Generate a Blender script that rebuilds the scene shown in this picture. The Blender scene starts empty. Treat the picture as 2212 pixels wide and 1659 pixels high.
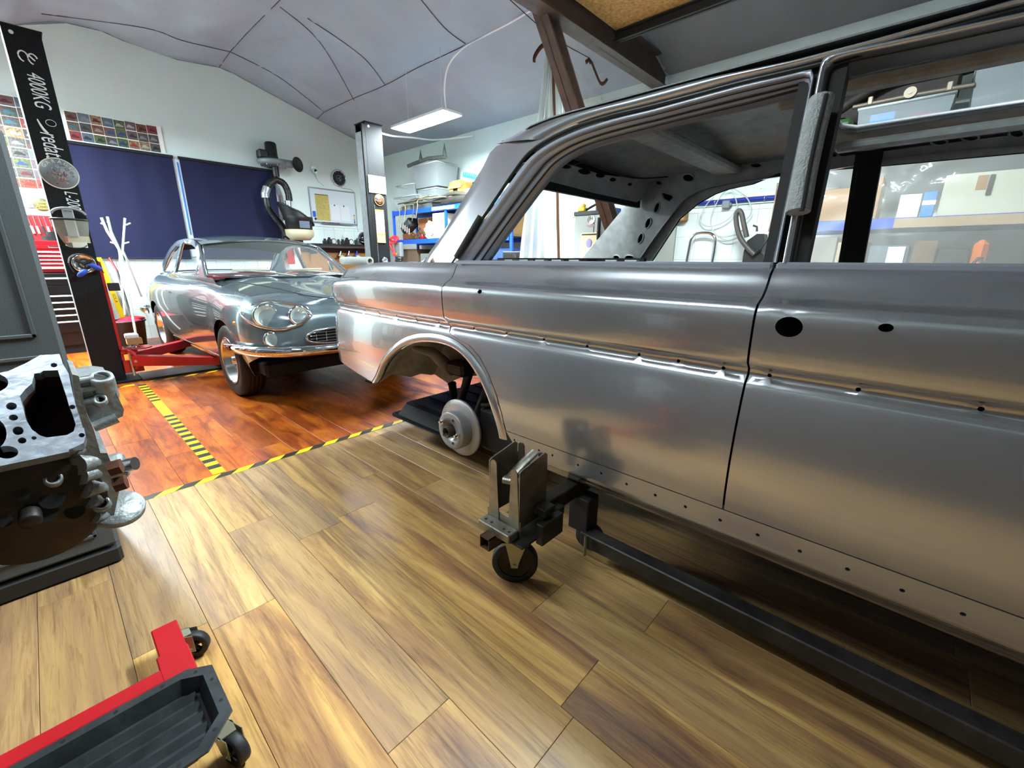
import bpy, math, random
from math import sin, cos, pi, radians, sqrt, atan2
from mathutils import Vector, Matrix
from mathutils.geometry import delaunay_2d_cdt
random.seed(7)
SC = bpy.context.scene
COL = SC.collection
# ------------------------------------------------------------------ camera (standing in the workshop, 1.15 m above the floor)
CAMH = 1.15; FPX = 925.65
_y, _p, _r = 0.826378622, 0.279486481, -0.00701099
_f = Vector((sin(_y)*cos(_p), cos(_y)*cos(_p), -sin(_p)))
_x = Vector((cos(_y), -sin(_y), 0)); _d = _f.cross(_x)
RGT = _x*cos(_r)+_d*sin(_r); DWN = -_x*sin(_r)+_d*cos(_r); FWD = _f
cam_d = bpy.data.cameras.new('camera'); cam = bpy.data.objects.new('camera', cam_d); COL.objects.link(cam)
cam_d.sensor_fit = 'HORIZONTAL'; cam_d.sensor_width = 36; cam_d.lens = 36*FPX/2212; cam_d.clip_start = 0.02
m = Matrix((RGT, -DWN, -FWD)).transposed().to_4x4(); m.translation = Vector((0, 0, CAMH)); cam.matrix_world = m
SC.camera = cam
# ------------------------------------------------------------------ light
w = bpy.data.worlds.new('world'); SC.world = w; w.use_nodes = True
w.node_tree.nodes['Background'].inputs[0].default_value = (0.6, 0.7, 0.8, 1); w.node_tree.nodes['Background'].inputs[1].default_value = 0.05
SC.view_settings.view_transform = 'Standard'; SC.view_settings.look = 'None'
SC.view_settings.exposure = 1.75; SC.view_settings.gamma = 1; SC.view_settings.use_curve_mapping = False
LAMP_E = 72.0
# panel lamps of the workshop, the last two added unseen as fill: (x, y, z, size x, size y)
LAMPS = [(3.72, 4.95, 2.82, 0.30, 1.10, 1.6), (-0.50, 6.1, 2.95, 0.30, 1.10, 1.5), (2.24, 0.9, 2.98, 0.30, 1.10, 1.5), (-0.75, 7.5, 2.95, 0.30, 1.10, 1.6), (-0.15, 1.5, 2.95, 0.30, 1.10, .26)]

# ------------------------------------------------------------------ helpers
def ray(u, v): return FWD + RGT*((u-1106)/FPX) + DWN*((v-829.5)/FPX)
C0 = Vector((0, 0, CAMH))
def onz(u, v, z=0.0): d = ray(u, v); return C0 + d*((z-CAMH)/d.z)
def onx(u, v, x): d = ray(u, v); return C0 + d*(x/d.x)
def ony(u, v, y): d = ray(u, v); return C0 + d*(y/d.y)
def onp(u, v, x0, k, z0=1.15):
    d = ray(u, v); t = (x0+k*(CAMH-z0))/(d.x-k*d.z); return C0 + d*t
def lin(c):
    if isinstance(c, str): c = tuple(int(c[i:i+2], 16) for i in (0, 2, 4))
    return tuple((x/255/12.92 if x/255 <= .04045 else ((x/255+.055)/1.055)**2.4) for x in c)

MATS = {}
def mat(name, col, rough=.5, metal=0., var=0., vscale=6., bump=0., bscale=60., coat=0., emit=0., trans=0., alpha=1., spec=None, ior=None, col2=None, aniso=None):
    if name in MATS: return MATS[name]
    M = bpy.data.materials.new(name); M.use_nodes = True; nt = M.node_tree; N = nt.nodes; L = nt.links; b = N['Principled BSDF']
    c = lin(col)
    b.inputs['Base Color'].default_value = (*c, 1); b.inputs['Roughness'].default_value = rough; b.inputs['Metallic'].default_value = metal
    b.inputs['Coat Weight'].default_value = coat; b.inputs['Coat Roughness'].default_value = .03
    if trans: b.inputs['Transmission Weight'].default_value = trans
    if alpha < 1: b.inputs['Alpha'].default_value = alpha
    if ior: b.inputs['IOR'].default_value = ior
    if spec is not None: b.inputs['Specular IOR Level'].default_value = spec
    if emit: b.inputs['Emission Color'].default_value = (*c, 1); b.inputs['Emission Strength'].default_value = emit
    if var or col2 or bump:
        tc = N.new('ShaderNodeTexCoord')
    if var or col2:
        n = N.new('ShaderNodeTexNoise'); n.inputs['Scale'].default_value = vscale; n.inputs['Detail'].default_value = 5; n.inputs['Roughness'].default_value = .6
        L.new(tc.outputs['Object'], n.inputs['Vector'])
        r = N.new('ShaderNodeValToRGB'); L.new(n.outputs['Fac'], r.inputs[0])
        r.color_ramp.elements[0].position = .32; r.color_ramp.elements[1].position = .68
        c2 = lin(col2) if col2 else tuple(min(1, x*(1+var)) for x in c)
        c1 = c if col2 else tuple(x*(1-var) for x in c)
        r.color_ramp.elements[0].color = (*c1, 1); r.color_ramp.elements[1].color = (*c2, 1)
        L.new(r.outputs[0], b.inputs['Base Color'])
        if emit: L.new(r.outputs[0], b.inputs['Emission Color'])
    if bump:
        n2 = N.new('ShaderNodeTexNoise'); n2.inputs['Scale'].default_value = bscale; n2.inputs['Detail'].default_value = 3
        L.new(tc.outputs['Object'], n2.inputs['Vector'])
        bp = N.new('ShaderNodeBump'); bp.inputs['Strength'].default_value = bump; bp.inputs['Distance'].default_value = .01
        L.new(n2.outputs['Fac'], bp.inputs['Height']); L.new(bp.outputs[0], b.inputs['Normal'])
    MATS[name] = M; return M

class MB:
    """collects shapes, links them as one mesh object"""
    def __init__(s): s.v = []; s.f = []; s.sm = []; s.mi = []; s.cur = 0
    def add(s, vs, fs, smooth=False):
        o = len(s.v); s.v += [Vector(p) for p in vs]; s.f += [tuple(i+o for i in f) for f in fs]; s.sm += [smooth]*len(fs); s.mi += [s.cur]*len(fs); return s
    def box(s, a, b, bev=0.0, M=None):
        x0, y0, z0 = [min(a[i], b[i]) for i in range(3)]; x1, y1, z1 = [max(a[i], b[i]) for i in range(3)]
        if bev <= 0:
            vs = [(x, y, z) for z in (z0, z1) for y in (y0, y1) for x in (x0, x1)]
            fs = [(0, 2, 3, 1), (4, 5, 7, 6), (0, 1, 5, 4), (2, 6, 7, 3), (0, 4, 6, 2), (1, 3, 7, 5)]
        else:
            bev = min(bev, .49*(x1-x0), .49*(y1-y0), .49*(z1-z0)); c = [((x0+x1)/2, (x1-x0)/2), ((y0+y1)/2, (y1-y0)/2), ((z0+z1)/2, (z1-z0)/2)]
            vs = []; idx = {}
            for sx in (-1, 1):
                for sy in (-1, 1):
                    for sz in (-1, 1):
                        for ax in range(3):
                            h = [c[i][1]-(0 if i == ax else bev) for i in range(3)]
                            idx[(sx, sy, sz, ax)] = len(vs); vs.append((c[0][0]+sx*h[0], c[1][0]+sy*h[1], c[2][0]+sz*h[2]))
            fs = []
            S = (-1, 1)
            for sg in S:
                q = [idx[(sg, a_, b_, 0)] for a_, b_ in ((-1, -1), (1, -1), (1, 1), (-1, 1))]; fs.append(tuple(q if sg > 0 else q[::-1]))
                q = [idx[(a_, sg, b_, 1)] for a_, b_ in ((-1, -1), (-1, 1), (1, 1), (1, -1))]; fs.append(tuple(q if sg > 0 else q[::-1]))
                q = [idx[(a_, b_, sg, 2)] for a_, b_ in ((-1, -1), (1, -1), (1, 1), (-1, 1))]; fs.append(tuple(q if sg > 0 else q[::-1]))
            for a_ in S:
                for b_ in S:
                    for (ax, ay, k) in ((0, 1, 2), (1, 2, 0), (0, 2, 1)):
                        def key(t, w_):
                            p = [0, 0, 0]; p[ax] = a_; p[ay] = b_; p[k] = t; return idx[(p[0], p[1], p[2], w_)]
                        q = [key(-1, ax), key(-1, ay), key(1, ay), key(1, ax)]
                        n = (Vector(vs[q[1]])-Vector(vs[q[0]])).cross(Vector(vs[q[3]])-Vector(vs[q[0]])); d = [0, 0, 0]; d[ax] = a_; d[ay] = b_
                        fs.append(tuple(q if n.dot(Vector(d)) > 0 else q[::-1]))
                    for c_ in S:
                        q = [idx[(a_, b_, c_, i)] for i in range(3)]
                        n = (Vector(vs[q[1]])-Vector(vs[q[0]])).cross(Vector(vs[q[2]])-Vector(vs[q[0]]))
                        fs.append(tuple(q if n.dot(Vector((a_, b_, c_))) > 0 else q[::-1]))
        if M is not None: vs = [M @ Vector(p) for p in vs]
        return s.add(vs, fs)
    def cyl(s, p0, p1, r0, r1=None, n=16, caps=True, smooth=True):
        p0 = Vector(p0); p1 = Vector(p1); r1 = r0 if r1 is None else r1
        a = (p1-p0).normalized(); u = a.orthogonal().normalized(); w_ = a.cross(u)
        vs = [p0+(u*cos(2*pi*i/n)+w_*sin(2*pi*i/n))*r0 for i in range(n)]+[p1+(u*cos(2*pi*i/n)+w_*sin(2*pi*i/n))*r1 for i in range(n)]
        s.add(vs, [(i, (i+1) % n, n+(i+1) % n, n+i) for i in range(n)], smooth)
        if caps: s.add(vs[:n], [tuple(range(n))[::-1]]); s.add(vs[n:], [tuple(range(n))])
        return s
    def tube(s, pts, r, n=8, closed=False, caps=True, flat=None):
        P = [Vector(p) for p in pts]; k = len(P); rr = r if isinstance(r, list) else [r]*k
        T = []
        for i in range(k):
            a = P[(i-1) % k] if closed or i > 0 else P[i]; b = P[(i+1) % k] if closed or i < k-1 else P[i]
            T.append((b-a).normalized())
        u = T[0].orthogonal().normalized()
        if flat: u = (Vector(flat)-T[0]*Vector(flat).dot(T[0])).normalized()
        vs = []
        for i in range(k):
            if flat: u = (Vector(flat)-T[i]*Vector(flat).dot(T[i])).normalized()
            else: u = (u-T[i]*u.dot(T[i])).normalized()
            w_ = T[i].cross(u); R_ = rr[i]; ra, rb = R_ if isinstance(R_, (tuple, list)) else (R_, R_)
            vs += [P[i]+u*cos(2*pi*j/n)*ra+w_*sin(2*pi*j/n)*rb for j in range(n)]
        fs = []
        for i in range(k if closed else k-1):
            i2 = (i+1) % k
            fs += [(i*n+j, i*n+(j+1) % n, i2*n+(j+1) % n, i2*n+j) for j in range(n)]
        s.add(vs, fs, True)
        if caps and not closed:
            s.add(vs[:n], [tuple(range(n))[::-1]]); s.add(vs[-n:], [tuple(range(n))])
        return s
    def lathe(s, prof, org, axis=(0, 0, 1), n=24, smooth=True, a0=0, a1=2*pi):
        """prof: (radius, height along axis)"""
        o = Vector(org); a = Vector(axis).normalized(); u = a.orthogonal().normalized(); w_ = a.cross(u); full = abs(a1-a0-2*pi) < 1e-6; m_ = n if full else n+1
        vs = []
        for r, h in prof:
            vs += [o+a*h+(u*cos(a0+(a1-a0)*i/n)+w_*sin(a0+(a1-a0)*i/n))*r for i in range(m_)]
        fs = []
        for k in range(len(prof)-1):
            for i in range(n):
                j = (i+1) % m_ if full else i+1
                fs.append((k*m_+i, k*m_+j, (k+1)*m_+j, (k+1)*m_+i))
        return s.add(vs, fs, smooth)
    def sphere(s, c, r, n=12, m_=8, sc=(1, 1, 1)):
        c = Vector(c); vs = []; fs = []
        for i in range(m_+1):
            t = pi*i/m_
            vs += [c+Vector((sin(t)*cos(2*pi*j/n)*r*sc[0], sin(t)*sin(2*pi*j/n)*r*sc[1], cos(t)*r*sc[2])) for j in range(n)]
        for i in range(m_): fs += [(i*n+j, (i+1)*n+j, (i+1)*n+(j+1) % n, i*n+(j+1) % n) for j in range(n)]
        return s.add(vs, fs, True)
    def prism(s, pts, off):
        """planar polygon pts (3-D) extruded by vector off"""
        P = [Vector(p) for p in pts]; o = Vector(off); n = len(P)
        nn = Vector((0, 0, 0))
        for i in range(n): nn += P[i].cross(P[(i+1) % n])
        if nn.dot(o) > 0: P = P[::-1]
        s.add(P, [tuple(range(n))]); s.add([p+o for p in P], [tuple(range(n))[::-1]])
        vs = []; fs = []
        for i in range(n):
            j = (i+1) % n; k = len(vs); vs += [P[j], P[i], P[i]+o, P[j]+o]; fs.append((k, k+1, k+2, k+3))
        return s.add(vs, fs)
    def quadgrid(s, rows, smooth=True, flip=False):
        n = len(rows[0]); vs = [p for r in rows for p in r]; fs = []
        for i in range(len(rows)-1):
            for j in range(n-1):
                q = (i*n+j, i*n+j+1, (i+1)*n+j+1, (i+1)*n+j); fs.append(q[::-1] if flip else q)
        return s.add(vs, fs, smooth)
    def panel(s, poly, fmap, ulev, vlev, holes=(), thick=0.004, flip=False, two=True):
        """sheet bounded by a 2-D polygon with holes, mapped to 3-D by fmap(u, v)"""
        def sub(pg):
            o = []
            su = max(1e-3, abs(ulev[-1]-ulev[0])/max(1, len(ulev)-1)); sv = max(1e-3, abs(vlev[-1]-vlev[0])/max(1, len(vlev)-1))
            for i in range(len(pg)):
                a = pg[i]; b = pg[(i+1) % len(pg)]; k = max(1, int(max(abs(a[0]-b[0])/su, abs(a[1]-b[1])/sv)+.5))
                o += [(a[0]+(b[0]-a[0])*t/k, a[1]+(b[1]-a[1])*t/k) for t in range(k)]
            return o
        loops = [sub(poly)]+[list(h) for h in holes]
        def inside(p, pg):
            c = False; x, y = p; n = len(pg); j = n-1
            for i in range(n):
                xi, yi = pg[i]; xj, yj = pg[j]
                if (yi > y) != (yj > y) and x < (xj-xi)*(y-yi)/(yj-yi)+xi: c = not c
                j = i
            return c
        def dmin(p, pg):
            return min((p[0]-q[0])**2+(p[1]-q[1])**2 for q in pg)
        ok = lambda p: inside(p, loops[0]) and not any(inside(p, h) for h in loops[1:])
        su = abs(ulev[-1]-ulev[0])/max(1, len(ulev)-1); 
        P = []; E = []
        for lp in loops:
            o = len(P); P += lp; E += [(o+i, o+(i+1) % len(lp)) for i in range(len(lp))]
        mn = (su*.3)**2; hb = [q for h in loops[1:] for q in h]; bd = list(loops[0])
        for u in ulev:
            for v in vlev:
                if ok((u, v)) and dmin((u, v), bd) > min(mn, 4e-5) and (not hb or dmin((u, v), hb) > 6e-6): P.append((u, v))
        R_ = delaunay_2d_cdt([Vector(p) for p in P], E, [], 0, 1e-6)
        V2 = [tuple(p) for p in R_[0]]; tris = []
        for t in R_[2]:
            c = (sum(V2[i][0] for i in t)/3, sum(V2[i][1] for i in t)/3)
            if ok(c):
                a = (V2[t[1]][0]-V2[t[0]][0])*(V2[t[2]][1]-V2[t[0]][1])-(V2[t[1]][1]-V2[t[0]][1])*(V2[t[2]][0]-V2[t[0]][0])
                if abs(a) < 1e-9: continue
                t = tuple(t) if a > 0 else tuple(t)[::-1]
                tris.append(t[::-1] if flip else t)
        V3 = [Vector(fmap(*p)) for p in V2]; NR = [Vector((0, 0, 0)) for _ in V3]
        for t in tris:
            n = (V3[t[1]]-V3[t[0]]).cross(V3[t[2]]-V3[t[0]])
            for i in t: NR[i] += n
        s.add(V3, tris, True)
        if two:
            B = [V3[i]-(NR[i].normalized()*thick if NR[i].length > 0 else Vector()) for i in range(len(V3))]
            s.add(B, [t[::-1] for t in tris], True)
            ec = {}
            for t in tris:
                for i in range(3):
                    a, b = t[i], t[(i+1) % 3]; ec[(a, b)] = 1
            vs = []; fs = []
            for (a, b) in ec:
                if (b, a) not in ec:
                    k = len(vs); vs += [V3[b], V3[a], B[a], B[b]]; fs.append((k, k+1, k+2, k+3))
            s.add(vs, fs)
        return s
    def xf(s, M): s.v = [M @ p for p in s.v]; return s
    def build(s, name, m_, parent=None, bevel=0, loc=None):
        me = bpy.data.meshes.new(name)
        o = bpy.data.objects.new(name, me)
        org = Vector(loc) if loc is not None else Vector((0, 0, 0))
        if loc is None and s.v and parent is None:
            org = Vector((sum(p.x for p in s.v)/len(s.v), sum(p.y for p in s.v)/len(s.v), min(p.z for p in s.v)))
        me.from_pydata([tuple(p-org) for p in s.v], [], s.f); me.polygons.foreach_set('use_smooth', s.sm)
        ms = m_ if isinstance(m_, (list, tuple)) else [m_]
        for q in ms: me.materials.append(q)
        if len(ms) > 1: me.polygons.foreach_set('material_index', s.mi)
        me.update(); me.validate()
        COL.objects.link(o)
        if parent is not None:
            o.parent = parent
            w0 = WORLD.get(parent.name, Vector((0, 0, 0))); o.location = org-w0; WORLD[o.name] = org
        else: o.location = org; WORLD[o.name] = org
        if bevel:
            b = o.modifiers.new('bevel', 'BEVEL'); b.width = bevel; b.segments = 2; b.limit_method = 'ANGLE'; b.angle_limit = radians(40)
        return o
WORLD = {}
def tag(o, label=None, cat=None, group=None, kind=None):
    if label: o['label'] = label
    if cat: o['category'] = cat
    if group: o['group'] = group
    if kind: o['kind'] = kind
    return o
def thing(name, loc, label, cat, group=None):
    o = bpy.data.objects.new(name, None); COL.objects.link(o); o.location = loc; o.empty_display_size = .1; WORLD[o.name] = Vector(loc)
    return tag(o, label, cat, group)
def struct(name, mb, m_): return tag(mb.build(name, m_), kind='structure')
def copy_tree(o, loc, rz=None, label=None, parent=None):
    c = o.copy(); COL.objects.link(c)
    if parent is None: c.location = loc
    else: c.parent = parent
    if rz is not None: c.rotation_euler.z = rz
    if label: c['label'] = label
    WORLD[c.name] = Vector(loc) if loc is not None else Vector()
    for ch in list(o.children): copy_tree(ch, None, None, None, c)
    return c
def frange(a, b, st):
    n = max(1, int(round(abs(b-a)/st))); return [a+(b-a)*i/n for i in range(n+1)]
def pchip(pts):
    pts = sorted(pts); X = [p[0] for p in pts]; Y = [p[1] for p in pts]; n = len(X); h = [X[i+1]-X[i] for i in range(n-1)]; d = [(Y[i+1]-Y[i])/h[i] for i in range(n-1)]
    m_ = [d[0]]+[0 if d[i-1]*d[i] <= 0 else 2/(1/d[i-1]+1/d[i]) for i in range(1, n-1)]+[d[-1]]
    def f(x):
        if x <= X[0]: return Y[0]
        if x >= X[-1]: return Y[-1]
        i = 0
        while X[i+1] < x: i += 1
        t = (x-X[i])/h[i]
        return Y[i]*(2*t**3-3*t*t+1)+h[i]*m_[i]*(t**3-2*t*t+t)+Y[i+1]*(-2*t**3+3*t*t)+h[i]*m_[i+1]*(t**3-t*t)
    return f
def resample(pts, n):
    P = [Vector(p) for p in pts]; L = [0]
    for a, b in zip(P, P[1:]): L.append(L[-1]+(b-a).length)
    o = []
    for k in range(n):
        t = L[-1]*k/(n-1); i = 0
        while i < len(L)-2 and L[i+1] < t: i += 1
        o.append(P[i].lerp(P[i+1], (t-L[i])/max(1e-9, L[i+1]-L[i])))
    return o
def smooth_path(pts, k=6, closed=False):
    P = [Vector(p) for p in pts]; n = len(P); o = []
    for i in range(n if closed else n-1):
        p0 = P[(i-1) % n] if closed or i > 0 else P[0]; p1 = P[i]; p2 = P[(i+1) % n]; p3 = P[(i+2) % n] if closed or i < n-2 else P[-1]
        for j in range(k):
            t = j/k; o.append(.5*((2*p1)+(p2-p0)*t+(2*p0-5*p1+4*p2-p3)*t*t+(3*p1-p0-3*p2+p3)*t**3))
    if not closed: o.append(P[-1])
    return o
def ell(cx, cy, rx, ry, n=16, ang=0):
    return [(cx+rx*cos(t)*cos(ang)-ry*sin(t)*sin(ang), cy+rx*cos(t)*sin(ang)+ry*sin(t)*cos(ang)) for t in [2*pi*i/n for i in range(n)]]
def text(name, body, size, M, m_, parent=None, ext=.0008, align='CENTER'):
    cu = bpy.data.curves.new(name, 'FONT'); cu.body = body; cu.size = size; cu.extrude = ext; cu.align_x = align; cu.align_y = 'CENTER'
    tmp = bpy.data.objects.new(name+'_tmp', cu); COL.objects.link(tmp)
    bpy.context.view_layer.update()
    me = bpy.data.meshes.new_from_object(tmp.evaluated_get(bpy.context.evaluated_depsgraph_get()))
    bpy.data.objects.remove(tmp); bpy.data.curves.remove(cu)
    o = bpy.data.objects.new(name, me); COL.objects.link(o); me.materials.clear(); me.materials.append(m_)
    me.transform(M)
    if parent is not None:
        o.parent = parent; o.location = -WORLD.get(parent.name, Vector())
    return o
def basis(o, x, y):
    x = Vector(x).normalized(); y = Vector(y); y = (y-x*y.dot(x)).normalized(); z = x.cross(y)
    M = Matrix((x, y, z)).transposed().to_4x4(); M.translation = Vector(o); return M
# ================================================================== materials
def wood(name, cols, sx, sy, rough, dark, ridge=.25, rnd=.35, seed=0, gray=None):
    M = bpy.data.materials.new(name); M.use_nodes = True; nt = M.node_tree; N = nt.nodes; L = nt.links; b = N['Principled BSDF']
    tc = N.new('ShaderNodeTexCoord'); oi = N.new('ShaderNodeObjectInfo')
    mu = N.new('ShaderNodeMath'); mu.operation = 'MULTIPLY'; mu.inputs[1].default_value = 37.3; L.new(oi.outputs['Random'], mu.inputs[0])
    cx = N.new('ShaderNodeCombineXYZ'); L.new(mu.outputs[0], cx.inputs[0]); L.new(mu.outputs[0], cx.inputs[1]); L.new(mu.outputs[0], cx.inputs[2])
    ad = N.new('ShaderNodeVectorMath'); L.new(tc.outputs['Object'], ad.inputs[0]); L.new(cx.outputs[0], ad.inputs[1])
    mp = N.new('ShaderNodeMapping'); mp.inputs['Scale'].default_value = (sx, sy, 1); L.new(ad.outputs[0], mp.inputs[0])
    n1 = N.new('ShaderNodeTexNoise'); n1.inputs['Scale'].default_value = 1; n1.inputs['Detail'].default_value = 8; n1.inputs['Roughness'].default_value = .62; n1.inputs['Distortion'].default_value = .9
    L.new(mp.outputs[0], n1.inputs['Vector'])
    # long rings distorted by a slower noise
    mp2 = N.new('ShaderNodeMapping'); mp2.inputs['Scale'].default_value = (sx*2.6, sy*.55, 1); L.new(ad.outputs[0], mp2.inputs[0])
    n2 = N.new('ShaderNodeTexNoise'); n2.inputs['Scale'].default_value = 1.; n2.inputs['Detail'].default_value = 6; n2.inputs['Roughness'].default_value = .7; n2.inputs['Distortion'].default_value = .6
    L.new(mp2.outputs[0], n2.inputs['Vector'])
    r = N.new('ShaderNodeValToRGB'); L.new(n1.outputs['Fac'], r.inputs[0]); e = r.color_ramp.elements
    e[0].position = .30; e[0].color = (*lin(cols[0]), 1); e[1].position = .68; e[1].color = (*lin(cols[-1]), 1)
    for i, c in enumerate(cols[1:-1]):
        q = e.new(.30+.38*(i+1)/(len(cols)-1)); q.color = (*lin(c), 1)
    # random tone of every piece
    r2 = N.new('ShaderNodeMapRange'); r2.inputs['To Min'].default_value = 1-rnd*.5; r2.inputs['To Max'].default_value = 1+rnd*.5; L.new(oi.outputs['Random'], r2.inputs['Value'])
    mx = N.new('ShaderNodeVectorMath'); mx.operation = 'SCALE'; L.new(r.outputs[0], mx.inputs[0]); L.new(r2.outputs[0], mx.inputs['Scale'])
    last = mx.outputs[0]
    if gray:
        mm = N.new('ShaderNodeMath'); mm.operation = 'MULTIPLY'; mm.inputs[1].default_value = 7.13; L.new(oi.outputs['Random'], mm.inputs[0])
        fr = N.new('ShaderNodeMath'); fr.operation = 'FRACT'; L.new(mm.outputs[0], fr.inputs[0])
        mg = N.new('ShaderNodeMath'); mg.operation = 'MULTIPLY'; mg.inputs[1].default_value = .55; L.new(fr.outputs[0], mg.inputs[0])
        mi = N.new('ShaderNodeMix'); mi.data_type = 'RGBA'; mi.blend_type = 'MIX'; L.new(mg.outputs[0], mi.inputs[0]); L.new(last, mi.inputs[6]); mi.inputs[7].default_value = (*lin(gray), 1)
        last = mi.outputs[2]
    # dark fine grain and knots
    r3 = N.new('ShaderNodeValToRGB'); L.new(n2.outputs['Fac'], r3.inputs[0]); e3 = r3.color_ramp.elements
    e3[0].position = .36; e3[0].color = (*lin(dark), 1); e3[1].position = .47; e3[1].color = (1, 1, 1, 1)
    m2 = N.new('ShaderNodeMix'); m2.data_type = 'RGBA'; m2.blend_type = 'MULTIPLY'; m2.inputs[0].default_value = .55; L.new(last, m2.inputs[6]); L.new(r3.outputs[0], m2.inputs[7])
    mp3 = N.new('ShaderNodeMapping'); mp3.inputs['Scale'].default_value = (sx*9, sy*4.5, 1); L.new(ad.outputs[0], mp3.inputs[0])
    n3 = N.new('ShaderNodeTexNoise'); n3.inputs['Scale'].default_value = 1.; n3.inputs['Detail'].default_value = 4; n3.inputs['Roughness'].default_value = .75; n3.inputs['Distortion'].default_value = 1.2
    L.new(mp3.outputs[0], n3.inputs['Vector'])
    r4 = N.new('ShaderNodeValToRGB'); L.new(n3.outputs['Fac'], r4.inputs[0]); e4 = r4.color_ramp.elements
    e4[0].position = .34; e4[0].color = (*lin(dark), 1); e4[1].position = .50; e4[1].color = (1, 1, 1, 1)
    m3 = N.new('ShaderNodeMix'); m3.data_type = 'RGBA'; m3.blend_type = 'MULTIPLY'; m3.inputs[0].default_value = .42; L.new(m2.outputs[2], m3.inputs[6]); L.new(r4.outputs[0], m3.inputs[7])
    L.new(m3.outputs[2], b.inputs['Base Color'])
    b.inputs['Roughness'].default_value = rough
    bp = N.new('ShaderNodeBump'); bp.inputs['Strength'].default_value = ridge; bp.inputs['Distance'].default_value = .002; L.new(n2.outputs['Fac'], bp.inputs['Height']); L.new(bp.outputs[0], b.inputs['Normal'])
    return M
M_OAK = wood('oak_laminate', ['674532', '936a40', 'b98f50', 'd0a864'], 8, .8, .40, '6d5640', gray='8b7660', rnd=.30)
M_ORANGE = wood('cherry_laminate', ['6e2c0c', '9c4410', 'bd6018', 'cf7a24'], 9, 2.4, .30, '7a4428', rnd=.5)
M_SUB = mat('joint_dark', '2a211a', .8)
M_WALL = mat('white_paint', 'd2e0dc', .55, var=.03, vscale=.8)
M_TILE = mat('white_tile', 'dce6e4', .18, var=.04, vscale=1.2)
M_GROUT = mat('grout', '9b9c98', .8)
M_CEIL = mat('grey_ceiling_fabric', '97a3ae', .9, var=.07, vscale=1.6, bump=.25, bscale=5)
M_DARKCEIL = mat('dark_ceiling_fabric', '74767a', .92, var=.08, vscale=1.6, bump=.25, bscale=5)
M_STEEL = mat('brown_primed_steel', '4a3a32', .5, .3, var=.25, vscale=9)
M_BLACK = mat('black_plastic', '131313', .42)
M_BLACKM = mat('black_matt', '0c0c0c', .75)
M_RUB = mat('rubber', '17171a', .6, var=.15, vscale=8)
M_CHROME = mat('chrome', 'e8e8ea', .06, 1.)
M_WHITE = mat('white_plastic', 'e9ebea', .35)
M_RED = mat('red_powder_coat', 'a80a16', .42, coat=.15)
M_YEL = mat('yellow_tape', 'ecc800', .35)
M_BLK = mat('black_tape', '22221c', .35)
M_GLASS = mat('clear_glass', 'f4fbf8', .02, alpha=.16, spec=.8)
M_BLUE = mat('blue_shelf_paint', '1550c8', .35)
M_CARD = mat('cardboard', 'a97e4d', .8, var=.12, vscale=5)
M_PAPER = mat('white_paper', 'e8e8e4', .6)

# ================================================================== the room
XR, XL, YF, YN = 5.2, -1.7, 8.3, -3.0
GAB = [(-1.7, 3.12), (-.6, 3.46), (.3, 3.70), (.88, 3.92), (1.2, 3.94), (1.4, 3.90), (1.98, 3.85), (2.5, 3.90), (2.68, 3.87), (3.06, 3.76), (4.08, 3.47), (4.73, 3.29), (5.2, 3.12)]
zc = pchip(GAB)
sub = MB().box((XL, YN, -.06), (XR, 2.62, -.008)); FL1 = struct('floor', sub, M_SUB)
sub = MB().box((XL, 2.62, -.06), (XR, YF, -.008)); FL2 = struct('floor', sub, M_SUB)
def planks(parent, m_, y0, y1, x0, x1, W, LEN, xo, seed):
    rnd = random.Random(seed); mb = MB(); mb.box((-W/2+.0006, -LEN/2+.0006, -.008), (W/2-.0006, LEN/2-.0006, 0), .0009)
    base = None; w0 = WORLD[parent.name]; cnt = 0
    k = math.floor((x0-xo)/W); x = xo+k*W
    while x < x1:
        off = rnd.choice([0, .2, .4, .6, .8])*LEN+rnd.uniform(-.04, .04); y = y0-off
        while y < y1:
            a = max(y, y0); b = min(y+LEN, y1); xa = max(x, x0); xb = min(x+W, x1)
            if b-a > .03 and xb-xa > .02:
                full = b-a > LEN-.001 and xb-xa > W-.001
                if full and base is not None:
                    o = base.copy(); COL.objects.link(o)
                else:
                    t = MB(); hx = (xb-xa)/2; hy = (b-a)/2
                    t.box((-hx+.0006, -hy+.0006, -.008), (hx-.0006, hy-.0006, 0), .0009); o = t.build('plank', m_, parent, loc=(0, 0, 0))
                    if full: base = o
                o.location = Vector(((xa+xb)/2, (a+b)/2, 0))-w0; cnt += 1
            y += LEN
        x += W
    return cnt
planks(FL1, M_OAK, -2.1, 2.60, XL, XR, .19, 1.28, .352-.19*12, 3)
planks(FL2, M_ORANGE, 2.62, YF, XL, XR, .19, 1.20, .32, 5)
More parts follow.
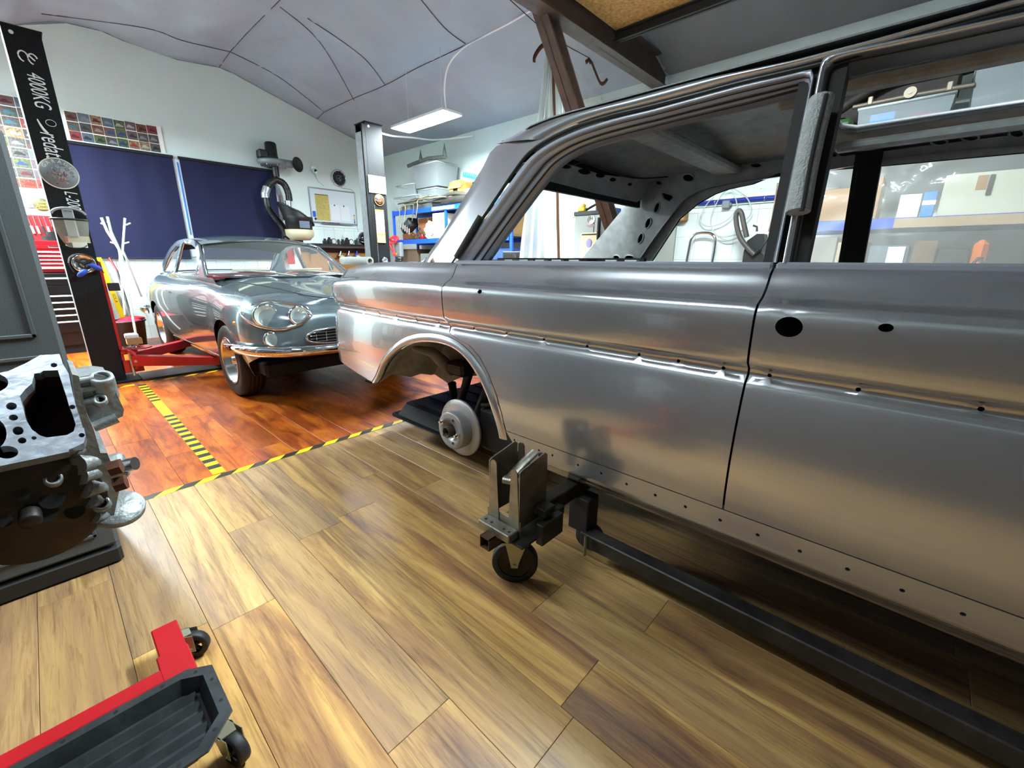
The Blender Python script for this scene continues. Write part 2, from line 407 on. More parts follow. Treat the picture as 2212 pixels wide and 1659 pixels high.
# walls: far gable wall, tiled up to 1.73
def wallpoly(y0, y1):
    p = [(XL, -.06)]+GAB+[(XR, -.06)]
    return MB().prism([(x, y0, z) for x, z in p], (0, y1-y0, 0))
WF = struct('wall_far', wallpoly(YF, YF+.15), M_WALL)
WN = struct('wall_near', wallpoly(YN-.15, YN), M_WALL)
WR = struct('wall_right', MB().box((XR, YN, -.06), (XR+.15, YF, 3.16)), M_WALL)
WL = struct('wall_left', MB().box((XL-.15, YN, -.06), (XL, YF, 3.16)), M_WALL)
def tiles(parent, axis, pos, a0, a1, z0, z1, tw, th, sgn, zo=0., ao=0.):
    """white wall tiles, one object each; axis 0 = wall runs along x, 1 = along y"""
    w0 = WORLD[parent.name]; T = .007; cnt = 0
    gm = MB()
    if axis == 0: gm.box((a0, pos, z0), (a1, pos+sgn*.003, z1))
    else: gm.box((pos, a0, z0), (pos+sgn*.003, a1, z1))
    gm.build('grout', M_GROUT, parent)
    cache = {}
    import math as _m
    i = _m.floor((a0-ao)/tw); 
    while ao+i*tw < a1-1e-6:
        l = max(a0, ao+i*tw); r = min(a1, ao+(i+1)*tw); j = _m.floor((z0-zo)/th)
        while zo+j*th < z1-1e-6:
            b = max(z0, zo+j*th); t = min(z1, zo+(j+1)*th); j += 1
            if r-l < .02 or t-b < .015: continue
            key = (round(r-l, 3), round(t-b, 3)); hw = (r-l)/2-.0012; hh = (t-b)/2-.0012
            if key not in cache:
                q = MB(); q.box((-hw, 0, -hh) if axis == 0 else (0, -hw, -hh), (hw, sgn*T, hh) if axis == 0 else (sgn*T, hw, hh), .0012)
                o = q.build('tile', M_TILE, parent, loc=(0, 0, 0)); cache[key] = o
            else: o = cache[key].copy(); COL.objects.link(o)
            c = Vector(((l+r)/2, pos, (b+t)/2)) if axis == 0 else Vector((pos, (l+r)/2, (b+t)/2)); o.location = c-w0; cnt += 1
        i += 1
    return cnt
nt1 = tiles(WF, 0, YF, 0.05, 5.2, .0, 1.735, .2, .25, -1, zo=-.065, ao=.016)
nt2 = tiles(WR, 1, XR, .9, 5.3, .9, 1.73, .205, .25, -1, zo=.93, ao=.94)
tr = MB().box((.05, YF-.02, 1.735), (5.2, YF, 1.75), .003); tag(tr.build('trim_1', M_WALL), kind='structure')
tr = MB().box((XR-.02, .9, 1.735), (XR, 5.3, 1.75), .003); tag(tr.build('trim_2', M_WALL), kind='structure')
# ceiling: sagging grey fabric, pinned down at seams
SEX = [-1.7, -.75, .55, 1.75, 2.85, 4.0, 5.2]; SEY = [-3, -1.6, -.3, 1.0, 2.45, 3.7, 4.95, 6.2, 7.4, 8.3]
def ceilz(x, y, sag):
    i = max([k for k in range(len(SEX)) if SEX[k] <= x+1e-6]+[0]); i = min(i, len(SEX)-2); j = max([k for k in range(len(SEY)) if SEY[k] <= y+1e-6]+[0]); j = min(j, len(SEY)-2)
    u = (x-SEX[i])/(SEX[i+1]-SEX[i]); v = (y-SEY[j])/(SEY[j+1]-SEY[j])
    bul = (1-(2*abs(u-.5))**4)*(1-(2*abs(v-.5))**3); edge = min(1, (YF-y)/.3)*min(1, (XR-x)/.3)
    wr = .010*sin(9*x+3*sin(2.1*y))*sin(1.7*y+x)+.008*sin(23*(x+.35*y)+2*sin(y*3))*max(0, 1-4*abs(abs(u-.5)-.4))+.012*sin(4.2*y+1.3*sin(3*x))*max(0, 1-3*abs(u-.5))
    return zc(x)-max(0, edge)*(sag*bul+wr)+.012
def ceilmesh(y0, y1, sag):
    return MB().quadgrid([[(x, y, ceilz(x, y, sag)) for x in frange(XL, XR, .09)] for y in frange(y0, y1, .09)], True, flip=True)
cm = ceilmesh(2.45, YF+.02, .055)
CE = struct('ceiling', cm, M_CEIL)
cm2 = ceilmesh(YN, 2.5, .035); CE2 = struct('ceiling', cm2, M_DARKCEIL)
# seams of the ceiling fabric
sm = MB()
for pts in ([(90, 30), (310, 60), (395, 88), (497, 112)], [(497, 112), (470, 150)], [(497, 112), (540, 65), (605, 0)], [(497, 112), (600, 165), (700, 242)], [(700, 242), (680, 262)], [(700, 242), (765, 212), (832, 184), (905, 145), (1005, 98), (1100, 50), (1160, 15)],
            [(605, 15), (690, 90), (765, 217)], [(665, 40), (780, 120), (832, 184)], [(910, 0), (960, 60), (1005, 95)]):
    q = []
    for (u, v, _) in smooth_path([Vector((a_, b_, 0)) for a_, b_ in pts], 6):
        d = ray(u, v); t = .5
        while t < 40 and (C0+d*t).z < ceilz((C0+d*t).x, min(8.25, (C0+d*t).y), .055): t += .01
        q.append(C0+d*(t-.012))
    sm.tube(q, .005, 5)
sm.build('seam', mat('seam_thread', '4c4c58', .9), CE)
# steel roof truss at y = 2.5: I-beam, knee brace, OSB board on top
tb = thing('steel_roof_truss', (3.4, 2.5, 2.95), 'dark brown steel roof beam with a slanting brace at the right wall', 'beam')
def ibeam(a, b, h, wd, tk=.012, up=(0, 0, 1)):
    a = Vector(a); b = Vector(b); d = (b-a).normalized(); up = Vector(up); up = (up-d*up.dot(d)).normalized(); sd = d.cross(up); mb = MB()
    for (o0, o1, s0, s1) in ((-h/2, -h/2+tk, -wd/2, wd/2), (h/2-tk, h/2, -wd/2, wd/2), (-h/2, h/2, -tk/2, tk/2)):
        P = [a+up*o+sd*s_ for o, s_ in ((o0, s0), (o0, s1), (o1, s1), (o1, s0))]; mb.prism(P, b-a)
    return mb
ibeam((-1.7, 2.5, 3.10), (5.18, 2.5, 3.12), .26, .15).build('beam', M_STEEL, tb)
ibeam((3.02, 2.56, 3.15), (5.19, 2.56, .52), .12, .13, up=(1, 0, 0)).build('brace', M_STEEL, tb)
ibeam((3.98, -1.0, 3.09), (3.98, 2.43, 3.09), .08, .06).build('cross_beam', mat('black_steel', '17120f', .6), tb)
sm2 = MB().box((1.2, 1.3, 3.28), (4.4, 2.45, 3.30), M=None)
osb = mat('osb_board', 'c89a58', .8, var=.4, vscale=34, col2='8a6430')
ob = tag(MB().box((2.95, 1.05, 3.135), (4.0, 2.42, 3.153)).build('osb_board', osb), 'tan strand board lying on the dark roof beams', 'board')
# lamps
LH = mat('lamp_housing', 'cfd2d6', .4)
for i, (x, y, z, a, b, en_) in enumerate(LAMPS):
    t = thing('panel_lamp', (x, y, z), 'white rectangular panel lamp hanging above the far end of the blue shelf rack' if i == 0 else ['', 'white rectangular panel lamp above the left lift post', 'white rectangular panel lamp above the silver car roof', 'added unseen fill lamp, a white rectangular panel beside the blue-grey coupe near the left wall', 'added unseen fill lamp, a white rectangular panel above the red engine stand'][i], 'lamp')
    MB().box((x-a/2, y-b/2, z), (x+a/2, y+b/2, z+.03), .004).build('housing', LH, t)
    MB().box((x-a/2+.012, y-b/2+.012, z-.004), (x+a/2-.012, y+b/2-.012, z+.0)).build('diffuser', mat('lamp_diffuser_%d' % i, 'e2f2f6', .5, emit=LAMP_E*en_), t)
    c = MB(); zt = zc(x)-.05
    for s_ in (-.35, .35): MB().tube([(x, y+s_, z+.03), (x, y+s_, zt)], .003, 5).build('hanging_wire', LH, t)
# ================================================================== silver saloon body shell on its dolly
M_SILV = mat('silver_metallic_paint', 'b6b7bc', .23, .80, coat=1.0, var=.02, vscale=300)
M_SILVIN = mat('grey_primer_inner', 'b0b2b0', .5, .0, var=.2, vscale=14, bump=.1, bscale=40)
M_UNDER = mat('dark_underseal', '191615', .7, var=.2, vscale=20)
M_LINER = mat('grey_wheel_arch_coating', '8a847a', .6, .0, var=.2, vscale=22, bump=.5, bscale=28)
M_SEAL = mat('black_door_seal', '15150f', .38)
M_FRAME = mat('grey_painted_door_frame', 'a0a4b0', .28, .25, coat=.7)
XC = 2.2
car = thing('saloon_body', (2.2, .8, .33), 'large silver four-door saloon body shell without wheels, windows or trim', 'car')
fx = pchip([(.29, 1.335), (.31, 1.298), (.335, 1.280), (.352, 1.272), (.358, 1.262), (.40, 1.258), (.438, 1.255), (.50, 1.246), (.60, 1.242), (.68, 1.246), (.75, 1.255), (.80, 1.264), (.825, 1.270),
            (.838, 1.276), (.848, 1.290), (.872, 1.288), (.882, 1.268), (.905, 1.262), (.95, 1.258), (1.0, 1.257), (1.03, 1.262), (1.043, 1.270), (1.05, 1.283), (1.062, 1.308), (1.08, 1.328), (1.10, 1.342), (1.12, 1.354), (1.132, 1.364), (1.141, 1.38)])
def side(s, z):
    x = fx(z); y = s
    if s > 1.9: x += .035*((min(s, 2.72)-1.9)/.8)**2
    if s > 2.72:
        t = min((s-2.72)/.31, pi/2); y = 2.72+.31*sin(t)*(1-.25*max(0, (.85-z)/.3)) ; x += .31*(1-cos(t))
        if (s-2.72)/.31 > pi/2: x += s-2.72-.31*pi/2
    if z > .9: z -= .085*(max(0, y-2.15)/.85)**2*(z-.9)/.241
    return Vector((x, y, z))
SEND = 2.72+.31*pi/2
ZL = [.30, .312, .335, .352, .358, .375, .41, .44, .48, .52, .56, .60, .64, .68, .72, .76, .79, .81, .825, .838, .843, .848, .86, .872, .877, .882, .893, .905, .93, .96, .99, 1.01, 1.03, 1.038, 1.045, 1.051, 1.057, 1.065, 1.075, 1.088, 1.10, 1.112, 1.123, 1.132, 1.141]
def p2(px, X=1.25): return [(lambda q: (q.y, q.z))(onx(u, v, X)) for u, v in px]
def mirror(mb):
    m_ = MB(); m_.v = [Vector((2*XC-p.x, p.y, p.z)) for p in mb.v]; m_.f = [f[::-1] for f in mb.f]; m_.sm = list(mb.sm); m_.mi = list(mb.mi); return m_
def holepx(u, v, ru, rv, X=1.26, n=14): return p2(ell(u, v, ru, rv, n), X)
arch = [(2.27, .445), (2.2, .50), (2.12, .59), (2.03, .66), (1.93, .715), (1.82, .75), (1.70, .768), (1.59, .77), (1.50, .755), (1.42, .72), (1.35, .665), (1.295, .60), (1.26, .53), (1.235, .45), (1.225, .40)]
archs = [(p.x, p.y) for p in smooth_path([Vector((a, b, 0)) for a, b in arch], 3)]
gapc = [(1.615, 1.141), (1.603, 1.07), (1.60, .87), (1.57, .825), (1.50, .80), (1.42, .785), (1.35, .745), (1.285, .68), (1.235, .60), (1.205, .52), (1.19, .445)]
trim = [(784, 677), (818, 682), (857, 688), (900, 694), (948, 701), (965, 705), (1024, 715), (1094, 725), (1175, 738), (1268, 752), (1380, 770), (1465, 784), (1562, 799), (1660, 824), (1851, 854), (2115, 897)]
trimh = [(onx(u, v, 1.289).y) for u, v in trim]
def th(y, r=.0055): return ell(y, .859, r, r, 8)
bend = []
# rear fender (quarter panel)
G = .003
fend = [(a+G, b) for a, b in gapc]+[(1.215, .40)]+archs[::-1][1:]+[(2.3, .435), (2.6, .47), (2.9, .515), (SEND, .56), (SEND, 1.141)]
hs = [th(y) for y in trimh if 1.62 < y < 2.7]+[holepx(976, 634, 9, 12), holepx(706, 693, 5, 8, 1.34)]
mb = MB().panel(fend, side, frange(1.15, SEND, .028), ZL, hs, .003, flip=True)
mb.build('rear_fender', M_SILV, car); mirror(MB().panel(fend, side, frange(1.15, SEND, .06), ZL, (), .003, flip=True)).build('rear_fender', M_SILV, car)
# rear door
YB = .298
rd = [(a-G, b) for a, b in gapc]+[(YB+G, .445), (YB+G, 1.141)]
hs = [th(y) for y in trimh if YB+.02 < y < 1.57]+[holepx(1036, 630, 4.5, 4.5)]
MB().panel(rd, side, frange(YB, 1.62, .028), ZL, hs, .003, flip=True).build('rear_door', M_SILV, car)
mirror(MB().panel(rd, side, frange(YB, 1.62, .08), ZL, (), .003, flip=True)).build('rear_door', M_SILV, car)
# front door
YA = -.78
fd = [(YB-G, 1.141), (YB-G, .445), (YA+G, .445), (YA+G, 1.141)]
hs = [th(y) for y in trimh if y < YB-.01]+[holepx(1705, 706, 30, 22, 1.26, 22), holepx(1914, 708, 17, 9, 1.26, 18)]
MB().panel(fd, side, frange(YA, YB, .03), ZL, hs, .003, flip=True).build('front_door', M_SILV, car)
mirror(MB().panel(fd, side, frange(YA, YB, .09), ZL, (), .003, flip=True)).build('front_door', M_SILV, car)
# front fender with its arch (beside and behind the camera)
fa = [(-1.22+.37*cos(t), .44+.34*sin(t)) for t in [pi*i/14 for i in range(15)]]
ff = [(YA-G, 1.141), (YA-G, .44)]+fa+[(-1.95, .48), (-1.95, 1.141)]
for mr in (0, 1):
    q = MB().panel(ff, lambda s, z: side(s, z)+Vector((.10*max(0, (-s-1.1)/.85)**2, 0, -.08*max(0, (-s-.9)/1.05)*max(0, (z-.9)/.24))), frange(-1.95, YA, .06), ZL, (), .003, flip=True)
    (mirror(q) if mr else q).build('front_fender', M_SILV, car)
nose = MB().box((1.42, -1.98, .5), (2.98, -1.93, 1.05), .02); nose.build('front_panel', M_SILV, car)
hood = []
for y in frange(-1.95, -.95, .1): hood.append([(x, y, 1.125+.03*(1-((x-2.2)/.8)**2)-.08*max(0, (-y-.9)/1.05)) for x in frange(1.39, 3.01, .08)])
MB().quadgrid(hood, True, True).build('hood', M_SILV, car)
# rocker panels with the row of trim holes
rk = [(1.19, .4415), (1.135, .375), (1.09, .30), (-.80, .30), (-.80, .4415)]
rh = [(1112, 950), (1165, 972), (1194, 983), (1249, 1004), (1299, 1022), (1354, 1045), (1416, 1069), (1481, 1094), (1556, 1123), (1637, 1155), (1728, 1190), (1831, 1229), (1949, 1275), (2080, 1326)]
hs = [ell(onx(u, v, 1.26).y, onx(u, v, 1.26).z, .0055, .0055, 8) for u, v in rh]
hs = [h for h in hs if min(p[1] for p in h) > .362 or True]
MB().panel(rk, side, frange(-.8, 1.2, .04), ZL[:9], hs, .003, flip=True).build('rocker_panel', M_SILV, car)
mirror(MB().panel(rk, side, frange(-.8, 1.2, .1), ZL[:9], (), .003, flip=True)).build('rocker_panel', M_SILV, car)
# rear panel and trunk deck
rp = []
for z in ZL[10:]: rp.append([side(SEND, z)+Vector((d, .012*sin(pi*d/((XC-1.62)*2)), 0)) for d in frange(0, 2*(XC-side(SEND, z).x), .07)][:18])
rows = []
for z in ZL[10:]:
    a = side(SEND, z); rows.append([Vector((a.x+(2*(XC-a.x))*t, a.y+.02*sin(pi*t), a.z)) for t in [i/14 for i in range(15)]])
MB().quadgrid(rows, True, True).build('rear_panel', M_SILV, car)
rows = []
for s in frange(1.96, SEND, .04):
    a = side(s, 1.141); rows.append([Vector((a.x+2*(XC-a.x)*t, a.y+.02*sin(pi*t)*max(0, (s-2.72)/.5), a.z+.006*sin(pi*t))) for t in [i/16 for i in range(17)]])
MB().quadgrid(rows, True, True).build('trunk_lid', M_SILV, car)
# arch lip: rolled bright bead along the arch, and the coated wheel housing behind
lip = smooth_path([Vector((fx(b)-.002, a, b)) for a, b in arch], 4)
def sweep_out(pts, w_, d):
    """flared arch bead"""
    rows = []
    c = Vector((0, 1.72, .42))
    for p in pts:
        o = Vector((0, p.y-c.y, p.z-c.z)).normalized()
        rows.append([p+o*w_+Vector((.003, 0, 0)), p+o*w_*.75+Vector((-d*.35, 0, 0)), p+o*w_*.45+Vector((-d*.9, 0, 0)), p+o*w_*.2+Vector((-d, 0, 0)), p+Vector((-d*.8, 0, 0)), p-o*.003+Vector((-d*.3, 0, 0)), p-o*.004+Vector((.02, 0, 0))])
    return rows
q = MB().quadgrid(sweep_out(lip, .038, .008), True); q.build('wheel_arch_lip', M_SILV, car)
mirror(MB().quadgrid(sweep_out(lip, .038, .008), True)).build('wheel_arch_lip', M_SILV, car)
rows = []
rn = random.Random(2)
for p in lip:
    rows.append([Vector((x+.0, p.y+(1.72-p.y)*.02*k, max(p.z, .40)+.012*sin(k*1.9+p.y*5)+(.03 if k in (2, 3) else 0))) for k, x in enumerate([1.27, 1.31, 1.36, 1.42, 1.48, 1.55, 1.62, 1.66])])
q = MB().quadgrid(rows, True)
wallp = [(a, max(b, .43)) for a, b in archs]; wallp = [(2.42, .44), (2.34, .56)]+wallp[3:-2]+[(1.22, .56), (1.32, .50), (1.45, .53), (1.6, .56), (1.75, .52), (1.85, .50), (2.0, .43), (2.2, .45)]
q.panel(wallp, lambda a, b: (1.60+.03*sin(6*a)+.02*sin(15*b), a, b), frange(1.2, 2.4, .06), frange(.42, .8, .05), (), .004, flip=True)
q.tube([(1.30, 1.93, .70), (1.42, 1.92, .66), (1.52, 1.95, .58), (1.6, 1.98, .50)], [.012, .03, .04, .03], 8)
q.build('wheel_housing', M_LINER, car); mirror(q).build('wheel_housing', M_LINER, car)
# dark under-body, trunk floor, black sheets standing in for shade behind the holes
ub = MB(); ub.box((1.36, -1.9, .33), (3.04, 1.15, .38), .01); ub.build('floor_pan', M_UNDER, car)
ub = MB(); ub.box((1.66, 1.0, .50), (2.74, 3.0, .54), .01); ub.box((1.40, 2.3, .50), (3.0, 2.98, .53), .01); ub.build('trunk_floor', M_UNDER, car)
for mr in (0, 1):
    q = MB().box((1.325, -.76, .42), (1.335, 1.18, 1.04)); (mirror(q) if mr else q).build('door_hole_shade', M_BLACKM, car)  # black sheet stands in for the shade inside the door holes
q = MB().box((1.345, 1.22, .80), (1.352, 2.6, 1.03)); q.build('fender_hole_shade', M_BLACKM, car)  # shade behind the fender holes, put in as a black sheet
# --- greenhouse
def GP(px, dx=0.): return [onp(u, v, 1.38, .25)+Vector((dx, 0, 0)) for u, v in px]
Fg = lambda y, z: 1.38+.25*(z-1.15)
outer = GP([(893, 566), (900, 562), (1040, 362), (1058, 330), (1072, 316), (1090, 308), (1130, 287), (1180, 262), (1260, 238), (1350, 215), (1500, 175), (1630, 148), (1765, 120), (1900, 82), (2100, 27), (2212, -5)])+[Vector((Fg(0, 1.675), y, 1.675)) for y in (-.3, -.55, -.78)]
sealo = GP([(975, 567), (1050, 455), (1120, 352), (1150, 320), (1180, 300), (1210, 284), (1250, 267), (1320, 246), (1400, 227), (1500, 201), (1600, 174), (1765, 135), (1900, 97), (2100, 42), (2212, 12)])+[Vector((Fg(0, 1.66), y, 1.66)) for y in (-.3, -.55, -.78)]
po = [(p.y, p.z) for p in outer[:8]]+[(p.y, p.z) for p in sealo[:7][::-1]]
def cp(y, z):
    yr = 1.94-.915*(z-1.16); d = max(0, yr-y); return Vector((Fg(y, z)+.045*max(0, 1-d/.11)**2*min(1, max(0, (1.62-z)/.35)), y, z))
q = MB().panel(po, cp, frange(1.0, 2.0, .03), frange(1.14, 1.72, .03), (), .006, flip=True); q.build('rear_pillar', M_SILV, car)
mirror(q).build('rear_pillar', M_SILV, car)
def loftc(A, B, steps, n=90, flip=False):
    A = resample(A, n); B = resample(B, n); rows = []
    for a, b in zip(A, B): rows.append([a.lerp(b, t)+Vector((d, 0, 0)) for t, d in steps])
    return MB().quadgrid(rows, True, flip)
def both(name, mb, m_):
    mb.build(name, m_, car); mirror(mb).build(name, m_, car)
so = smooth_path(outer[5:], 4); ss = smooth_path(sealo[4:], 4)
both('roof_rail', loftc(so, ss, [(0, .03), (-.25, .012), (0, -.004), (.3, -.014), (.6, -.012), (.9, .0), (1, .012)], 90), M_SILV)
# black rubber seals following the door aperture
sl = smooth_path(sealo, 4)
both('door_seal', MB().tube([p+Vector((.006, 0, -.004)) for p in sl], (.008, .008), 6), M_SEAL)
A = smooth_path(GP([(980, 567), (1055, 462), (1127, 362), (1158, 330), (1190, 309), (1222, 293), (1262, 277), (1330, 256), (1405, 238), (1500, 212), (1600, 185), (1690, 165)], .0), 4)+GP([(1752, 150), (1758, 158), (1676, 567)])
B = smooth_path(GP([(1027, 567), (1098, 465), (1168, 372), (1192, 347), (1220, 328), (1250, 313), (1300, 296), (1370, 277), (1450, 256), (1530, 236), (1600, 219), (1660, 203)], .03), 4)+GP([(1731, 183), (1736, 190), (1656, 567)], .03)
st = [(0, .012), (.0, -.002), (.22, -.004), (.26, .004), (.30, .008), (.52, .006), (.56, .016), (.62, .022), (.80, .020), (.84, .032), (1, .034), (1.02, .06)]
both('rear_door_frame', loftc(A, B, st, 110), M_FRAME)
for off, rr in ((.27, .003), (.6, .0035), (.86, .004)):
    A1 = resample(A, 110); B1 = resample(B, 110); pth = [a.lerp(b, off)+Vector((.004+.02*off, 0, 0)) for a, b in zip(A1, B1)]
    both('seal_strip', MB().tube(pth, rr, 5), M_SEAL)
A = GP([(1690, 567), (1766, 165), (1774, 132), (1790, 118), (1830, 108), (2000, 73), (2212, 27)])+[Vector((Fg(0, 1.645), y, 1.645)) for y in (-.3, -.5, -.66)]
B = GP([(1722, 573), (1802, 190), (1806, 165), (1814, 152), (1850, 142), (2000, 110), (2212, 62)], .03)+[Vector((Fg(0, 1.61)+.03, y, 1.61)) for y in (-.3, -.5, -.64)]
st = [(0, .02), (0, .0), (.08, -.012), (.25, -.016), (.42, -.010), (.46, .002), (.55, .010), (.85, .012), (.92, .03), (1, .034), (1.02, .06)]
both('front_door_frame', loftc(A, B, st, 120), M_SILV)
A1 = resample(A, 100); B1 = resample(B, 100)
both('seal_strip', MB().tube([a.lerp(b, .46)+Vector((.008, 0, 0)) for a, b in zip(A1, B1)], .004, 5), M_SEAL)
both('center_pillar', MB().prism([(1.405, .23, 1.12), (1.405, .335, 1.12), (1.53, .345, 1.665), (1.53, .24, 1.665)], (.05, 0, .0)), M_UNDER)
# front pillar, cowl
both('front_pillar', MB().tube([(1.505, -.64, 1.67), (1.50, -.80, 1.62), (1.42, -1.02, 1.16)], [(.03, .02)]*3, 8), M_SILV)
both('window_sill', MB().box((1.372, -.76, 1.128), (1.45, YB-.004, 1.152), .006).box((1.372, YB+.004, 1.128), (1.45, 1.64, 1.1515), .006), M_FRAME)
# roof skin with the large sunroof aperture, primer-grey inner side
def rf(x, y, dz=0): return Vector((x, y, 1.685+.05*(1-((x-2.2)/.7)**2)-.06*max(0, (y-1.1)/.42)**2-.03*max(0, (-y-.3)/.5)**2+dz))
RP = [(1.50, -.82), (1.50, 1.30), (1.62, 1.50), (2.78, 1.50), (2.90, 1.30), (2.90, -.82)]
sr = [(1.88, -.50), (1.84, -.46), (1.84, .34), (1.88, .385), (2.52, .385), (2.58, .33), (2.58, -.46), (2.53, -.50)]
MB().panel(RP, lambda x, y: rf(x, y, .012), frange(1.5, 2.9, .07), frange(-.82, 1.5, .08), [sr[::-1]], .004).build('roof', M_SILV, car)
sr2 = [(a+(.02 if a > 2.2 else -.02)*-1, b*.97) for a, b in sr]
MB().panel(RP, lambda x, y: rf(x, y, -.012+.004*sin(7*x)*sin(5*y)), frange(1.5, 2.9, .07), frange(-.82, 1.5, .08), [sr[::-1]], .004, flip=True).build('roof_lining_sheet', M_SILVIN, car)
q = MB(); lp = [rf(a, b, .0) for a, b in sr]
q.tube(lp, .013, 8, closed=True); q.build('sunroof_rim', M_SILV, car)
q = MB().box((1.56, .86, 1.635), (2.84, .99, 1.675), .012); q.build('roof_crossmember', M_SILVIN, car)
q = MB(); q.box((2.60, -.6, 1.64), (2.66, .4, 1.68), .01); q.box((1.74, -.6, 1.64), (1.80, .4, 1.68), .01); q.box((1.80, .40, 1.64), (2.6, .46, 1.675), .01); q.build('sunroof_frame', M_SILVIN, car)
# header over the rear window, with slots
hp = [(onyy.x, onyy.z) for onyy in [ony(u, v, 1.45) for u, v in [(1128, 374), (1250, 405), (1377, 440), (1430, 405), (1430, 396), (1290, 378), (1170, 340)]]]
hh = [[(q_.x, q_.z) for q_ in [ony(a, b, 1.45) for a, b in ell(u, v, ru, rv, 12, .25)]] for u, v, ru, rv in [(1217, 361, 11, 4.5), (1257, 372, 14, 5.5), (1291, 380, 10, 5), (1319, 389, 7, 4), (1356, 399, 5, 3)]]
hpm = [(1.48, 1.53)]+hp
MB().panel(hpm, lambda x, z: (x, 1.45-(z-1.58)*.5, z), frange(1.45, 3, .08), frange(1.5, 1.7, .03), hh, .006).build('rear_window_header', M_SILVIN, car)
MB().box((1.55, 1.475, 1.50), (2.86, 1.50, 1.67), .0).build('header_hole_shade', M_BLACKM, car)  # black sheet paints the shade behind the header slots
# far-side inner pillar and roof rail, with its punched holes
ip = p2([(1265, 564), (1262, 560), (1377, 441), (1352, 415), (1395, 395), (1500, 380), (1690, 338), (1745, 328)], 3.0)+[(.40, 1.66), (-.6, 1.66), (-.78, 1.62), (-.78, 1.57), (-.6, 1.585), (.27, 1.60), (.50, 1.61)]+p2([(1730, 375), (1690, 385), (1640, 404), (1590, 414), (1560, 424), (1520, 445), (1480, 475), (1412, 564)], 3.0)
ih = [holepx(u, v, ru, rv, 3.0, 14) for u, v, ru, rv in [(1338, 557, 7, 5.5), (1366, 557, 10, 5.5), (1592, 375, 18, 5), (1650, 367, 12, 5.5), (1508, 392, 12, 8), (1445, 402, 7, 5), (1812, 346, 8, 6), (1947, 322, 12, 7), (2027, 322, 17, 7), (2090, 314, 18, 7), (2184, 306, 16, 8)]]
for u, v in ((1394, 516), (1414, 484), (1436, 452)): ih.append(p2(ell(u, v, 5, 12, 14, radians(28)), 3.0))
ih.append(p2([(1449, 420), (1470, 426), (1473, 432), (1464, 440), (1452, 434)], 3.0))
MB().panel(ip, lambda y, z: (2*XC-Fg(y, z)-.055, y, z), frange(-.8, 2.0, .06), frange(1.14, 1.7, .04), ih, .012, flip=True).build('far_side_inner_pillar', M_SILVIN, car)
MB().panel(ip, lambda y, z: (2*XC-Fg(y, z)-.028, y, z), frange(-.8, 2.0, .1), frange(1.14, 1.7, .08), (), .003, flip=True).build('pillar_hole_shade', M_BLACKM, car)  # black sheet paints the dark cavity behind the punched holes
rim = MB()
for h in ih:
    rim.tube([(2*XC-Fg(a, b)-.057, a, b) for a, b in h], .0045, 5, closed=True)
tag(rim.build('hole_flange', M_SILVIN, car), kind='stuff')
MB().box((2.985, .262, 1.12), (3.0, .345, 1.64), .003).build('far_center_pillar', M_SILVIN, car)
q = MB(); 
for k in range(9):
    y = 1.53-.085*k; q.box((1.50+.01*k, y-.05, 1.150), (1.56, y, 1.157))
# striped parcel-shelf edge above the sill
tag(q.build('demister_slot', M_WHITE, car), kind='stuff')
MB().box((1.47, .8, 1.140), (1.62, 1.60, 1.150)).box((1.62, .8, 1.14), (1.64, 1.60, 1.164)).build('parcel_shelf', M_BLACKM, car)
# wiring hanging under the roof
q = MB(); q.tube(smooth_path([ony(u, v, 1.40) for u, v in [(1190, 345), (1235, 356), (1262, 352), (1320, 372), (1380, 385)]]+[onx(u, v, 2.9) for u, v in [(1480, 378), (1580, 362)]], 6), .004, 5)
q.build('cable', M_BLACK, car)
# foam tubes protecting the edges
M_FOAM = mat('grey_foam', 'a2a6a6', .95, var=.12, vscale=60, bump=.8, bscale=190)
pa = [onp(u, v, 1.35, .25) for u, v in [(1724, 458), (1739, 370), (1756, 290), (1775, 212)]]
q = MB(); q.tube([p+Vector((.0, 0, 0)) for p in resample(pa, 14)], [(.03, .027)]*14, 12)
q2 = MB().tube([p+Vector((-.0255, -.012, 0)) for p in resample(pa, 14)], (.004, .007), 6, flat=(1, 0, 0))
fo = tag(q.build('foam_tube', M_FOAM), 'light grey foam tube clipped over the edge of the front door frame', 'foam tube')
q2.build('slit', mat('foam_slit', '2c2e2f', .95), fo)
pa = [onp(u, v, 1.365, .25) for u, v in [(986, 556), (1038, 468)]]
q = MB(); q.tube(resample(pa, 8), .014, 10)
fo = tag(q.build('foam_tube', mat('dark_foam', '3a3d3a', .95, bump=.6, bscale=120)), 'dark grey foam tube clipped to the base of the rear pillar', 'foam tube')
# ================================================================== under and around the silver body
M_GALV = mat('bare_steel', '8f8a80', .38, .85, var=.25, vscale=18, bump=.15, bscale=60)
M_DISC = mat('brake_disc_steel', 'a9a7a6', .42, .6, var=.08, vscale=12)
M_DARKST = mat('dark_steel', '34302c', .5, .6, var=.3, vscale=14)
M_TANK = mat('black_tank_enamel', '0f1013', .5, .0, spec=.15)
M_CAST = mat('cast_wheel_tyre', '141519', .6, var=.2, vscale=10)
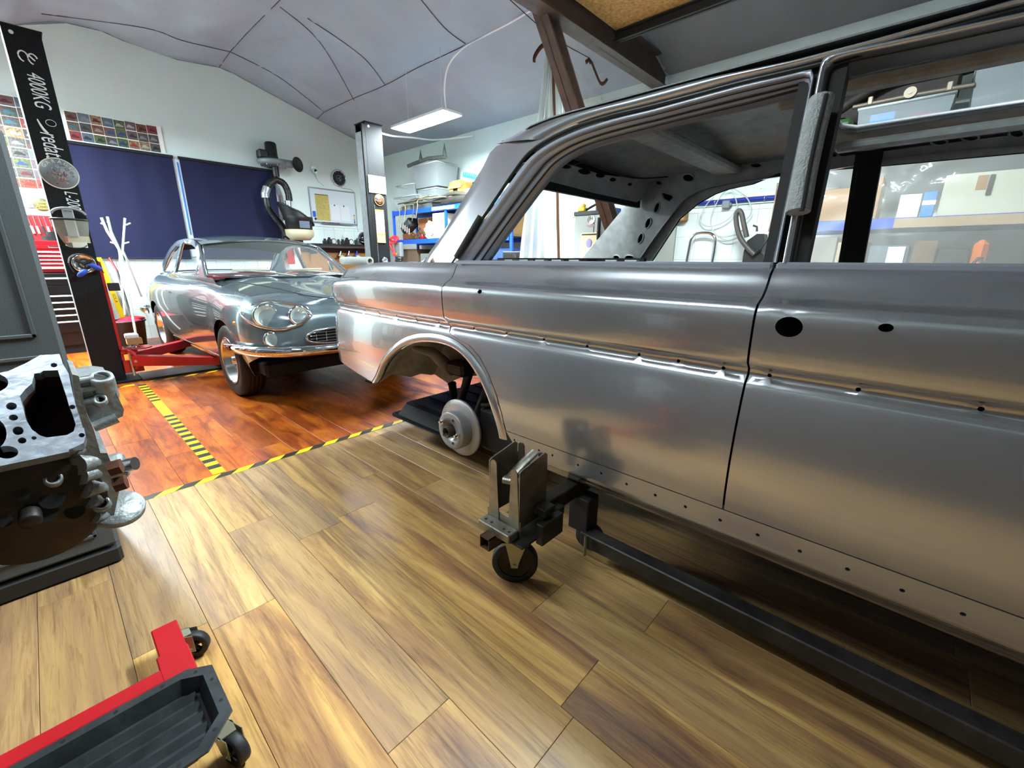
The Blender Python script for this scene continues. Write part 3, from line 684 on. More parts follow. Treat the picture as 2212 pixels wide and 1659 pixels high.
# brake disc and hub on its axle
c = Vector((1.40, 1.665, .285)); ax = (-1, .0, 0)
t = MB().tube([(1.42, 1.665, .285), (1.75, 1.66, .30), (2.2, 1.65, .32)], .05, 12).build('rear_axle', M_UNDER, car)
d = MB().lathe([(.055, -.008), (.155, -.008), (.157, -.004), (.157, .004), (.155, .008), (.10, .008)], c, ax, 40); d.build('brake_disc', M_DISC, t)
d = MB().lathe([(.104, .0), (.104, .062), (.100, .068), (.098, .07), (.045, .07), (.045, .05), (.030, .05)], c, ax, 40)
d.build('drum_hat', mat('hat_steel', '8e8c8c', .45, .5), t)
d = MB().lathe([(.030, .05), (.030, .098), (.027, .10), (.022, .10), (.022, .03), (.0, .03)], c, ax, 24); d.build('hub', M_DARKST, t)
for k in range(5):
    a = 2*pi*k/5+.9; q = c+Vector((-.071, sin(a)*.068, cos(a)*.068))
    if k in (0, 3):
        h = MB(); h.cyl(q, q+Vector((-.012, 0, 0)), .013, n=6, smooth=False); h.cyl(q, q+Vector((-.03, 0, 0)), .007, n=10); h.build('wheel_nut', M_CHROME, t)
    else: MB().cyl(q+Vector((.003, 0, 0)), q+Vector((-.001, 0, 0)), .008, n=10).build('bolt_hole', M_BLACKM, t)
MB().tube([(1.52, 1.66, .30), (1.56, 1.60, .50)], .035, 12).build('strut', M_BLACK, t)
MB().tube([(1.50, 1.84, .26), (1.56, 1.80, .46), (1.60, 1.78, .62)], [.024, .024, .03], 12).build('shock_absorber', M_BLACK, t)
MB().box((1.50, 1.76, .52), (1.66, 1.90, .60), .015).build('spring_seat', M_DARKST, t)
MB().box((1.46, 1.30, .16), (1.9, 1.60, .42), .03).build('control_arm', M_UNDER, t)
MB().tube([(1.46, 1.56, .42), (1.52, 1.38, .46), (1.7, 1.25, .47)], .012, 8).build('brake_pipe', M_DARKST, t)
# fuel tank standing on the floor
t = thing('fuel_tank', (1.95, 2.0, 0), 'black ribbed fuel tank with filler neck standing on the floor behind the brake disc', 'fuel tank')
def frus(mb, z0, z1, a, b, r=.05):
    def rr(x0, x1, y0, y1, z): 
        o = []
        for cx, cy, s in ((x1-r, y1-r, 0), (x0+r, y1-r, 1), (x0+r, y0+r, 2), (x1-r, y0+r, 3)):
            for i in range(5): an = pi/2*(s+i/4); o.append(Vector((cx+r*cos(an), cy+r*sin(an), z)))
        return o
    A = rr(*a, z0); B = rr(*b, z1); n = len(A); mb.add(A+B, [(i, (i+1) % n, n+(i+1) % n, n+i) for i in range(n)], False); return A, B
tk = MB(); a = (1.47, 2.60, 1.76, 2.42)
A, B = frus(tk, .02, .15, (1.72, 2.4, 1.86, 2.3), a); tk.add(A, [tuple(range(20))[::-1]])
A, B = frus(tk, .158, .232, a, (1.51, 2.56, 1.80, 2.38)); tk.add(B, [tuple(range(20))])
tk.build('tank_shell', M_TANK, t, bevel=.006)
fl = MB(); A, B = frus(fl, .15, .158, (1.44, 2.63, 1.73, 2.45), (1.44, 2.63, 1.73, 2.45)); fl.add(B, [tuple(range(20))]); fl.add(A, [tuple(range(20))[::-1]]); fl.build('flange', M_TANK, t)
for k in range(7): MB().box((1.56+.14*k, 1.83, .230), (1.62+.14*k, 2.35, .237), .004).build('rib', M_TANK, t)
MB().cyl((1.73, 2.10, .23), (1.72, 2.12, .375), .026, n=14).cyl((1.72, 2.12, .37), (1.72, 2.12, .385), .03, .026, n=14).build('filler_neck', M_TANK, t)
MB().box((1.74, 2.17, .237), (1.83, 2.185, .252), .004).build('blue_clip', mat('blue_clip', '1d58c0', .4), t)
# dolly: castor, uprights, cross tubes, long rails
dl = thing('body_dolly', (1.05, .87, 0), 'dark steel body dolly with one big black castor under the silver body', 'dolly')
cw = Vector((1.0, .90, .085))
wd = Vector((cos(radians(38)), sin(radians(38)), 0))     # axle of the wheel
q = MB().lathe([(.062, -.016), (.081, -.021), (.085, -.013), (.085, .013), (.081, .021), (.062, .016)], cw, wd, 32); q.build('castor_wheel', M_CAST, dl)
q = MB().lathe([(.0, -.016), (.018, -.016), (.022, -.008), (.050, -.006), (.060, -.012), (.063, -.012), (.063, .012), (.060, .012), (.05, .006), (.022, .008), (.018, .016), (0, .016)], cw, wd, 24); q.build('wheel_centre', M_DARKST, dl)
fk = MB()
for s_ in (-1, 1):
    o = cw+wd*.026*s_; up = Vector((0, 0, 1)); sd = wd.cross(up)
    P = [o-sd*.012+up*(-.012), o+sd*.012+up*(-.012), o+sd*.016+up*.01, o+sd*.045+up*.085, o-sd*.035+up*.085, o-sd*.016+up*.01]; fk.prism([p+Vector((0, 0, .012 if p.z > .1 else 0)) for p in P], wd*.003*s_)
fk.box((-.045, -.05, .095), (.045, .05, .103), M=Matrix.Translation(Vector((cw.x, cw.y, cw.z)))@Matrix.Rotation(radians(38), 4, 'Z'))
fk.cyl(cw-wd*.034, cw+wd*.034, .006, n=8); fk.build('castor_fork', mat('zinc', 'aaa890', .4, .7), dl)
def P3(u, v, z): return onz(u, v, z)
_b = MB.build
def _bz(self, name, m_, parent=None, bevel=0, loc=None):
    self.v = [p+Vector((0, 0, .05 if p.z < .3 else .05*max(0, (.5-p.z)/.2))) for p in self.v]; return _b(self, name, m_, parent, bevel, loc)
MB.build = _bz
ct = Vector((.985, .865, .0))
fr = MB(); fr.box((.925, .80, .170), (1.125, .96, .180), .002); fr.build('castor_plate', M_DARKST, dl)
# short cross channel with four holes (front face) and open square tube
MB().box((.905, .845, .180), (.955, .995, .212), .003).box((.958, .84, .18), (.962, 1.0, .24), .001).build('cross_channel', M_GALV, dl)
ch = MB()
for y in (.862, .886, .945, .975): ch.cyl((.926, y, .2115), (.926, y, .2128), .0055, n=10)
ch.build('channel_holes', M_BLACKM, dl)['kind'] = 'stuff'
st = MB()
o = Vector((.885, .955, .178)); 
for (a, b) in (((0, 0), (.0035, .045)), ((.0, 0), (.045, .0035)), ((0, .0415), (.045, .045)), ((.0415, 0), (.045, .045))):
    st.box((.872, .905+a[0], .140+a[1]), (.955, .905+b[0], .140+b[1]))
st.build('square_tube', mat('rusty_steel', '4b3024', .6, .4, var=.3, vscale=30), dl)
# the four tapered uprights and the saddle plates
up = MB()
def upr(x, y, w0, w1, h, dx=.004, ax='y'):
    m_ = MB(); z0 = .205
    if ax == 'y': m_.prism([(x, y-w0/2, z0), (x, y+w0/2, z0), (x, y+w1/2, z0+h-.01), (x, y+w1/2-.008, z0+h), (x, y-w1/2+.008, z0+h), (x, y-w1/2, z0+h-.01)], (dx, 0, 0))
    return m_.build('upright', M_GALV, dl)
upr(.955, .965, .052, .028, .275); upr(.955, .868, .052, .028, .270); upr(1.10, .965, .052, .028, .30); upr(1.10, .868, .052, .028, .29)
for y in (.985, .843):
    MB().prism([(.957, y, .215), (1.103, y, .215), (1.103, y, .495), (1.09, y, .508), (.97, y, .478), (.957, y, .47)], (0, .004, 0)).build('saddle_plate', M_GALV, dl)
MB().tube([(.985, .915, .40), (1.04, .905, .45), (1.10, .895, .49)], (.008, .022), 8, flat=(0, 0, 1)).build('swing_arm', M_GALV, dl)
MB().cyl((.968, .925, .395), (.99, .85, .40), .018, n=12).build('round_bar', M_GALV, dl)
MB().box((1.03, .79, .245), (1.09, .85, .275), .003).cyl((1.035, .80, .18), (1.035, .80, .30), .004, n=6).build('clamp_block', M_DARKST, dl)
MB().box((1.12, .80, .20), (1.16, .85, .235), .003).box((1.0, .775, .155), (1.12, .805, .235), .003).build('side_bracket', M_DARKST, dl)
MB.build = _b
# cross tube running under the body, the lower long rail on the floor, second castor
MB().box((1.10, .835, .245), (3.0, .895, .305), .004).build('cross_tube', M_DARKST, dl)
MB().box((1.275, -2.0, .055), (1.335, .80, .115), .004).build('long_rail', mat('worn_rail', '3c3936', .45, .5, var=.45, vscale=12), dl)
q = MB().lathe([(.0, -.016), (.055, -.016), (.06, 0), (.055, .016), (0, .016)], (1.35, .80, .06), (1, .3, 0), 20); q.build('castor_wheel', M_CAST, dl)
MB().box((1.29, .78, .10), (1.37, .87, .25), .004).build('rail_bracket', M_UNDER, dl)
MB().cyl((1.262, .765, .03), (1.262, .765, .12), .006, n=8).build('pin', M_GALV, dl)
for (x, y) in ((3.0, .87), (1.35, -1.9), (3.0, -1.9)):
    MB().lathe([(.0, -.016), (.072, -.016), (.075, 0), (.072, .016), (0, .016)], (x, y, .075), (1, 0, 0), 20).build('castor_wheel', M_CAST, dl)
    MB().box((x-.03, y-.03, .13), (x+.03, y+.03, .33), .003).build('upright', M_DARKST, dl)
# ================================================================== hazard tape on the floor
def tape(a, b, w_, label, stripe=.055, slant=.0, yellow=None, z=.0012):
    a = Vector((*a, 0)); b = Vector((*b, 0)); d = (b-a); Lh = d.length; d.normalize(); s = Vector((-d.y, d.x, 0))
    t = thing('hazard_tape', (a+b)/2+Vector((0, 0, .0)), label, 'floor tape')
    MB().prism([a-s*w_/2, b-s*w_/2, b+s*w_/2, a+s*w_/2], (0, 0, z)).build('yellow_strip', M_YEL, t)
    m_ = MB(); x = 0; 
    while x+stripe < Lh-slant:
        if not yellow or not (yellow[0] < x < yellow[1]):
            o = a+d*x+Vector((0, 0, z))
            m_.prism([o-s*w_/2, o+d*stripe-s*w_/2, o+d*(stripe+slant)+s*w_/2, o+d*slant+s*w_/2], (0, 0, .0004))
        x += 2*stripe
    tag(m_.build('black_stripes', M_BLK, t), kind='stuff'); return t
tape((-1.6, 2.615), (3.4, 2.635), .048, 'yellow and black tape along the joint between the tan and the orange floor', .085, .05)
tape((.487, 5.22), (.485, 2.665), .062, 'yellow and black tape running from the lift base towards the viewer over the orange floor', .055, .0, (.72, 1.15))
tape((-.3, 5.26), (.44, 5.26), .05, 'short yellow and black tape before the foot of the lift post', .09, .04)
for n_ in range(1):
    tape((.56, 5.30), (1.45, 5.34), .05, 'yellow and black tape along the front of the black lift cover plate', .09, .05)
# ================================================================== left foreground: plastic cabinet
M_PC = mat('grey_plastic_cabinet', '474b4d', .55, bump=.12, bscale=220)
M_PCB = mat('black_cabinet_base', '17181a', .5)
t = thing('plastic_cabinet', (-.5, 2.4, 0), 'tall grey plastic utility cabinet with panelled doors on a black base', 'cabinet')
X1, Y0c = .022, 2.085
MB().box((-.98, Y0c+.01, 0), (X1, Y0c+.45, .075), .012).build('base', M_PCB, t)
MB().box((-.97, Y0c+.03, .08), (X1-.005, Y0c+.44, 1.53), .02).build('body', M_PC, t)
for (xa, xb) in ((-.47, X1), (-.965, -.475)):
    dr = MB().box((xa, Y0c+.005, .085), (xb, Y0c+.034, 1.52), .012); do = dr.build('door', M_PC, t)
    b_ = MB()
    for (za, zb) in ((.145, .84), (.90, 1.44)):
        xl, xr = xa+.055, xb-.055; w_ = .012
        for (p, q) in (((xl, za), (xr, za+w_)), ((xl, zb-w_), (xr, zb)), ((xl, za), (xl+w_, zb)), ((xr-w_, za), (xr, zb))): MB().box((p[0], Y0c-.004, p[1]), (q[0], Y0c+.006, q[1]), .002).build('panel_bead', M_PC, do)
        n_ = 2
        for k in range(1, n_+1):
            xx = xl+(xr-xl)*k/(n_+1); MB().box((xx-.004, Y0c-.001, za), (xx+.004, Y0c+.006, zb), .001).build('panel_bead', M_PC, do)
# ================================================================== red engine stand with engine block and oil pan
es = thing('engine_stand', (-.2, 1.27, 0), 'red square-tube engine stand foot with black castors', 'engine stand')
rz = .098
MB().box((-.75, 1.235, rz-.05), (.035, 1.285, rz), .003).build('leg', M_RED, es)
MB().box((.025, 1.165, rz-.055), (.087, 1.465, rz-.003), .003).build('cross_bar', M_RED, es)
MB().box((.018, 1.195, rz-.06), (.0895, 1.335, rz+.001), .003).build('sleeve', M_RED, es)
MB().box((-.75, 1.0, rz-.05), (-.69, 1.5, rz), .003).build('cross_bar', M_RED, es)
MB().box((-.74, 1.225, .05), (-.67, 1.295, .95), .004).build('mast', M_RED, es)
MB().box((-.69, 1.20, .80), (-.60, 1.32, .92), .004).build('head_plate', M_RED, es)
def castor(x, y, ang, par, r=.042, zp=.045):
    ad = Vector((cos(ang), sin(ang), 0)); sd = Vector((-sin(ang), cos(ang), 0)); cc = Vector((x, y, r))
    w_ = MB().lathe([(r*.62, -.011), (r*.93, -.013), (r, -.008), (r, .008), (r*.93, .013), (r*.62, .011)], cc, ad, 24)
    for k in range(5):
        a = 2*pi*k/5; v_ = Vector((0, 0, 1))*cos(a)+sd*sin(a); w_.tube([cc+v_*r*.2, cc+v_*r*.66], .006, 6)
    w_.lathe([(0, -.012), (r*.25, -.012), (r*.25, .012), (0, .012)], cc, ad, 12)
    wo = w_.build('castor_wheel', M_RUB, par)
    f_ = MB()
    for s_ in (-1, 1):
        o = cc+ad*.018*s_; f_.prism([o-sd*.012-Vector((0, 0, .01)), o+sd*.012-Vector((0, 0, .01)), o+sd*.04+Vector((0, 0, r+.004)), o+Vector((0, 0, r+.004))-sd*.01], ad*.002*s_)
    f_.cyl(cc-ad*.024, cc+ad*.024, .005, n=8); f_.box((x-.018+sd.x*.02, y-.018+sd.y*.02, r*2+.0), (x+.018+sd.x*.02, y+.018+sd.y*.02, r*2+.004))
    f_.build('castor_fork', mat('zinc', 'aaa890', .4, .7), par)
castor(.105, 1.385, radians(60), es); castor(.100, .975, radians(20), es)
# oil pan lying on the stand
M_PAN = mat('black_oil_pan_enamel', '3a3d3f', .34, .3, var=.5, vscale=9, bump=.15, bscale=40)
t = thing('oil_pan', (-.2, 1.05, .1), 'black ribbed engine oil pan lying open side up beside the red stand leg', 'oil pan')
def pan_pts(x0, x1, y0, y1, ch, z): return [Vector((x0, y0, z)), Vector((x1-ch, y0, z)), Vector((x1, y0+ch, z)), Vector((x1, y1-ch*.5, z)), Vector((x1-ch*.8, y1, z)), Vector((x0, y1, z))]
FO = pan_pts(-.62, .110, .895, 1.150, .06, .170); FI = pan_pts(-.60, .087, .918, 1.128, .05, .170); BO = pan_pts(-.60, .072, .93, 1.117, .04, .132)
FOl = [p+Vector((0, 0, -.005)) for p in FO]
q = MB(); n_ = 6
q.add(FO+FI, [(i, (i+1) % n_, n_+(i+1) % n_, n_+i) for i in range(n_)]); q.add(FO+FOl, [(i, n_+i, n_+(i+1) % n_, (i+1) % n_) for i in range(n_)]); 
q.add(FI+BO, [(i, (i+1) % n_, n_+(i+1) % n_, n_+i) for i in range(n_)]); q.add(BO, [tuple(range(n_))]); q.add([p+Vector((0, 0, -.008)) for p in BO], [tuple(range(n_))[::-1]])
q.add([p-Vector((0, 0, .005)) for p in FI]+[p+Vector((0, 0, -.008)) for p in BO], [(i, n_+i, n_+(i+1) % n_, (i+1) % n_) for i in range(n_)])
q.build('pan_shell', M_PAN, t)
for k in range(5): MB().prism([(-.60, .946+.034*k, .132), (-.60, .964+.034*k, .132), (-.60, .958+.034*k, .146)], (.665, 0, 0)).build('rib', M_PAN, t)
h = MB()
for i in range(n_):
    a, b = (FO[i]+FI[i])/2, (FO[(i+1) % n_]+FI[(i+1) % n_])/2; m_ = max(1, int((b-a).length/.075))
    for k in range(m_): p = a.lerp(b, (k+.5)/m_); h.cyl(p, p+Vector((0, 0, .0006)), .0042, n=10)
tag(h.build('bolt_holes', M_BLACKM, t), kind='stuff')
# ================================================================== engine block hanging on the stand
M_ALU = mat('cast_aluminium', '8d9090', .5, .55, var=.2, vscale=16, bump=.35, bscale=70)
M_DECK = mat('machined_deck', '999ea8', .36, .6, var=.25, vscale=40, bump=.1, bscale=60)
M_CASTI = mat('oily_cast_iron', '181310', .45, .4, var=.5, vscale=10, bump=.3, bscale=40, col2='3a2c1e')
M_RUST = mat('rusty_bolt', '5a3423', .7, .4, var=.3, vscale=30)
en = thing('engine_block', (-.12, 1.1, .68), 'bare grey engine block with open deck hanging on the red engine stand', 'engine block')
ZP = lambda x, y: (x*.3616, 740+y*.3616)
DP0 = Vector((-.1, 1.0, .845)); DN = Vector((0, -.72, .69)).normalized()
def dk(zx, zy, off=0.):
    u, v = ZP(zx, zy); d = ray(u, v); P0 = DP0+DN*off; return C0+d*((P0-C0).dot(DN)/d.dot(DN))
DX = Vector((1, 0, 0)); DY = DN.cross(DX)
def d2(zx, zy): p = dk(zx, zy)-DP0; return (p.dot(DX), p.dot(DY))
def d3(a, b): return DP0+DX*a+DY*b
deck = [d2(*q) for q in [(-500, 260), (-200, 210), (0, 180), (50, 170), (150, 125), (240, 75), (355, 68), (375, 125), (410, 185), (432, 290), (455, 380), (500, 500), (512, 560), (500, 600), (412, 640), (410, 652), (0, 738), (-500, 850)]]
opening = [d2(*q) for q in [(258, 168), (345, 165), (370, 240), (400, 330), (410, 372), (432, 425), (452, 490), (440, 530), (400, 552), (280, 567), (240, 555), (192, 520), (160, 470), (138, 390), (118, 320), (150, 280), (190, 245), (205, 185), (240, 182)]]
hl = [opening]
for zx, zy, a_, b_ in [(68, 380, 33, 22), (80, 448, 28, 18), (108, 527, 33, 25), (132, 585, 26, 18), (203, 570, 16, 10), (432, 385, 18, 13), (488, 553, 18, 13), (322, 135, 20, 13), (-60, 240, 110, 60), (-60, 545, 100, 100), (40, 655, 70, 38), (-260, 420, 130, 120)]:
    hl.append([d2(*q) for q in ell(zx, zy, a_, b_, 20)])
q = MB().panel(deck, d3, frange(-.45, .1, .03), frange(-.05, .25, .03), hl, .022); q.build('deck', M_DECK, en, bevel=0)
# block walls under the deck
bw = MB(); bot = [dk(*q) for q in [(-500, 850), (0, 738), (410, 652)]]
lower = [ony(*ZP(*q), 1.02) for q in [(-500, 855), (0, 742), (415, 655), (470, 800), (530, 960), (572, 1090), (300, 1180), (0, 1285), (-500, 1450)]]
bw.prism(lower, (0, .26, 0)); bw.build('crankcase', M_CASTI, en)
inn = MB()
ctr = [d3(*p)-DN*.02 for p in deck]
rows = [[d3(*p)-DN*.022 for p in opening+opening[:1]], [d3(*p)-DN*.10 for p in opening+opening[:1]]]
inn.quadgrid(rows, False); inn.add([d3(*p)-DN*.10 for p in opening], [tuple(range(len(opening)))]); inn.build('chain_chamber', mat('rusty_dark', '3a1c10', .7, .2, var=.5, vscale=14), en)
back = MB(); back.prism([p+Vector((0, .0, 0)) for p in [d3(*p)-DN*.11 for p in deck]], -DN*.10); back.build('block_body', M_CASTI, en)
for i, (zx, zy, a_, b_) in enumerate([(-60, 240, 110, 60), (-60, 545, 100, 100), (-260, 420, 130, 120)]):
    pts = [dk(*q, -.02) for q in ell(zx, zy, a_, b_, 20)]; MB().quadgrid([pts+pts[:1], [p-DN*.085 for p in pts+pts[:1]]], True).build('bore', mat('bore_dark', '15100e', .5, .3), en)
# front cover: ribbed cast flank
fc = MB()
fl_ = [(432, 190, 1.10), (455, 380, 1.06), (512, 560, 1.03), (460, 640, 1.0), (480, 760, 1.0), (520, 900, 1.0), (560, 1080, 1.0), (680, 1040, 1.0), (720, 850, 1.0), (640, 660, 1.03), (600, 660, 1.03), (560, 520, 1.06), (520, 430, 1.08), (470, 200, 1.12)]
fc.prism([ony(*ZP(x, y), 1.02) for x, y, _ in fl_], (0, .16, 0)); fc.build('front_cover', M_ALU, en, bevel=.006)
for (a_, b_, r) in [((440, 650), (560, 635), .008), ((465, 735), (600, 700), .017), ((480, 800), (620, 770), .015), ((500, 870), (640, 860), .018), ((530, 940), (640, 935), .015), ((560, 1040), (680, 1030), .012), ((450, 700), (540, 690), .010)]:
    MB().cyl(ony(*ZP(*a_), 1.015), ony(*ZP(*b_), 1.04), r, r*.9, n=14).build('casting_rib', M_ALU, en, bevel=.002)
# water pump boss with the upward opening
p0 = ony(*ZP(605, 215), 1.12); p1 = ony(*ZP(640, 440), 1.12)
wp = MB(); wp.prism([ony(*ZP(x, y), 1.08) for x, y in [(430, 262), (430, 215), (560, 190), (650, 200), (665, 235), (740, 400), (735, 440), (600, 500), (570, 530), (520, 430), (470, 400)]], (0, .10, 0)); wp.build('water_pump_housing', M_ALU, en, bevel=.012)
MB().lathe([(.011, -.03), (.011, .002), (.017, .002), (.018, -.004), (.020, -.05)], ony(*ZP(605, 205), 1.075)+Vector((0, 0, .0)), (0, -.5, .87), 20).build('outlet_collar', M_ALU, en)
MB().lathe([(0, -.02), (.011, -.02)], ony(*ZP(605, 205), 1.075), (0, -.5, .87), 20).build('outlet_bore', M_BLACKM, en)
for (x, y, r) in ((598, 342, .010), (322, 135, .0), (605, 965, .013), (318, 815, .012)):
    if r: 
        o = ony(*ZP(x, y), 1.07 if y < 400 else 1.015); MB().lathe([(r*.6, -.004), (r*.6, .004), (r, .004), (r*1.1, -.008)], o, (0, -.8, .6), 16).build('threaded_boss', M_ALU, en); MB().lathe([(0, -.003), (r*.6, -.003)], o, (0, -.8, .6), 16).build('bolt_hole', M_BLACKM, en)
for s_ in ([(440, 235), (560, 215), .006], [(440, 290), (620, 265), .006], [(450, 360), (590, 340), .007], [(560, 505), (700, 450), .010]):
    MB().cyl(ony(*ZP(*s_[0]), 1.075), ony(*ZP(*s_[1]), 1.075), s_[2], n=8).build('casting_rib', M_ALU, en)
# oil pump boss, shaft, bolts
MB().lathe([(.0, .02), (.022, .02), (.026, .014), (.028, -.03)], ony(*ZP(670, 750), 1.06), (.95, -.2, .12), 24).build('pump_boss', M_ALU, en)
sh = MB(); a_ = ony(*ZP(690, 748), 1.05); b_ = ony(*ZP(808, 722), 1.03); sh.cyl(a_, b_, .0125, n=20); sh.build('shaft', mat('ground_steel', '9b9ba0', .22, .95), en)
for x, y in ((655, 755), (685, 850)):
    o = ony(*ZP(x, y), 1.0); MB().cyl(o, o+Vector((.016, -.004, .002)), .0145, n=6, smooth=False).build('bolt_head', M_RUST, en)
# lower flange
MB().lathe([(.0, .004), (.040, .004), (.042, .0), (.042, -.008), (.0, -.008)], ony(*ZP(700, 985), 1.04), (.15, -.45, .88), 32).build('lower_flange', M_ALU, en)
# crank end: round plate, stub and bolt holes
c_ = ony(*ZP(200, 1010), 1.018)
MB().lathe([(0, .004), (.085, .004), (.092, .0)], c_, (0, -1, .0), 40).build('end_plate', M_CASTI, en)
MB().lathe([(0, .026), (.012, .026), (.014, .023), (.014, .0)], ony(*ZP(178, 1020), 1.01), (0, -1, -.25), 24).build('crank_stub', M_DARKST, en)
for x, y, a_ in ((130, 907, .010), (312, 935, .016), (275, 1015, .016), (340, 972, .007), (448, 1008, .013), (25, 1065, .010), (192, 1075, .007), (205, 990, .008)):
    MB().cyl(ony(*ZP(x, y), 1.0125), ony(*ZP(x, y), 1.011), a_, n=16).build('bolt_hole', M_BLACKM, en)
# ================================================================== blue-grey coupe on the lift bay
M_BG = mat('blue_grey_metallic_paint', '788990', .24, .66, coat=1.0)
M_LEA = mat('red_leather', '8a1420', .5)
M_TIRE = mat('tyre_rubber', '131314', .62, bump=.2, bscale=90)
M_RIM = mat('polished_rim', 'c9cbcd', .18, 1.)
M_WG = mat('coupe_glass', 'e9f5f2', .01, alpha=.07, spec=1.)
M_LENS = mat('headlamp_lens', 'f2f5ef', .05, alpha=.12, spec=1.)
TC = Matrix.Translation(Vector((1.785, 4.22, 0)))@Matrix.Rotation(radians(1.0), 4, 'Z')
cp_ = thing('coupe', (1.785, 4.22, 0), 'blue-grey classic coupe with twin round headlamps and chrome bumper', 'car')
CW = TC.inverted()
def cpart(name, mb, m_, par=None, bevel=0): return mb.xf(TC).build(name, m_, par or cp_, bevel)
def mx(mb):
    m_ = MB(); m_.v = [Vector((-p.x, p.y, p.z)) for p in mb.v]; m_.f = [f[::-1] for f in mb.f]; m_.sm = list(mb.sm); m_.mi = list(mb.mi); return m_
def cboth(name, mb, m_):
    b_ = mx(mb); cpart(name, mb, m_); cpart(name, b_, m_)
wv = pchip([(-.8, .795), (-.4, .80), (0, .81), (.5, .795), (1.2, .80), (2.2, .81), (2.7, .815), (3.2, .78), (3.75, .69)])
zsv = pchip([(-.8, .80), (-.5, .855), (0, .895), (.5, .925), (1.0, .94), (2.0, .945), (2.7, .95), (3.2, .92), (3.75, .86)])
gv = pchip([(0, .90), (.12, .945), (.35, .985), (.55, 1.0), (.72, .992), (.84, .965), (.92, .925), (.97, .885), (1, .845)])
def cs(s, t):
    """s along the body, t height 0..1 from sill to shoulder"""
    y = s; r = .42
    if s < -.38:
        u = min((-.38-s)/r, pi/2); y = -.38-r*sin(u)
    zz = zsv(y); z = .23+(zz-.23)*t; x = wv(y)*gv(t)
    if s < -.38:
        x -= r*(1-cos(u)); ex = (-.38-s)/r-pi/2
        if ex > 0: x -= ex*r
        y += .10*(abs(t-.55)**2)*sin(u)*1.6
        if t > .85: y += .10*((t-.85)/.15)**2*sin(u)
    return Vector((-max(0, x), y, z))
SN = -.38-.42*pi/2-.40
TL = [i/22 for i in range(23)]
def zt(y, z): return (z-.23)/(zsv(y)-.23)
def archc(yc, r, n=16): return [(yc+r*cos(pi*i/n), zt(yc+r*cos(pi*i/n), max(.23, .31+r*sin(pi*i/n)))) for i in range(n+1)]
a1 = archc(0, .355); a2 = archc(2.62, .345)
body = [(SN, .40), (-.7, .38), (-.42, .20), (-.355, .0)]+a1[::-1]+[(.355, 0), (2.275, 0)]+a2[::-1]+[(2.965, 0), (3.3, .12), (3.75, .3), (3.75, 1), (SN, 1)]
cboth('body_side', MB().panel(body, cs, frange(SN, 3.75, .055), TL, (), .004, flip=False), M_BG)
zc_ = pchip([(-.85, .80), (-.6, .845), (-.2, .89), (.3, .945), (.75, .985)])
rows = []
for s in frange(SN, .78, .05):
    a = cs(s, 1); fy = min(a.y, s) if s > -.38 else a.y; t_ = []
    cw_ = .09*max(0, min(1, (s-.3)/.4))
    for k in range(19):
        t = k/9-1; x = a.x*abs(t)*(1 if t < 0 else -1); e = abs(t)
        z = a.z*e**3+(1-e**3)*(zc_(a.y)+.012*(1-e*e)); z += .018*sin(pi*min(1, e))*(e > .3)
        t_.append(Vector((x, a.y-cw_*(1-e*e)*2, z)))
    rows.append(t_)
cpart('hood', MB().quadgrid(rows, True, True), M_BG)
rows = []
for s in frange(2.45, 3.75, .06):
    a = cs(s, 1); rows.append([Vector((a.x*t, s, a.z*abs(t)**3+(1-abs(t)**3)*(a.z+.045))) for t in [1-k/8 for k in range(17)]])
cpart('trunk_lid', MB().quadgrid(rows, True, True), M_BG)
rows = [[cs(3.75, t)*(1-k/6)+Vector((0, 3.75, cs(3.75, t).z))*(k/6) for k in range(7)] for t in TL[6:]]
cboth('rear_panel', MB().quadgrid([[Vector((p.x, 3.75+.05*sin(pi/2*j/6), p.z)) for j, p in enumerate(r)] for r in rows], True), M_BG)
# belt strip from the shoulder to the foot of the side windows
def gs(y, z, e=0): return Vector((-(.70-.125*((z-.985)/.345))+e+.06*max(0, (y-1.9)/.9)**2, y, z))
rows = [[cs(y, 1), cs(y, 1).lerp(gs(y, .985), .5)+Vector((0, 0, .012)), gs(y, .985)] for y in frange(.45, 2.7, .1)]
cboth('belt_panel', MB().quadgrid(rows, True, True), M_BG)
# greenhouse
sidep = [(.60, .985), (.80, 1.11), (1.08, 1.285), (1.30, 1.335), (1.6, 1.35), (1.95, 1.335), (2.25, 1.27), (2.5, 1.16), (2.80, .985)]
w1 = [(.78, 1.0), (.95, 1.12), (1.15, 1.25), (1.35, 1.292), (1.70, 1.305), (1.72, 1.0)]
w2 = [(1.79, 1.0), (1.78, 1.30), (1.95, 1.285), (2.15, 1.22), (2.30, 1.12), (2.38, 1.0)]
cboth('roof_side', MB().panel(sidep, gs, frange(.6, 2.8, .08), frange(.985, 1.36, .05), [w1, w2], .02), M_BG)
cboth('side_window', MB().panel(w2, lambda y, z: gs(y, z, .01), frange(1.7, 2.4, .2), frange(1., 1.3, .1), (), .003), M_WG)
cboth('vent_window', MB().panel([(.78, 1.0), (.95, 1.12), (1.0, 1.15), (1.0, 1.0)], lambda y, z: gs(y, z, .01), frange(.7, 1., .2), frange(1., 1.3, .1), (), .003), M_WG)
for pg in (w1, w2): cboth('window_trim', MB().tube([gs(y, z, -.004) for y, z in pg], .006, 6, closed=True), M_CHROME)
cboth('vent_bar', MB().tube([gs(1.0, 1.0), gs(1.0, 1.17)], .006, 6), M_CHROME)
rows = []
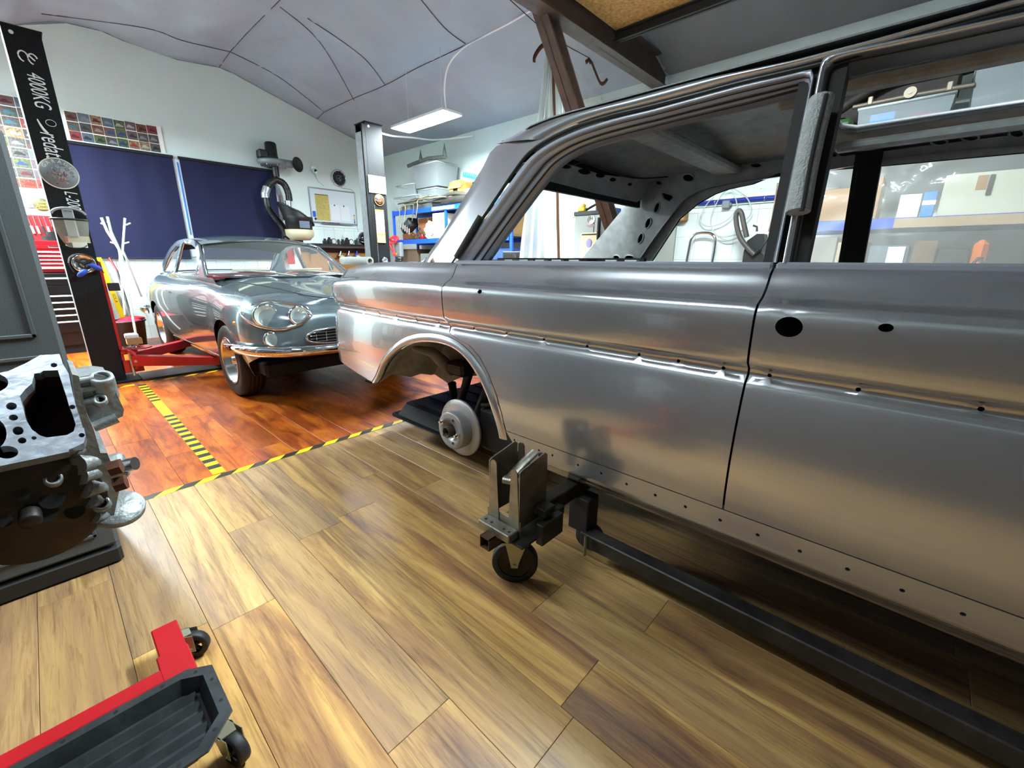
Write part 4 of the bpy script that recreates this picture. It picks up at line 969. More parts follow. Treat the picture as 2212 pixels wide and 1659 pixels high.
for y in frange(1.06, 2.28, .08):
    ze = pchip([(1.06, 1.285), (1.3, 1.335), (1.6, 1.35), (1.95, 1.335), (2.28, 1.255)])(y); xe = abs(gs(y, ze).x)
    rows.append([Vector((-xe+2*xe*k/14, y-.08*(1-(2*k/14-1)**2)*(1 if y < 1.2 else 0)*max(0, (1.22-y)/.16), ze+.055*(1-abs(2*k/14-1)**2.5))) for k in range(15)])
cpart('roof', MB().quadgrid(rows, True, True), M_BG)
cpart('roof_lining', MB().quadgrid([[p-Vector((0, 0, .03)) for p in r] for r in rows], True, False), mat('dark_headliner', '2b2c30', .9))
# windscreen between its chrome frame
lo = [Vector((-.69+1.38*k/14, .62-.20*(1-(2*k/14-1)**2), 1.0)) for k in range(15)]; hi = [Vector((-.575+1.15*k/14, 1.10-.10*(1-(2*k/14-1)**2), 1.29+.05*(1-(2*k/14-1)**2))) for k in range(15)]
cpart('windscreen', MB().quadgrid([lo, [a.lerp(b, .5)+Vector((0, -.012, .006)) for a, b in zip(lo, hi)], hi], True), M_WG)
cpart('windscreen_frame', MB().tube(lo+hi[::-1], .009, 8, closed=True), M_CHROME)
cpart('cowl', MB().quadgrid([[p+Vector((0, -.02, -.02)) for p in lo], [p+Vector((0, .12, -.03)) for p in lo]], True, True), M_BG)
lo = [Vector((-.62+1.24*k/10, 2.78, .99+.02*(1-(2*k/10-1)**2))) for k in range(11)]; hi = [Vector((-.55+1.1*k/10, 2.24, 1.26+.05*(1-(2*k/10-1)**2))) for k in range(11)]
cpart('rear_window', MB().quadgrid([lo, hi], True, True), M_WG); cpart('rear_window_frame', MB().tube(lo+hi[::-1], .011, 6, closed=True), M_CHROME)
# interior
cpart('floor_tray', MB().box((-.7, .6, .30), (.7, 2.8, .36)), M_BLACKM)
cpart('dashboard', MB().box((-.68, .62, .80), (.68, .85, .955), .03), mat('dark_dash', '1f1a1a', .5))
for x in (-.35, .35):
    cpart('front_seat', MB().box((x-.24, 1.15, .40), (x+.24, 1.7, .62), .05).box((x-.24, 1.58, .55), (x+.24, 1.74, .985), .05), M_LEA)
cpart('rear_seat', MB().box((-.6, 2.1, .4), (.6, 2.5, .7), .05).box((-.6, 2.4, .6), (.6, 2.55, .97), .04), M_LEA)
cboth('door_lining', MB().box((-.66, .7, .5), (-.63, 2.2, .93)), M_LEA)
sw = MB(); cc = Vector((.33, .98, .955)); axx = Vector((0, -.35, 1)).normalized(); u_ = Vector((1, 0, 0)); v_ = axx.cross(u_)
sw.tube([cc+(u_*cos(a)+v_*sin(a))*.19 for a in [2*pi*i/28 for i in range(28)]], .011, 6, closed=True); cpart('steering_wheel', sw, mat('wood_rim', '8a7f70', .4))
# chrome: bumper, lamps, grille, trim
bp = smooth_path([(-.84, -.12, .47), (-.835, -.36, .475), (-.78, -.64, .48), (-.60, -.84, .48), (-.35, -.93, .48), (0, -.965, .48), (.35, -.93, .48), (.60, -.84, .48), (.78, -.64, .48), (.835, -.36, .475), (.84, -.12, .47)], 5)
cpart('front_bumper', MB().tube(bp, [(.040*min(1, .35+.65*min(i, len(bp)-1-i)/5), .028*min(1, .4+.6*min(i, len(bp)-1-i)/5)) for i in range(len(bp))], 12, flat=(0, 0, 1)), M_CHROME)
bp = smooth_path([(-.84, 3.0, .50), (-.83, 3.4, .50), (-.72, 3.78, .50), (-.4, 3.85, .50), (0, 3.87, .5), (.4, 3.85, .50), (.72, 3.78, .5), (.83, 3.4, .5), (.84, 3.0, .5)], 4)
cpart('rear_bumper', MB().tube(bp, (.045, .026), 10, flat=(0, 0, 1)), M_CHROME)
for sx in (-1, 1):
    # oval chrome surround following the curved front, with the two lamps
    def fs(x, z):   # point on the front surface for |x| and height
        best = None
        for i in range(60):
            s = -.38-i*.018; p = cs(s, zt(-.6, z))
            if best is None or abs(-p.x-x) < best[0]: best = (abs(-p.x-x), p)
        p = best[1]; return Vector((p.x*(1 if sx < 0 else -1), p.y, z))
    cz = .742
    ring = []
    for i in range(28):
        a = 2*pi*i/28; ox = .585+.185*cos(a); oz = cz-.012*cos(a)*1+.098*sin(a)*(1 if cos(a) > -.2 else .88); p = fs(ox, oz); ring.append(p+Vector((0, -.012, 0)))
    hb_ = MB(); hb_.tube(ring, (.014, .014), 8, closed=True); ctr_ = sum(ring, Vector())/28; hb_.add([ctr_+Vector((0, .015, 0))]+ring, [(0, 1+(i+1) % 28, 1+i) if sx < 0 else (0, 1+i, 1+(i+1) % 28) for i in range(28)], False)
    ho = cpart('headlamp_surround', hb_, M_CHROME)
    for (hx, r, dz) in ((.672, .079, .0), (.492, .066, -.004)):
        p = fs(hx, cz+dz)+Vector((0, -.010, 0)); ax_ = Vector((.22*sx*(hx-.45)*3, -1, .02))
        rimm = MB().lathe([(r, -.03), (r+.010, .0), (r+.006, .012), (r-.002, .012)], p, ax_, 24)
        cpart('headlamp_ring', rimm, M_CHROME, ho)
        cpart('reflector', MB().lathe([(r*.98, .006), (r*.7, -.03), (r*.3, -.05), (0, -.055)], p, ax_, 24), mat('reflector', 'd6dacd', .3, .25), ho)
        cpart('headlamp_glass', MB().lathe([(r, .008), (r*.8, .020), (r*.4, .028), (0, .030)], p, ax_, 24), M_LENS, ho)
    p = fs(.66, .565)+Vector((0, -.0, 0)); ax_ = Vector((.15*sx, -1, 0))
    lo_ = cpart('fog_lamp', MB().lathe([(.050, -.03), (.062, -.005), (.062, .010), (.050, .014)], p, ax_, 20), M_CHROME); cpart('lamp_glass', MB().lathe([(.050, .012), (.03, .022), (0, .026)], p, ax_, 20), M_LENS, lo_); cpart('reflector', MB().lathe([(.05, .008), (.03, -.02), (0, -.028)], p, ax_, 20), mat('reflector', 'd6dacd', .3, .25), lo_)
    q = cs(-.33, .68); cpart('turn_signal', MB().sphere((q.x*(1 if sx < 0 else -1), q.y, q.z), .022, 10, 6, (.6, 1.6, .8)), mat('amber_lens', 'e08a10', .2))
gr = [(Vector((.46*math.copysign(abs(cos(a))**.55, cos(a)), 0, .565+.062*math.copysign(abs(sin(a))**.75, sin(a))))) for a in [2*pi*i/40 for i in range(40)]]
def gy(x): return -.83+.05*abs(x)**2*2.0
cpart('grille_frame', MB().tube([Vector((p.x, gy(p.x)-.004, p.z)) for p in gr], .010, 8, closed=True), M_CHROME)
cpart('grille_back', MB().add([Vector((0, gy(0)-.004, .565))]+[Vector((p.x, gy(p.x)-.004, p.z)) for p in gr], [(0, 1+i, 1+(i+1) % 40) for i in range(40)]), M_BLACKM)
for k in range(-5, 6): 
    x = k*.078; h = .058*(1-abs(x/.47)**3); cpart('grille_bar', MB().tube([(x, gy(x)-.010, .565-h), (x, gy(x)-.010, .565+h)], .0028, 5), M_CHROME)
for dz in (-.035, -.012, .012, .035): cpart('grille_bar', MB().tube([(x, gy(x)-.010, .565+dz) for x in frange(-.44, .44, .11)], .0028, 5), M_CHROME)
cboth('sill_trim', MB().tube([cs(y, .06)+Vector((-.008, 0, 0)) for y in frange(.45, 2.2, .25)], (.012, .006), 6, flat=(0, 0, 1)), M_CHROME)
cboth('door_gap', MB().tube([cs(.74, 1), cs(.72, .9), cs(.70, .7), cs(.68, .4), cs(.70, .1)], .0035, 5), M_BLACKM)
hg = [(-.56, .70), (-.57, .55), (-.50, .2), (-.40, -.25), (-.33, -.60), (-.18, -.74), (0, -.77)]
def hz(x, y):
    e = min(1, abs(x)/max(.2, abs(cs(y, 1).x))); return cs(y, 1).z*e**3+(1-e**3)*(zc_(y)+.012*(1-e*e))+.018*sin(pi*e)*(e > .3)
cboth('hood_gap', MB().tube([Vector((a, b, hz(a, b)+.001)) for a, b in [(p.x, p.y) for p in smooth_path([Vector((a, b, 0)) for a, b in hg], 4)]], .004, 5), M_BLACKM)
cpart('door_handle', MB().tube([cs(1.72, .80)+Vector((-.012, 0, 0)), cs(1.90, .80)+Vector((-.012, 0, 0))], .008, 6), M_CHROME)
MIR = cs(.80, 1)
for (x0, x1) in ((-.42, -.02), (.10, .50)):
    cpart('wiper', MB().tube([(x0+.42, .36, .995), (x0+.2, .42, 1.03), (x0, .50, 1.045)], .005, 5).box((x0-.10, .475, 1.045), (x0+.22, .485, 1.062), .002), mat('wiper_cream', 'c9c8b4', .4, .5))
# wheels
for (x, y) in ((-.70, 0), (.70, 0), (-.70, 2.62), (.70, 2.62)):
    sg = -1 if x < 0 else 1; c_ = Vector((x, y, .312))
    tr_ = MB().lathe([(.195, -.085), (.235, -.098), (.285, -.095), (.305, -.075), (.311, -.04), (.312, 0), (.311, .04), (.305, .075), (.285, .095), (.235, .098), (.195, .085)], c_, (sg, 0, 0), 40)
    for g_ in (-.045, -.015, .015, .045): tr_.lathe([(.3125, g_-.012), (.3145, g_-.010), (.3145, g_+.010), (.3125, g_+.012)], c_, (sg, 0, 0), 40)
    wo = cpart('tyre', tr_, M_TIRE)
    rm = MB().lathe([(.200, .088), (.205, .095), (.198, .098), (.186, .085), (.178, .02), (.165, .005), (.10, .030), (.06, .045), (.035, .05), (.032, .075), (.0, .078)], c_, (sg, 0, 0), 32)
    for k in range(12):
        a = 2*pi*k/12; o = c_+Vector((sg*.018, sin(a)*.135, cos(a)*.135)); rm.sphere(o, .016, 8, 5, (.5, 1, 1))
    cpart('rim', rm, M_RIM, wo)
for yc, r_ in ((0, .358), (2.62, .348)):
    ar = [(yc+r_*cos(a), .31+r_*sin(a)) for a in [radians(-14+208*i/20) for i in range(21)]]
    w_ = MB().quadgrid([[Vector((x, a, b)) for a, b in ar] for x in (-.80+.03, -.5)], True); w_.add([Vector((-.5, a, b)) for a, b in ar], [tuple(range(21))]); cboth('wheel_well', w_, M_BLACKM)
cpart('under_body', MB().box((-.70, -.55, .24), (.70, 3.6, .36), .02), M_BLACKM)
cpart('tow_wire', MB().tube([(.1, -.7, .26), (.08, -.72, .12), (.12, -.70, .06), (.05, -.72, .10)], .008, 6), M_DARKST)
# ================================================================== two-post lift
M_LB = mat('black_lift_paint', '141517', .6, .0, var=.5, vscale=60, spec=.2, coat=.0, bump=.1, bscale=120)
M_ZN = mat('galvanised_edge', 'b8bcbe', .35, .8, var=.15, vscale=20)
M_LET = mat('white_lettering', 'eef2f2', .5)
def post(x0, x1, y0, y1, H, label, mir):
    t = thing('lift_post', ((x0+x1)/2, (y0+y1)/2, 0), label, 'lift post')
    T = .012
    MB().box((x0, y0, .02), (x1, y0+T, H), .002).build('front_face', M_LB, t)
    xo = x0 if not mir else x1-T
    MB().box((xo, y0+T, .02), (xo+T, y1, H), .002).build('side_web', M_ZN if not mir else M_LB, t)
    MB().box((x0, y1-T, .02), (x1, y1, H), .002).build('rear_face', M_LB, t)
    q = MB().box((x0-.01, y0-.01, H), (x1+.01, y1+.01, H+.012), .002); q.build('top_plate', M_LB, t)
    MB().box((x0-.10, y0-.10, 0), (x1+.10, y1+.12, .02), .003).build('foot_plate', M_LB, t)
    if mir: MB().box((x0-.03, y0+.04, .3), (x0, y1-.04, H-.1), .002).build('inner_rail', M_ZN, t)
    MB().cyl((x0+.05, y0-.001, H-.04), (x0+.05, y0-.003, H-.04), .014, n=12).build('cap_screw', M_LET, t)
    return t
PY = 5.50
p1 = post(.20, .415, PY, 5.74, 2.86, 'tall black lift post with white lettering, left of the blue-grey coupe', False)
p2_ = post(3.20, 3.44, 5.50, 5.74, 2.82, 'tall black lift post with a white sign and disc, right of the coupe', True)
MB().box((3.155, 5.50, .02), (3.20, 5.53, 2.80), .002).build('channel_lip', M_LB, p2_)
ch = MB()
for k in range(60): ch.box((3.245, 5.494, .9+.016*k), (3.253, 5.5, .908+.016*k))
tag(ch.build('chain', M_ZN, p2_), kind='stuff')
def lett(body, u, v, size, par, y=PY-.002, mm=None, roll=0, sx=1.):
    o = ony(u, v, y); x = Vector((0, 0, -1)); yy = Vector((1, 0, 0))
    if roll: x = Vector((1, 0, 0)); yy = Vector((0, 0, 1))
    M = basis(o, x, yy); return text('lettering', body, size, M@Matrix(((sx, .12, 0, 0), (0, 1, 0, 0), (0, 0, 1, 0), (0, 0, 0, 1))), mm or M_LET, par)
lett('4000KG', 83, 197, .135, p1, sx=.55); lett('redats', 113, 318, .165, p1, sx=.50); lett('L-200', 156, 434, .115, p1, sx=.55)
# the two round letters of the conformity mark, lying on their side
for (u, v, e) in ((50, 121, 0), (71, 128, 1)):
    o = ony(u, v, PY-.003); a0 = 0; pts = [o+Vector((cos(a)*.026, 0, sin(a)*.036)) for a in [radians(15+250*i/16) for i in range(17)]]
    m_ = MB().tube(pts, (.0055, .002), 5, flat=(0, 0, 1)); 
    if e: m_.tube([o+Vector((-.020, 0, .022)), o+Vector((.010, 0, -.010))], (.006, .002), 5, flat=(0, 0, 1))
    m_.build('lettering', M_LET, p1)
# swoosh before the name
sw = [ony(u, v, PY-.003) for u, v in [(80, 257), (85, 266), (93, 278), (103, 289)]]; MB().tube(smooth_path(sw, 5), [(.004+.007*i/15, .002) for i in range(16)], 6, flat=(1, 0, 0)).build('lettering', M_LET, p1)
sw = [ony(110, 266, PY-.003)+Vector((cos(a)*.030, 0, sin(a)*.024)) for a in [2*pi*i/16 for i in range(16)]]; MB().tube(sw, (.006, .002), 5, closed=True, flat=(0, 1, 0)).build('lettering', M_LET, p1)
# round printed garage disc
def disc(u, v, y, r, label, base, rimc, word, seed, thk=.006):
    o = ony(u, v, y); t = thing('round_sign', o, label, 'sign')
    MB().lathe([(0, thk), (r*.985, thk), (r, thk*.4), (r, 0)], o, (0, -1, 0), 40).build('disc', base, t)
    MB().lathe([(r*.93, thk+.0006), (r*.99, thk+.0006)], o, (0, -1, 0), 40).build('printed_rim', rimc, t)
    rn = random.Random(seed)
    cols = [mat('ink_%d_%d' % (seed, k), c, .6) for k, c in enumerate(seed_cols[seed])]
    pr = [MB() for _ in cols]
    for k in range(46):
        a = rn.uniform(0, 2*pi); d_ = rn.uniform(0, .78)*r; rr = rn.uniform(.04, .13)*r; p = o+Vector((cos(a)*d_, -thk-.0008-.00001*k, sin(a)*d_*.8-.08*r)); q = pr[k % len(cols)]
        if k % 3 == 0: q.lathe([(rr*.5, 0), (rr, 0)], p, (0, -1, 0), 12)
        elif k % 3 == 1: q.lathe([(0, 0), (rr*.5, 0)], p, (0, -1, 0), 10)
        else:
            an = rn.uniform(0, pi); q.tube([p, p+Vector((cos(an)*rr*3, 0, sin(an)*rr*2))], (rr*.25, .0004), 4, flat=(0, 0, 1))
    for q, m_ in zip(pr, cols): tag(q.build('printed_motif', m_, t), kind='stuff')
    n_ = len(word)
    for i, chh in enumerate(word):
        a = radians(90+ (n_-1)*11.5-i*23); p = o+Vector((cos(a)*r*.76, -thk-.001, sin(a)*r*.76)); xx = Vector((sin(a), 0, -cos(a))); yy = Vector((cos(a), 0, sin(a)))
        text('lettering', chh, r*.30, basis(p, xx, yy), rimc, t, .0006)
    return t
seed_cols = {1: ['6d7276', '9ba0a0', '3c4248', 'a8a48a', '8f3f40'], 2: ['c8742a', '3a2416', 'e0a060', '7a3a18', '1d1410']}
disc(128, 375, PY-.003, .122, 'round metal sign reading GARAGE with a grey engine motif on the left lift post', mat('disc_grey', '7b8084', .5, .3), mat('disc_cream', 'd9d8c4', .5), 'GARAGE', 1)
disc(819, 432, 5.495, .072, 'round orange garage sign below the white card on the right lift post', mat('disc_dark', '40261a', .5), mat('disc_orange', 'd8904a', .5), 'GARAGE', 2)
# white card, tool poster, lamp stickers on the right post
o = ony(815, 399, 5.49); t = thing('white_card_sign', o, 'white card with a thin house outline and small print on the right lift post', 'sign')
MB().box((o.x-.125, 5.488, o.z-.105), (o.x+.125, 5.495, o.z+.105)).build('card', M_PAPER, t)
MB().tube([o+Vector((-.06, -.003, .02)), o+Vector((-.02, -.003, .035)), o+Vector((.0, -.003, .045)), o+Vector((.055, -.003, .02))], .0015, 4).build('house_outline', mat('grey_ink', '8a9094', .6), t)
text('lettering', 'THE GARAGE', .026, basis(o+Vector((0, -.003, 0)), (1, 0, 0), (0, 0, 1)), mat('grey_ink', '8a9094', .6), t)
MB().box((o.x-.03, 5.4865, o.z-.035), (o.x+.03, 5.487, o.z-.031)).build('printed_line', mat('grey_ink', '8a9094', .6), t)
o = ony(822, 490, 5.492); t = thing('tool_poster', o, 'narrow yellow and white poster with small tool drawings on the right lift post', 'poster')
MB().box((o.x-.062, 5.489, o.z-.205), (o.x+.062, 5.494, o.z+.215)).build('sheet', M_PAPER, t)
for z0, z1, c in ((.195, .215, 'f0c420'), (.06+.055, .06+.075, 'c9b98c'), (.02, .045, 'c9b98c'), (-.06, -.035, 'c9b98c'), (-.115, -.085, 'e6c63a'), (-.205, -.118, 'd2ab6c')):
    MB().box((o.x-.0615, 5.4885, o.z+z0), (o.x+.0615, 5.489, o.z+z1)).build('printed_band', mat('poster_'+c, c, .6), t)
rn = random.Random(4)
for k, (dx, dz, c) in enumerate([(-.035, .155, '2a2a2a'), (.01, .155, '2a2a2a'), (.04, .15, '2a2a2a'), (-.03, .08, '2a2a2a'), (.03, .08, '2a2a2a'), (-.03, -.005, '2a2a2a'), (.035, -.01, 'b02030'), (-.035, -.075, 'a06a70'), (.0, -.072, '2a2a2a'), (.035, -.075, 'b02030')]):
    an = rn.uniform(0, pi); MB().tube([o+Vector((dx-.012*cos(an), -.004, dz-.012*sin(an))), o+Vector((dx+.012*cos(an), -.004, dz+.012*sin(an)))], (.0035, .0006), 5, flat=(0, 1, 0)).build('printed_tool', mat('ink_'+c, c, .6), t)
# face shield hanging on the left post
o = ony(152, 478, 5.44); t = thing('face_shield', o, 'clear face shield with grey headgear hanging on the left lift post', 'face shield')
M_CLR = mat('clear_visor', 'c4c8b8', .08, alpha=.35, spec=.8)
rows = []
for k in range(9):
    f = k/8; z = .01-.20*f; w_ = .115-.02*f-.03*f**3; rows.append([o+Vector((w_*sin(a), -.07*cos(a)*(1-.2*f)+.03, z-.03*(cos(a))*f)) for a in [radians(-80+160*i/14) for i in range(15)]])
MB().quadgrid(rows, True).build('visor', M_CLR, t)
MB().tube([p+Vector((0, -.001, .0)) for p in rows[-1]], (.004, .006), 6).build('visor_edge', M_BLACK, t)
MB().tube([o+Vector((.12*sin(a), -.075*cos(a)+.03, .015)) for a in [radians(-95+190*i/16) for i in range(17)]], (.009, .005), 6, flat=(0, 0, 1)).build('brow_band', M_BLACK, t)
MB().tube([o+Vector((.105*cos(a), -.02, .05+.055*sin(a))) for a in [radians(5+170*i/14) for i in range(15)]], (.010, .004), 6, flat=(0, 0, 1)).build('head_band', mat('grey_band', '8e9294', .4), t)
MB().box((o.x-.035, 5.47, o.z-.13), (o.x+.035, 5.495, o.z+.10), .008).build('hanging_bracket', mat('grey_band', '8e9294', .4), t)
MB().box((o.x-.115, 5.46, o.z-.205), (o.x+.07, 5.499, o.z-.26)) if False else None
# stickers
o = ony(167, 522, PY-.002); t = thing('sticker_sheet', o, 'beige and white stickers below the face shield on the left lift post', 'sticker')
MB().box((o.x-.07, PY-.003, o.z-.01), (o.x+.085, PY-.001, o.z+.045)).build('sheet', mat('beige_sticker', 'c9bda0', .6), t)
MB().box((o.x-.075, PY-.004, o.z-.005), (o.x-.055, PY-.0015, o.z+.045)).build('red_edge', mat('ink_b02030', 'b02030', .6), t)
MB().box((o.x-.035, PY-.004, o.z-.05), (o.x+.06, PY-.003, o.z-.005)).build('white_label', M_PAPER, t)
# hub cap, ear defenders with blue pads
o = ony(182, 570, 5.45); t = thing('wheel_trim_disc', o, 'small chrome wheel trim hanging on the left lift post', 'wheel trim')
MB().lathe([(.0, .012), (.03, .014), (.05, .008), (.062, .010), (.068, .018), (.078, .016), (.080, .0)], o, (0, -1, 0), 32).build('disc', M_CHROME, t)
for k in range(3):
    a = 2*pi*k/3+.5; MB().tube([o+Vector((0, -.016, 0)), o+Vector((cos(a)*.058, -.012, sin(a)*.058))], (.012, .004), 6, flat=(0, 0, 1)).build('spoke', M_DARKST, t)
MB().lathe([(.03, .0155), (.045, .0155)], o, (0, -1, 0), 20).build('inner_ring', M_DARKST, t)
M_BLUP = mat('blue_pad', '2348b4', .55)
t = thing('ear_defenders', ony(185, 590, 5.42), 'blue ear defenders with a wire headband under the chrome wheel trim', 'ear defenders')
for (u, v, tl) in ((178, 590, -.7), (207, 577, .5)):
    o = ony(u, v, 5.40); MB().xf(Matrix()).sphere((0, 0, 0), .05, 14, 8, (.95, .55, .45)).xf(Matrix.Translation(o)@Matrix.Rotation(tl, 4, 'Y')).build('ear_cup', M_BLUP, t)
bp_ = [ony(u, v, 5.42) for u, v in [(160, 588), (150, 572), (156, 556), (175, 549), (200, 556), (216, 570), (222, 586), (226, 590)]]; MB().tube(smooth_path(bp_, 4), .004, 6).build('headband', M_BLACK, t)
bp_ = [ony(u, v, 5.42) for u, v in [(148, 568), (150, 556), (165, 549), (180, 550)]]; MB().tube(smooth_path(bp_, 4), (.008, .003), 6).build('clear_goggle_strap', M_CLR, t)
# red lift carriage and swing arms of the left post
t = thing('lift_carriage', (.45, 5.62, .1), 'red lift carriage with two swing arms at the foot of the left lift post', 'lift arm')
MB().prism([(.415, 5.50, .10), (.435, 5.50, .10), (.435, 5.50, 1.12), (.415, 5.50, 1.12)], (0, .24, 0)).build('carriage_plate', M_RED, t)
MB().box((.415, 5.47, .08), (.56, 5.50, .20), .004).box((.415, 5.47, .26), (.54, 5.50, .30), .004).build('carriage_lug', M_RED, t)
MB().prism([(.42, 5.46, .30), (.60, 5.42, .30), (.66, 5.50, .30), (.64, 5.62, .30), (.42, 5.66, .30)], (0, 0, .012)).build('arm_plate', M_RED, t)
q = MB(); rn = random.Random(3)
for k in range(26): 
    p = Vector((rn.uniform(.46, .58), rn.uniform(5.47, 5.6), .316)); q.cyl(p, p+Vector((rn.uniform(-.01, .01), rn.uniform(-.01, .01), .006)), .007, n=6, smooth=False)
sc_ = tag(q.build('loose_screws', M_CHROME), 'loose screws and nuts scattered on the red lift arm plate', 'screws', kind='stuff')
for (a, b, c2) in (((.50, 5.44, .20), (1.12, 5.06, .16), (1.30, 4.98, .12)), ((.52, 5.66, .20), (1.22, 6.45, .18), (1.42, 6.65, .14))):
    a = Vector(a); b = Vector(b); c2 = Vector(c2); d = (b-a).normalized(); sd = Vector((-d.y, d.x, 0)).normalized()
    ao = MB().prism([a-sd*.045+Vector((0, 0, -.05)), a-sd*.045+Vector((0, 0, .05)), b-sd*.04+Vector((0, 0, .035)), b-sd*.04+Vector((0, 0, -.04))], sd*.085).build('swing_arm', M_RED, t)
    MB().prism([b-d*.1-sd*.028+Vector((0, 0, -.028)), b-d*.1-sd*.028+Vector((0, 0, .026)), c2-sd*.028+Vector((0, 0, .03)), c2-sd*.028+Vector((0, 0, -.02))], sd*.056).build('inner_arm', M_RED, ao)
    MB().cyl(c2+Vector((0, 0, -.02)), c2+Vector((0, 0, .05)), .05, n=20).build('lift_pad', M_RUB, ao)
    MB().cyl(a+d*.03-sd*.047, a+d*.03-sd*.050, .012, n=12).build('bolt', M_ZN, ao)
MB().tube(smooth_path([(.47, 5.44, .30), (.50, 5.40, .27), (.52, 5.40, .20), (.50, 5.43, .12)], 4), .016, 8).build('locking_bar', M_RED, t)
MB().cyl((.475, 5.45, .05), (.475, 5.45, .30), .012, n=10).build('locking_pin', M_ZN, t)
# cover plate between the posts
MB2 = MB().prism([(.52, 5.36, 0), (3.09, 5.40, 0), (3.09, 5.72, 0), (.52, 5.72, 0)], (0, 0, .022)); tag(MB2.build('cover_plate', mat('black_cover', '1c1c1c', .45), bevel=.004), 'black floor cover plate running between the two lift posts', 'cover plate')
# small box on the arm, block
o = Vector((.57, 5.72, .30)); t = thing('parts_box', o, 'small tan carton with a white lid beside the red lift plate', 'box')
MB().box((.50, 5.70, .312), (.62, 5.80, .37), .002).build('carton', M_CARD, t); MB().box((.495, 5.705, .371), (.60, 5.795, .42), .01).build('white_lid', M_WHITE, t)
tag(MB().box((.44, 5.44, .86), (.52, 5.50, .93), .004).build('rubber_block', M_RUB), 'black rubber pad clamped half way up the red lift carriage', 'pad')
# ================================================================== far wall: blinds, photographs, poles
M_NAVY = mat('navy_blind_cloth', '0c1038', .85, bump=.15, bscale=160, var=.08, vscale=3)
for i, (u0, v0, u1, v1, lb) in enumerate([(142, 310, 371, 337, 'left navy roller blind behind the left lift post'), (386, 341, 590, 368, 'right navy roller blind behind the roof of the coupe')]):
    a = ony(u0, v0, YF-.05); b = ony(u1, v1, YF-.05); zt_ = 2.56
    t = thing('roller_blind', ((a.x+b.x)/2, YF-.06, 1.14), lb, 'blind')
    rows = [[Vector((a.x+(b.x-a.x)*k/16, YF-.055+.003*sin(k*1.3), z)) for k in range(17)] for z in (zt_, 2.0, 1.5, 1.16)]
    m_ = MB().quadgrid(rows, True); m_.build('cloth', M_NAVY, t)
    MB().cyl((a.x-.01, YF-.05, zt_), (b.x+.01, YF-.05, zt_), .022, n=12).build('roller', mat('dark_roller', '10141c', .5), t)
    MB().cyl((a.x, YF-.055, 1.155), (b.x, YF-.055, 1.155), .010, n=8).build('bottom_bar', M_NAVY, t)
win = MB().box((.55, YF-.03, 1.18), (3.1, YF-.008, 2.60), .004); tag(win.build('window_1', mat('window_frame_white', 'd8dde0', .4)), kind='structure')
t = MB().box((1.735, YF-.035, 1.5), (1.752, YF-.031, 2.50)); tag(t.build('blue_tape_strip', mat('masking_tape_blue', '1f7fd8', .6)), 'strip of bright blue masking tape between the two navy blinds', 'tape')
# photographs pinned to the wall: each print its own object
PH = [('8a6a52', '3c4a58'), ('a8542a', '30343a'), ('5d6c7c', 'b2562c'), ('2e3034', '97887a'), ('b42430', '6e6a64'), ('4a6a8c', 'c0b8a8'), ('6f7d3e', '3a3e44'), ('c8a070', '54483e'), ('2b6a9a', 'a89070'), ('77706c', '2c2a2a')]
DK = lambda c, k: ''.join('%02x' % int(int(c[i:i+2], 16)*k) for i in (0, 2, 4))
PM = [mat('photo_%d' % i, DK(a, .85), .45, col2=DK(b, .6), vscale=42) for i, (a, b) in enumerate(PH)]
def photo_grid(z0, x0, x1, ztop, rows, w_, h_, name, grp, lab, jit=.004, y=YF):
    rn = random.Random(int(x0*100)+rows); base = None; n_ = 0
    t = thing(name, ((x0+x1)/2, y-.01, z0), lab, 'photographs', grp)
    MB().box((x0-.01, y-.012, z0-.01), (x1+.01, y-.009, ztop+.01)).build('backing_sheet', M_PAPER, t)
    for r in range(rows):
        x = x0+(.0 if r % 2 == 0 else -.0); zz = ztop-r*(h_+.004)
        k = 0
        while x+w_*.5 < x1:
            we = min(w_, x1-x); mm = PM[rn.randrange(len(PM))]; j = rn.uniform(-jit, jit)
            q = MB().box((x+.002, y-.014-.0002*(k % 3), zz-h_+.002+j), (x+we-.003, y-.012, zz-.002+j))
            # a dark car-like shape low in each print
            q.build('photo', mm, t)
            cx = x+we/2+rn.uniform(-.01, .01); cz = zz-h_*.6+j
            c_ = rn.choice(['9c1820', '15181c', '2c5a6a', '9a9a98', '1c3070', '4c1216', '70767c', '20242a'])
            MB().prism([(cx-we*.34, y-.0145, cz-h_*.10), (cx+we*.36, y-.0145, cz-h_*.12), (cx+we*.34, y-.0145, cz+h_*.05), (cx+we*.16, y-.0145, cz+h_*.10), (cx+we*.06, y-.0145, cz+h_*.24), (cx-we*.16, y-.0145, cz+h_*.24), (cx-we*.27, y-.0145, cz+h_*.08)], (0, -.0006, 0)).build('printed_car', mat('print_'+c_, c_, .45), t)
            x += we; k += 1; n_ += 1
    return n_
photo_grid(2.60, .66, 1.62, 2.93, 3, .115, .108, 'photo_collage', None, 'long strip of small car photographs above the left navy blind')
photo_grid(1.90, -.62, .50, 2.98, 9, .145, .108, 'photo_collage', None, 'tall block of small car photographs left of the left lift post')
MB().box((.62, YF-.07, 2.575), (1.68, YF-.03, 2.60), .002)
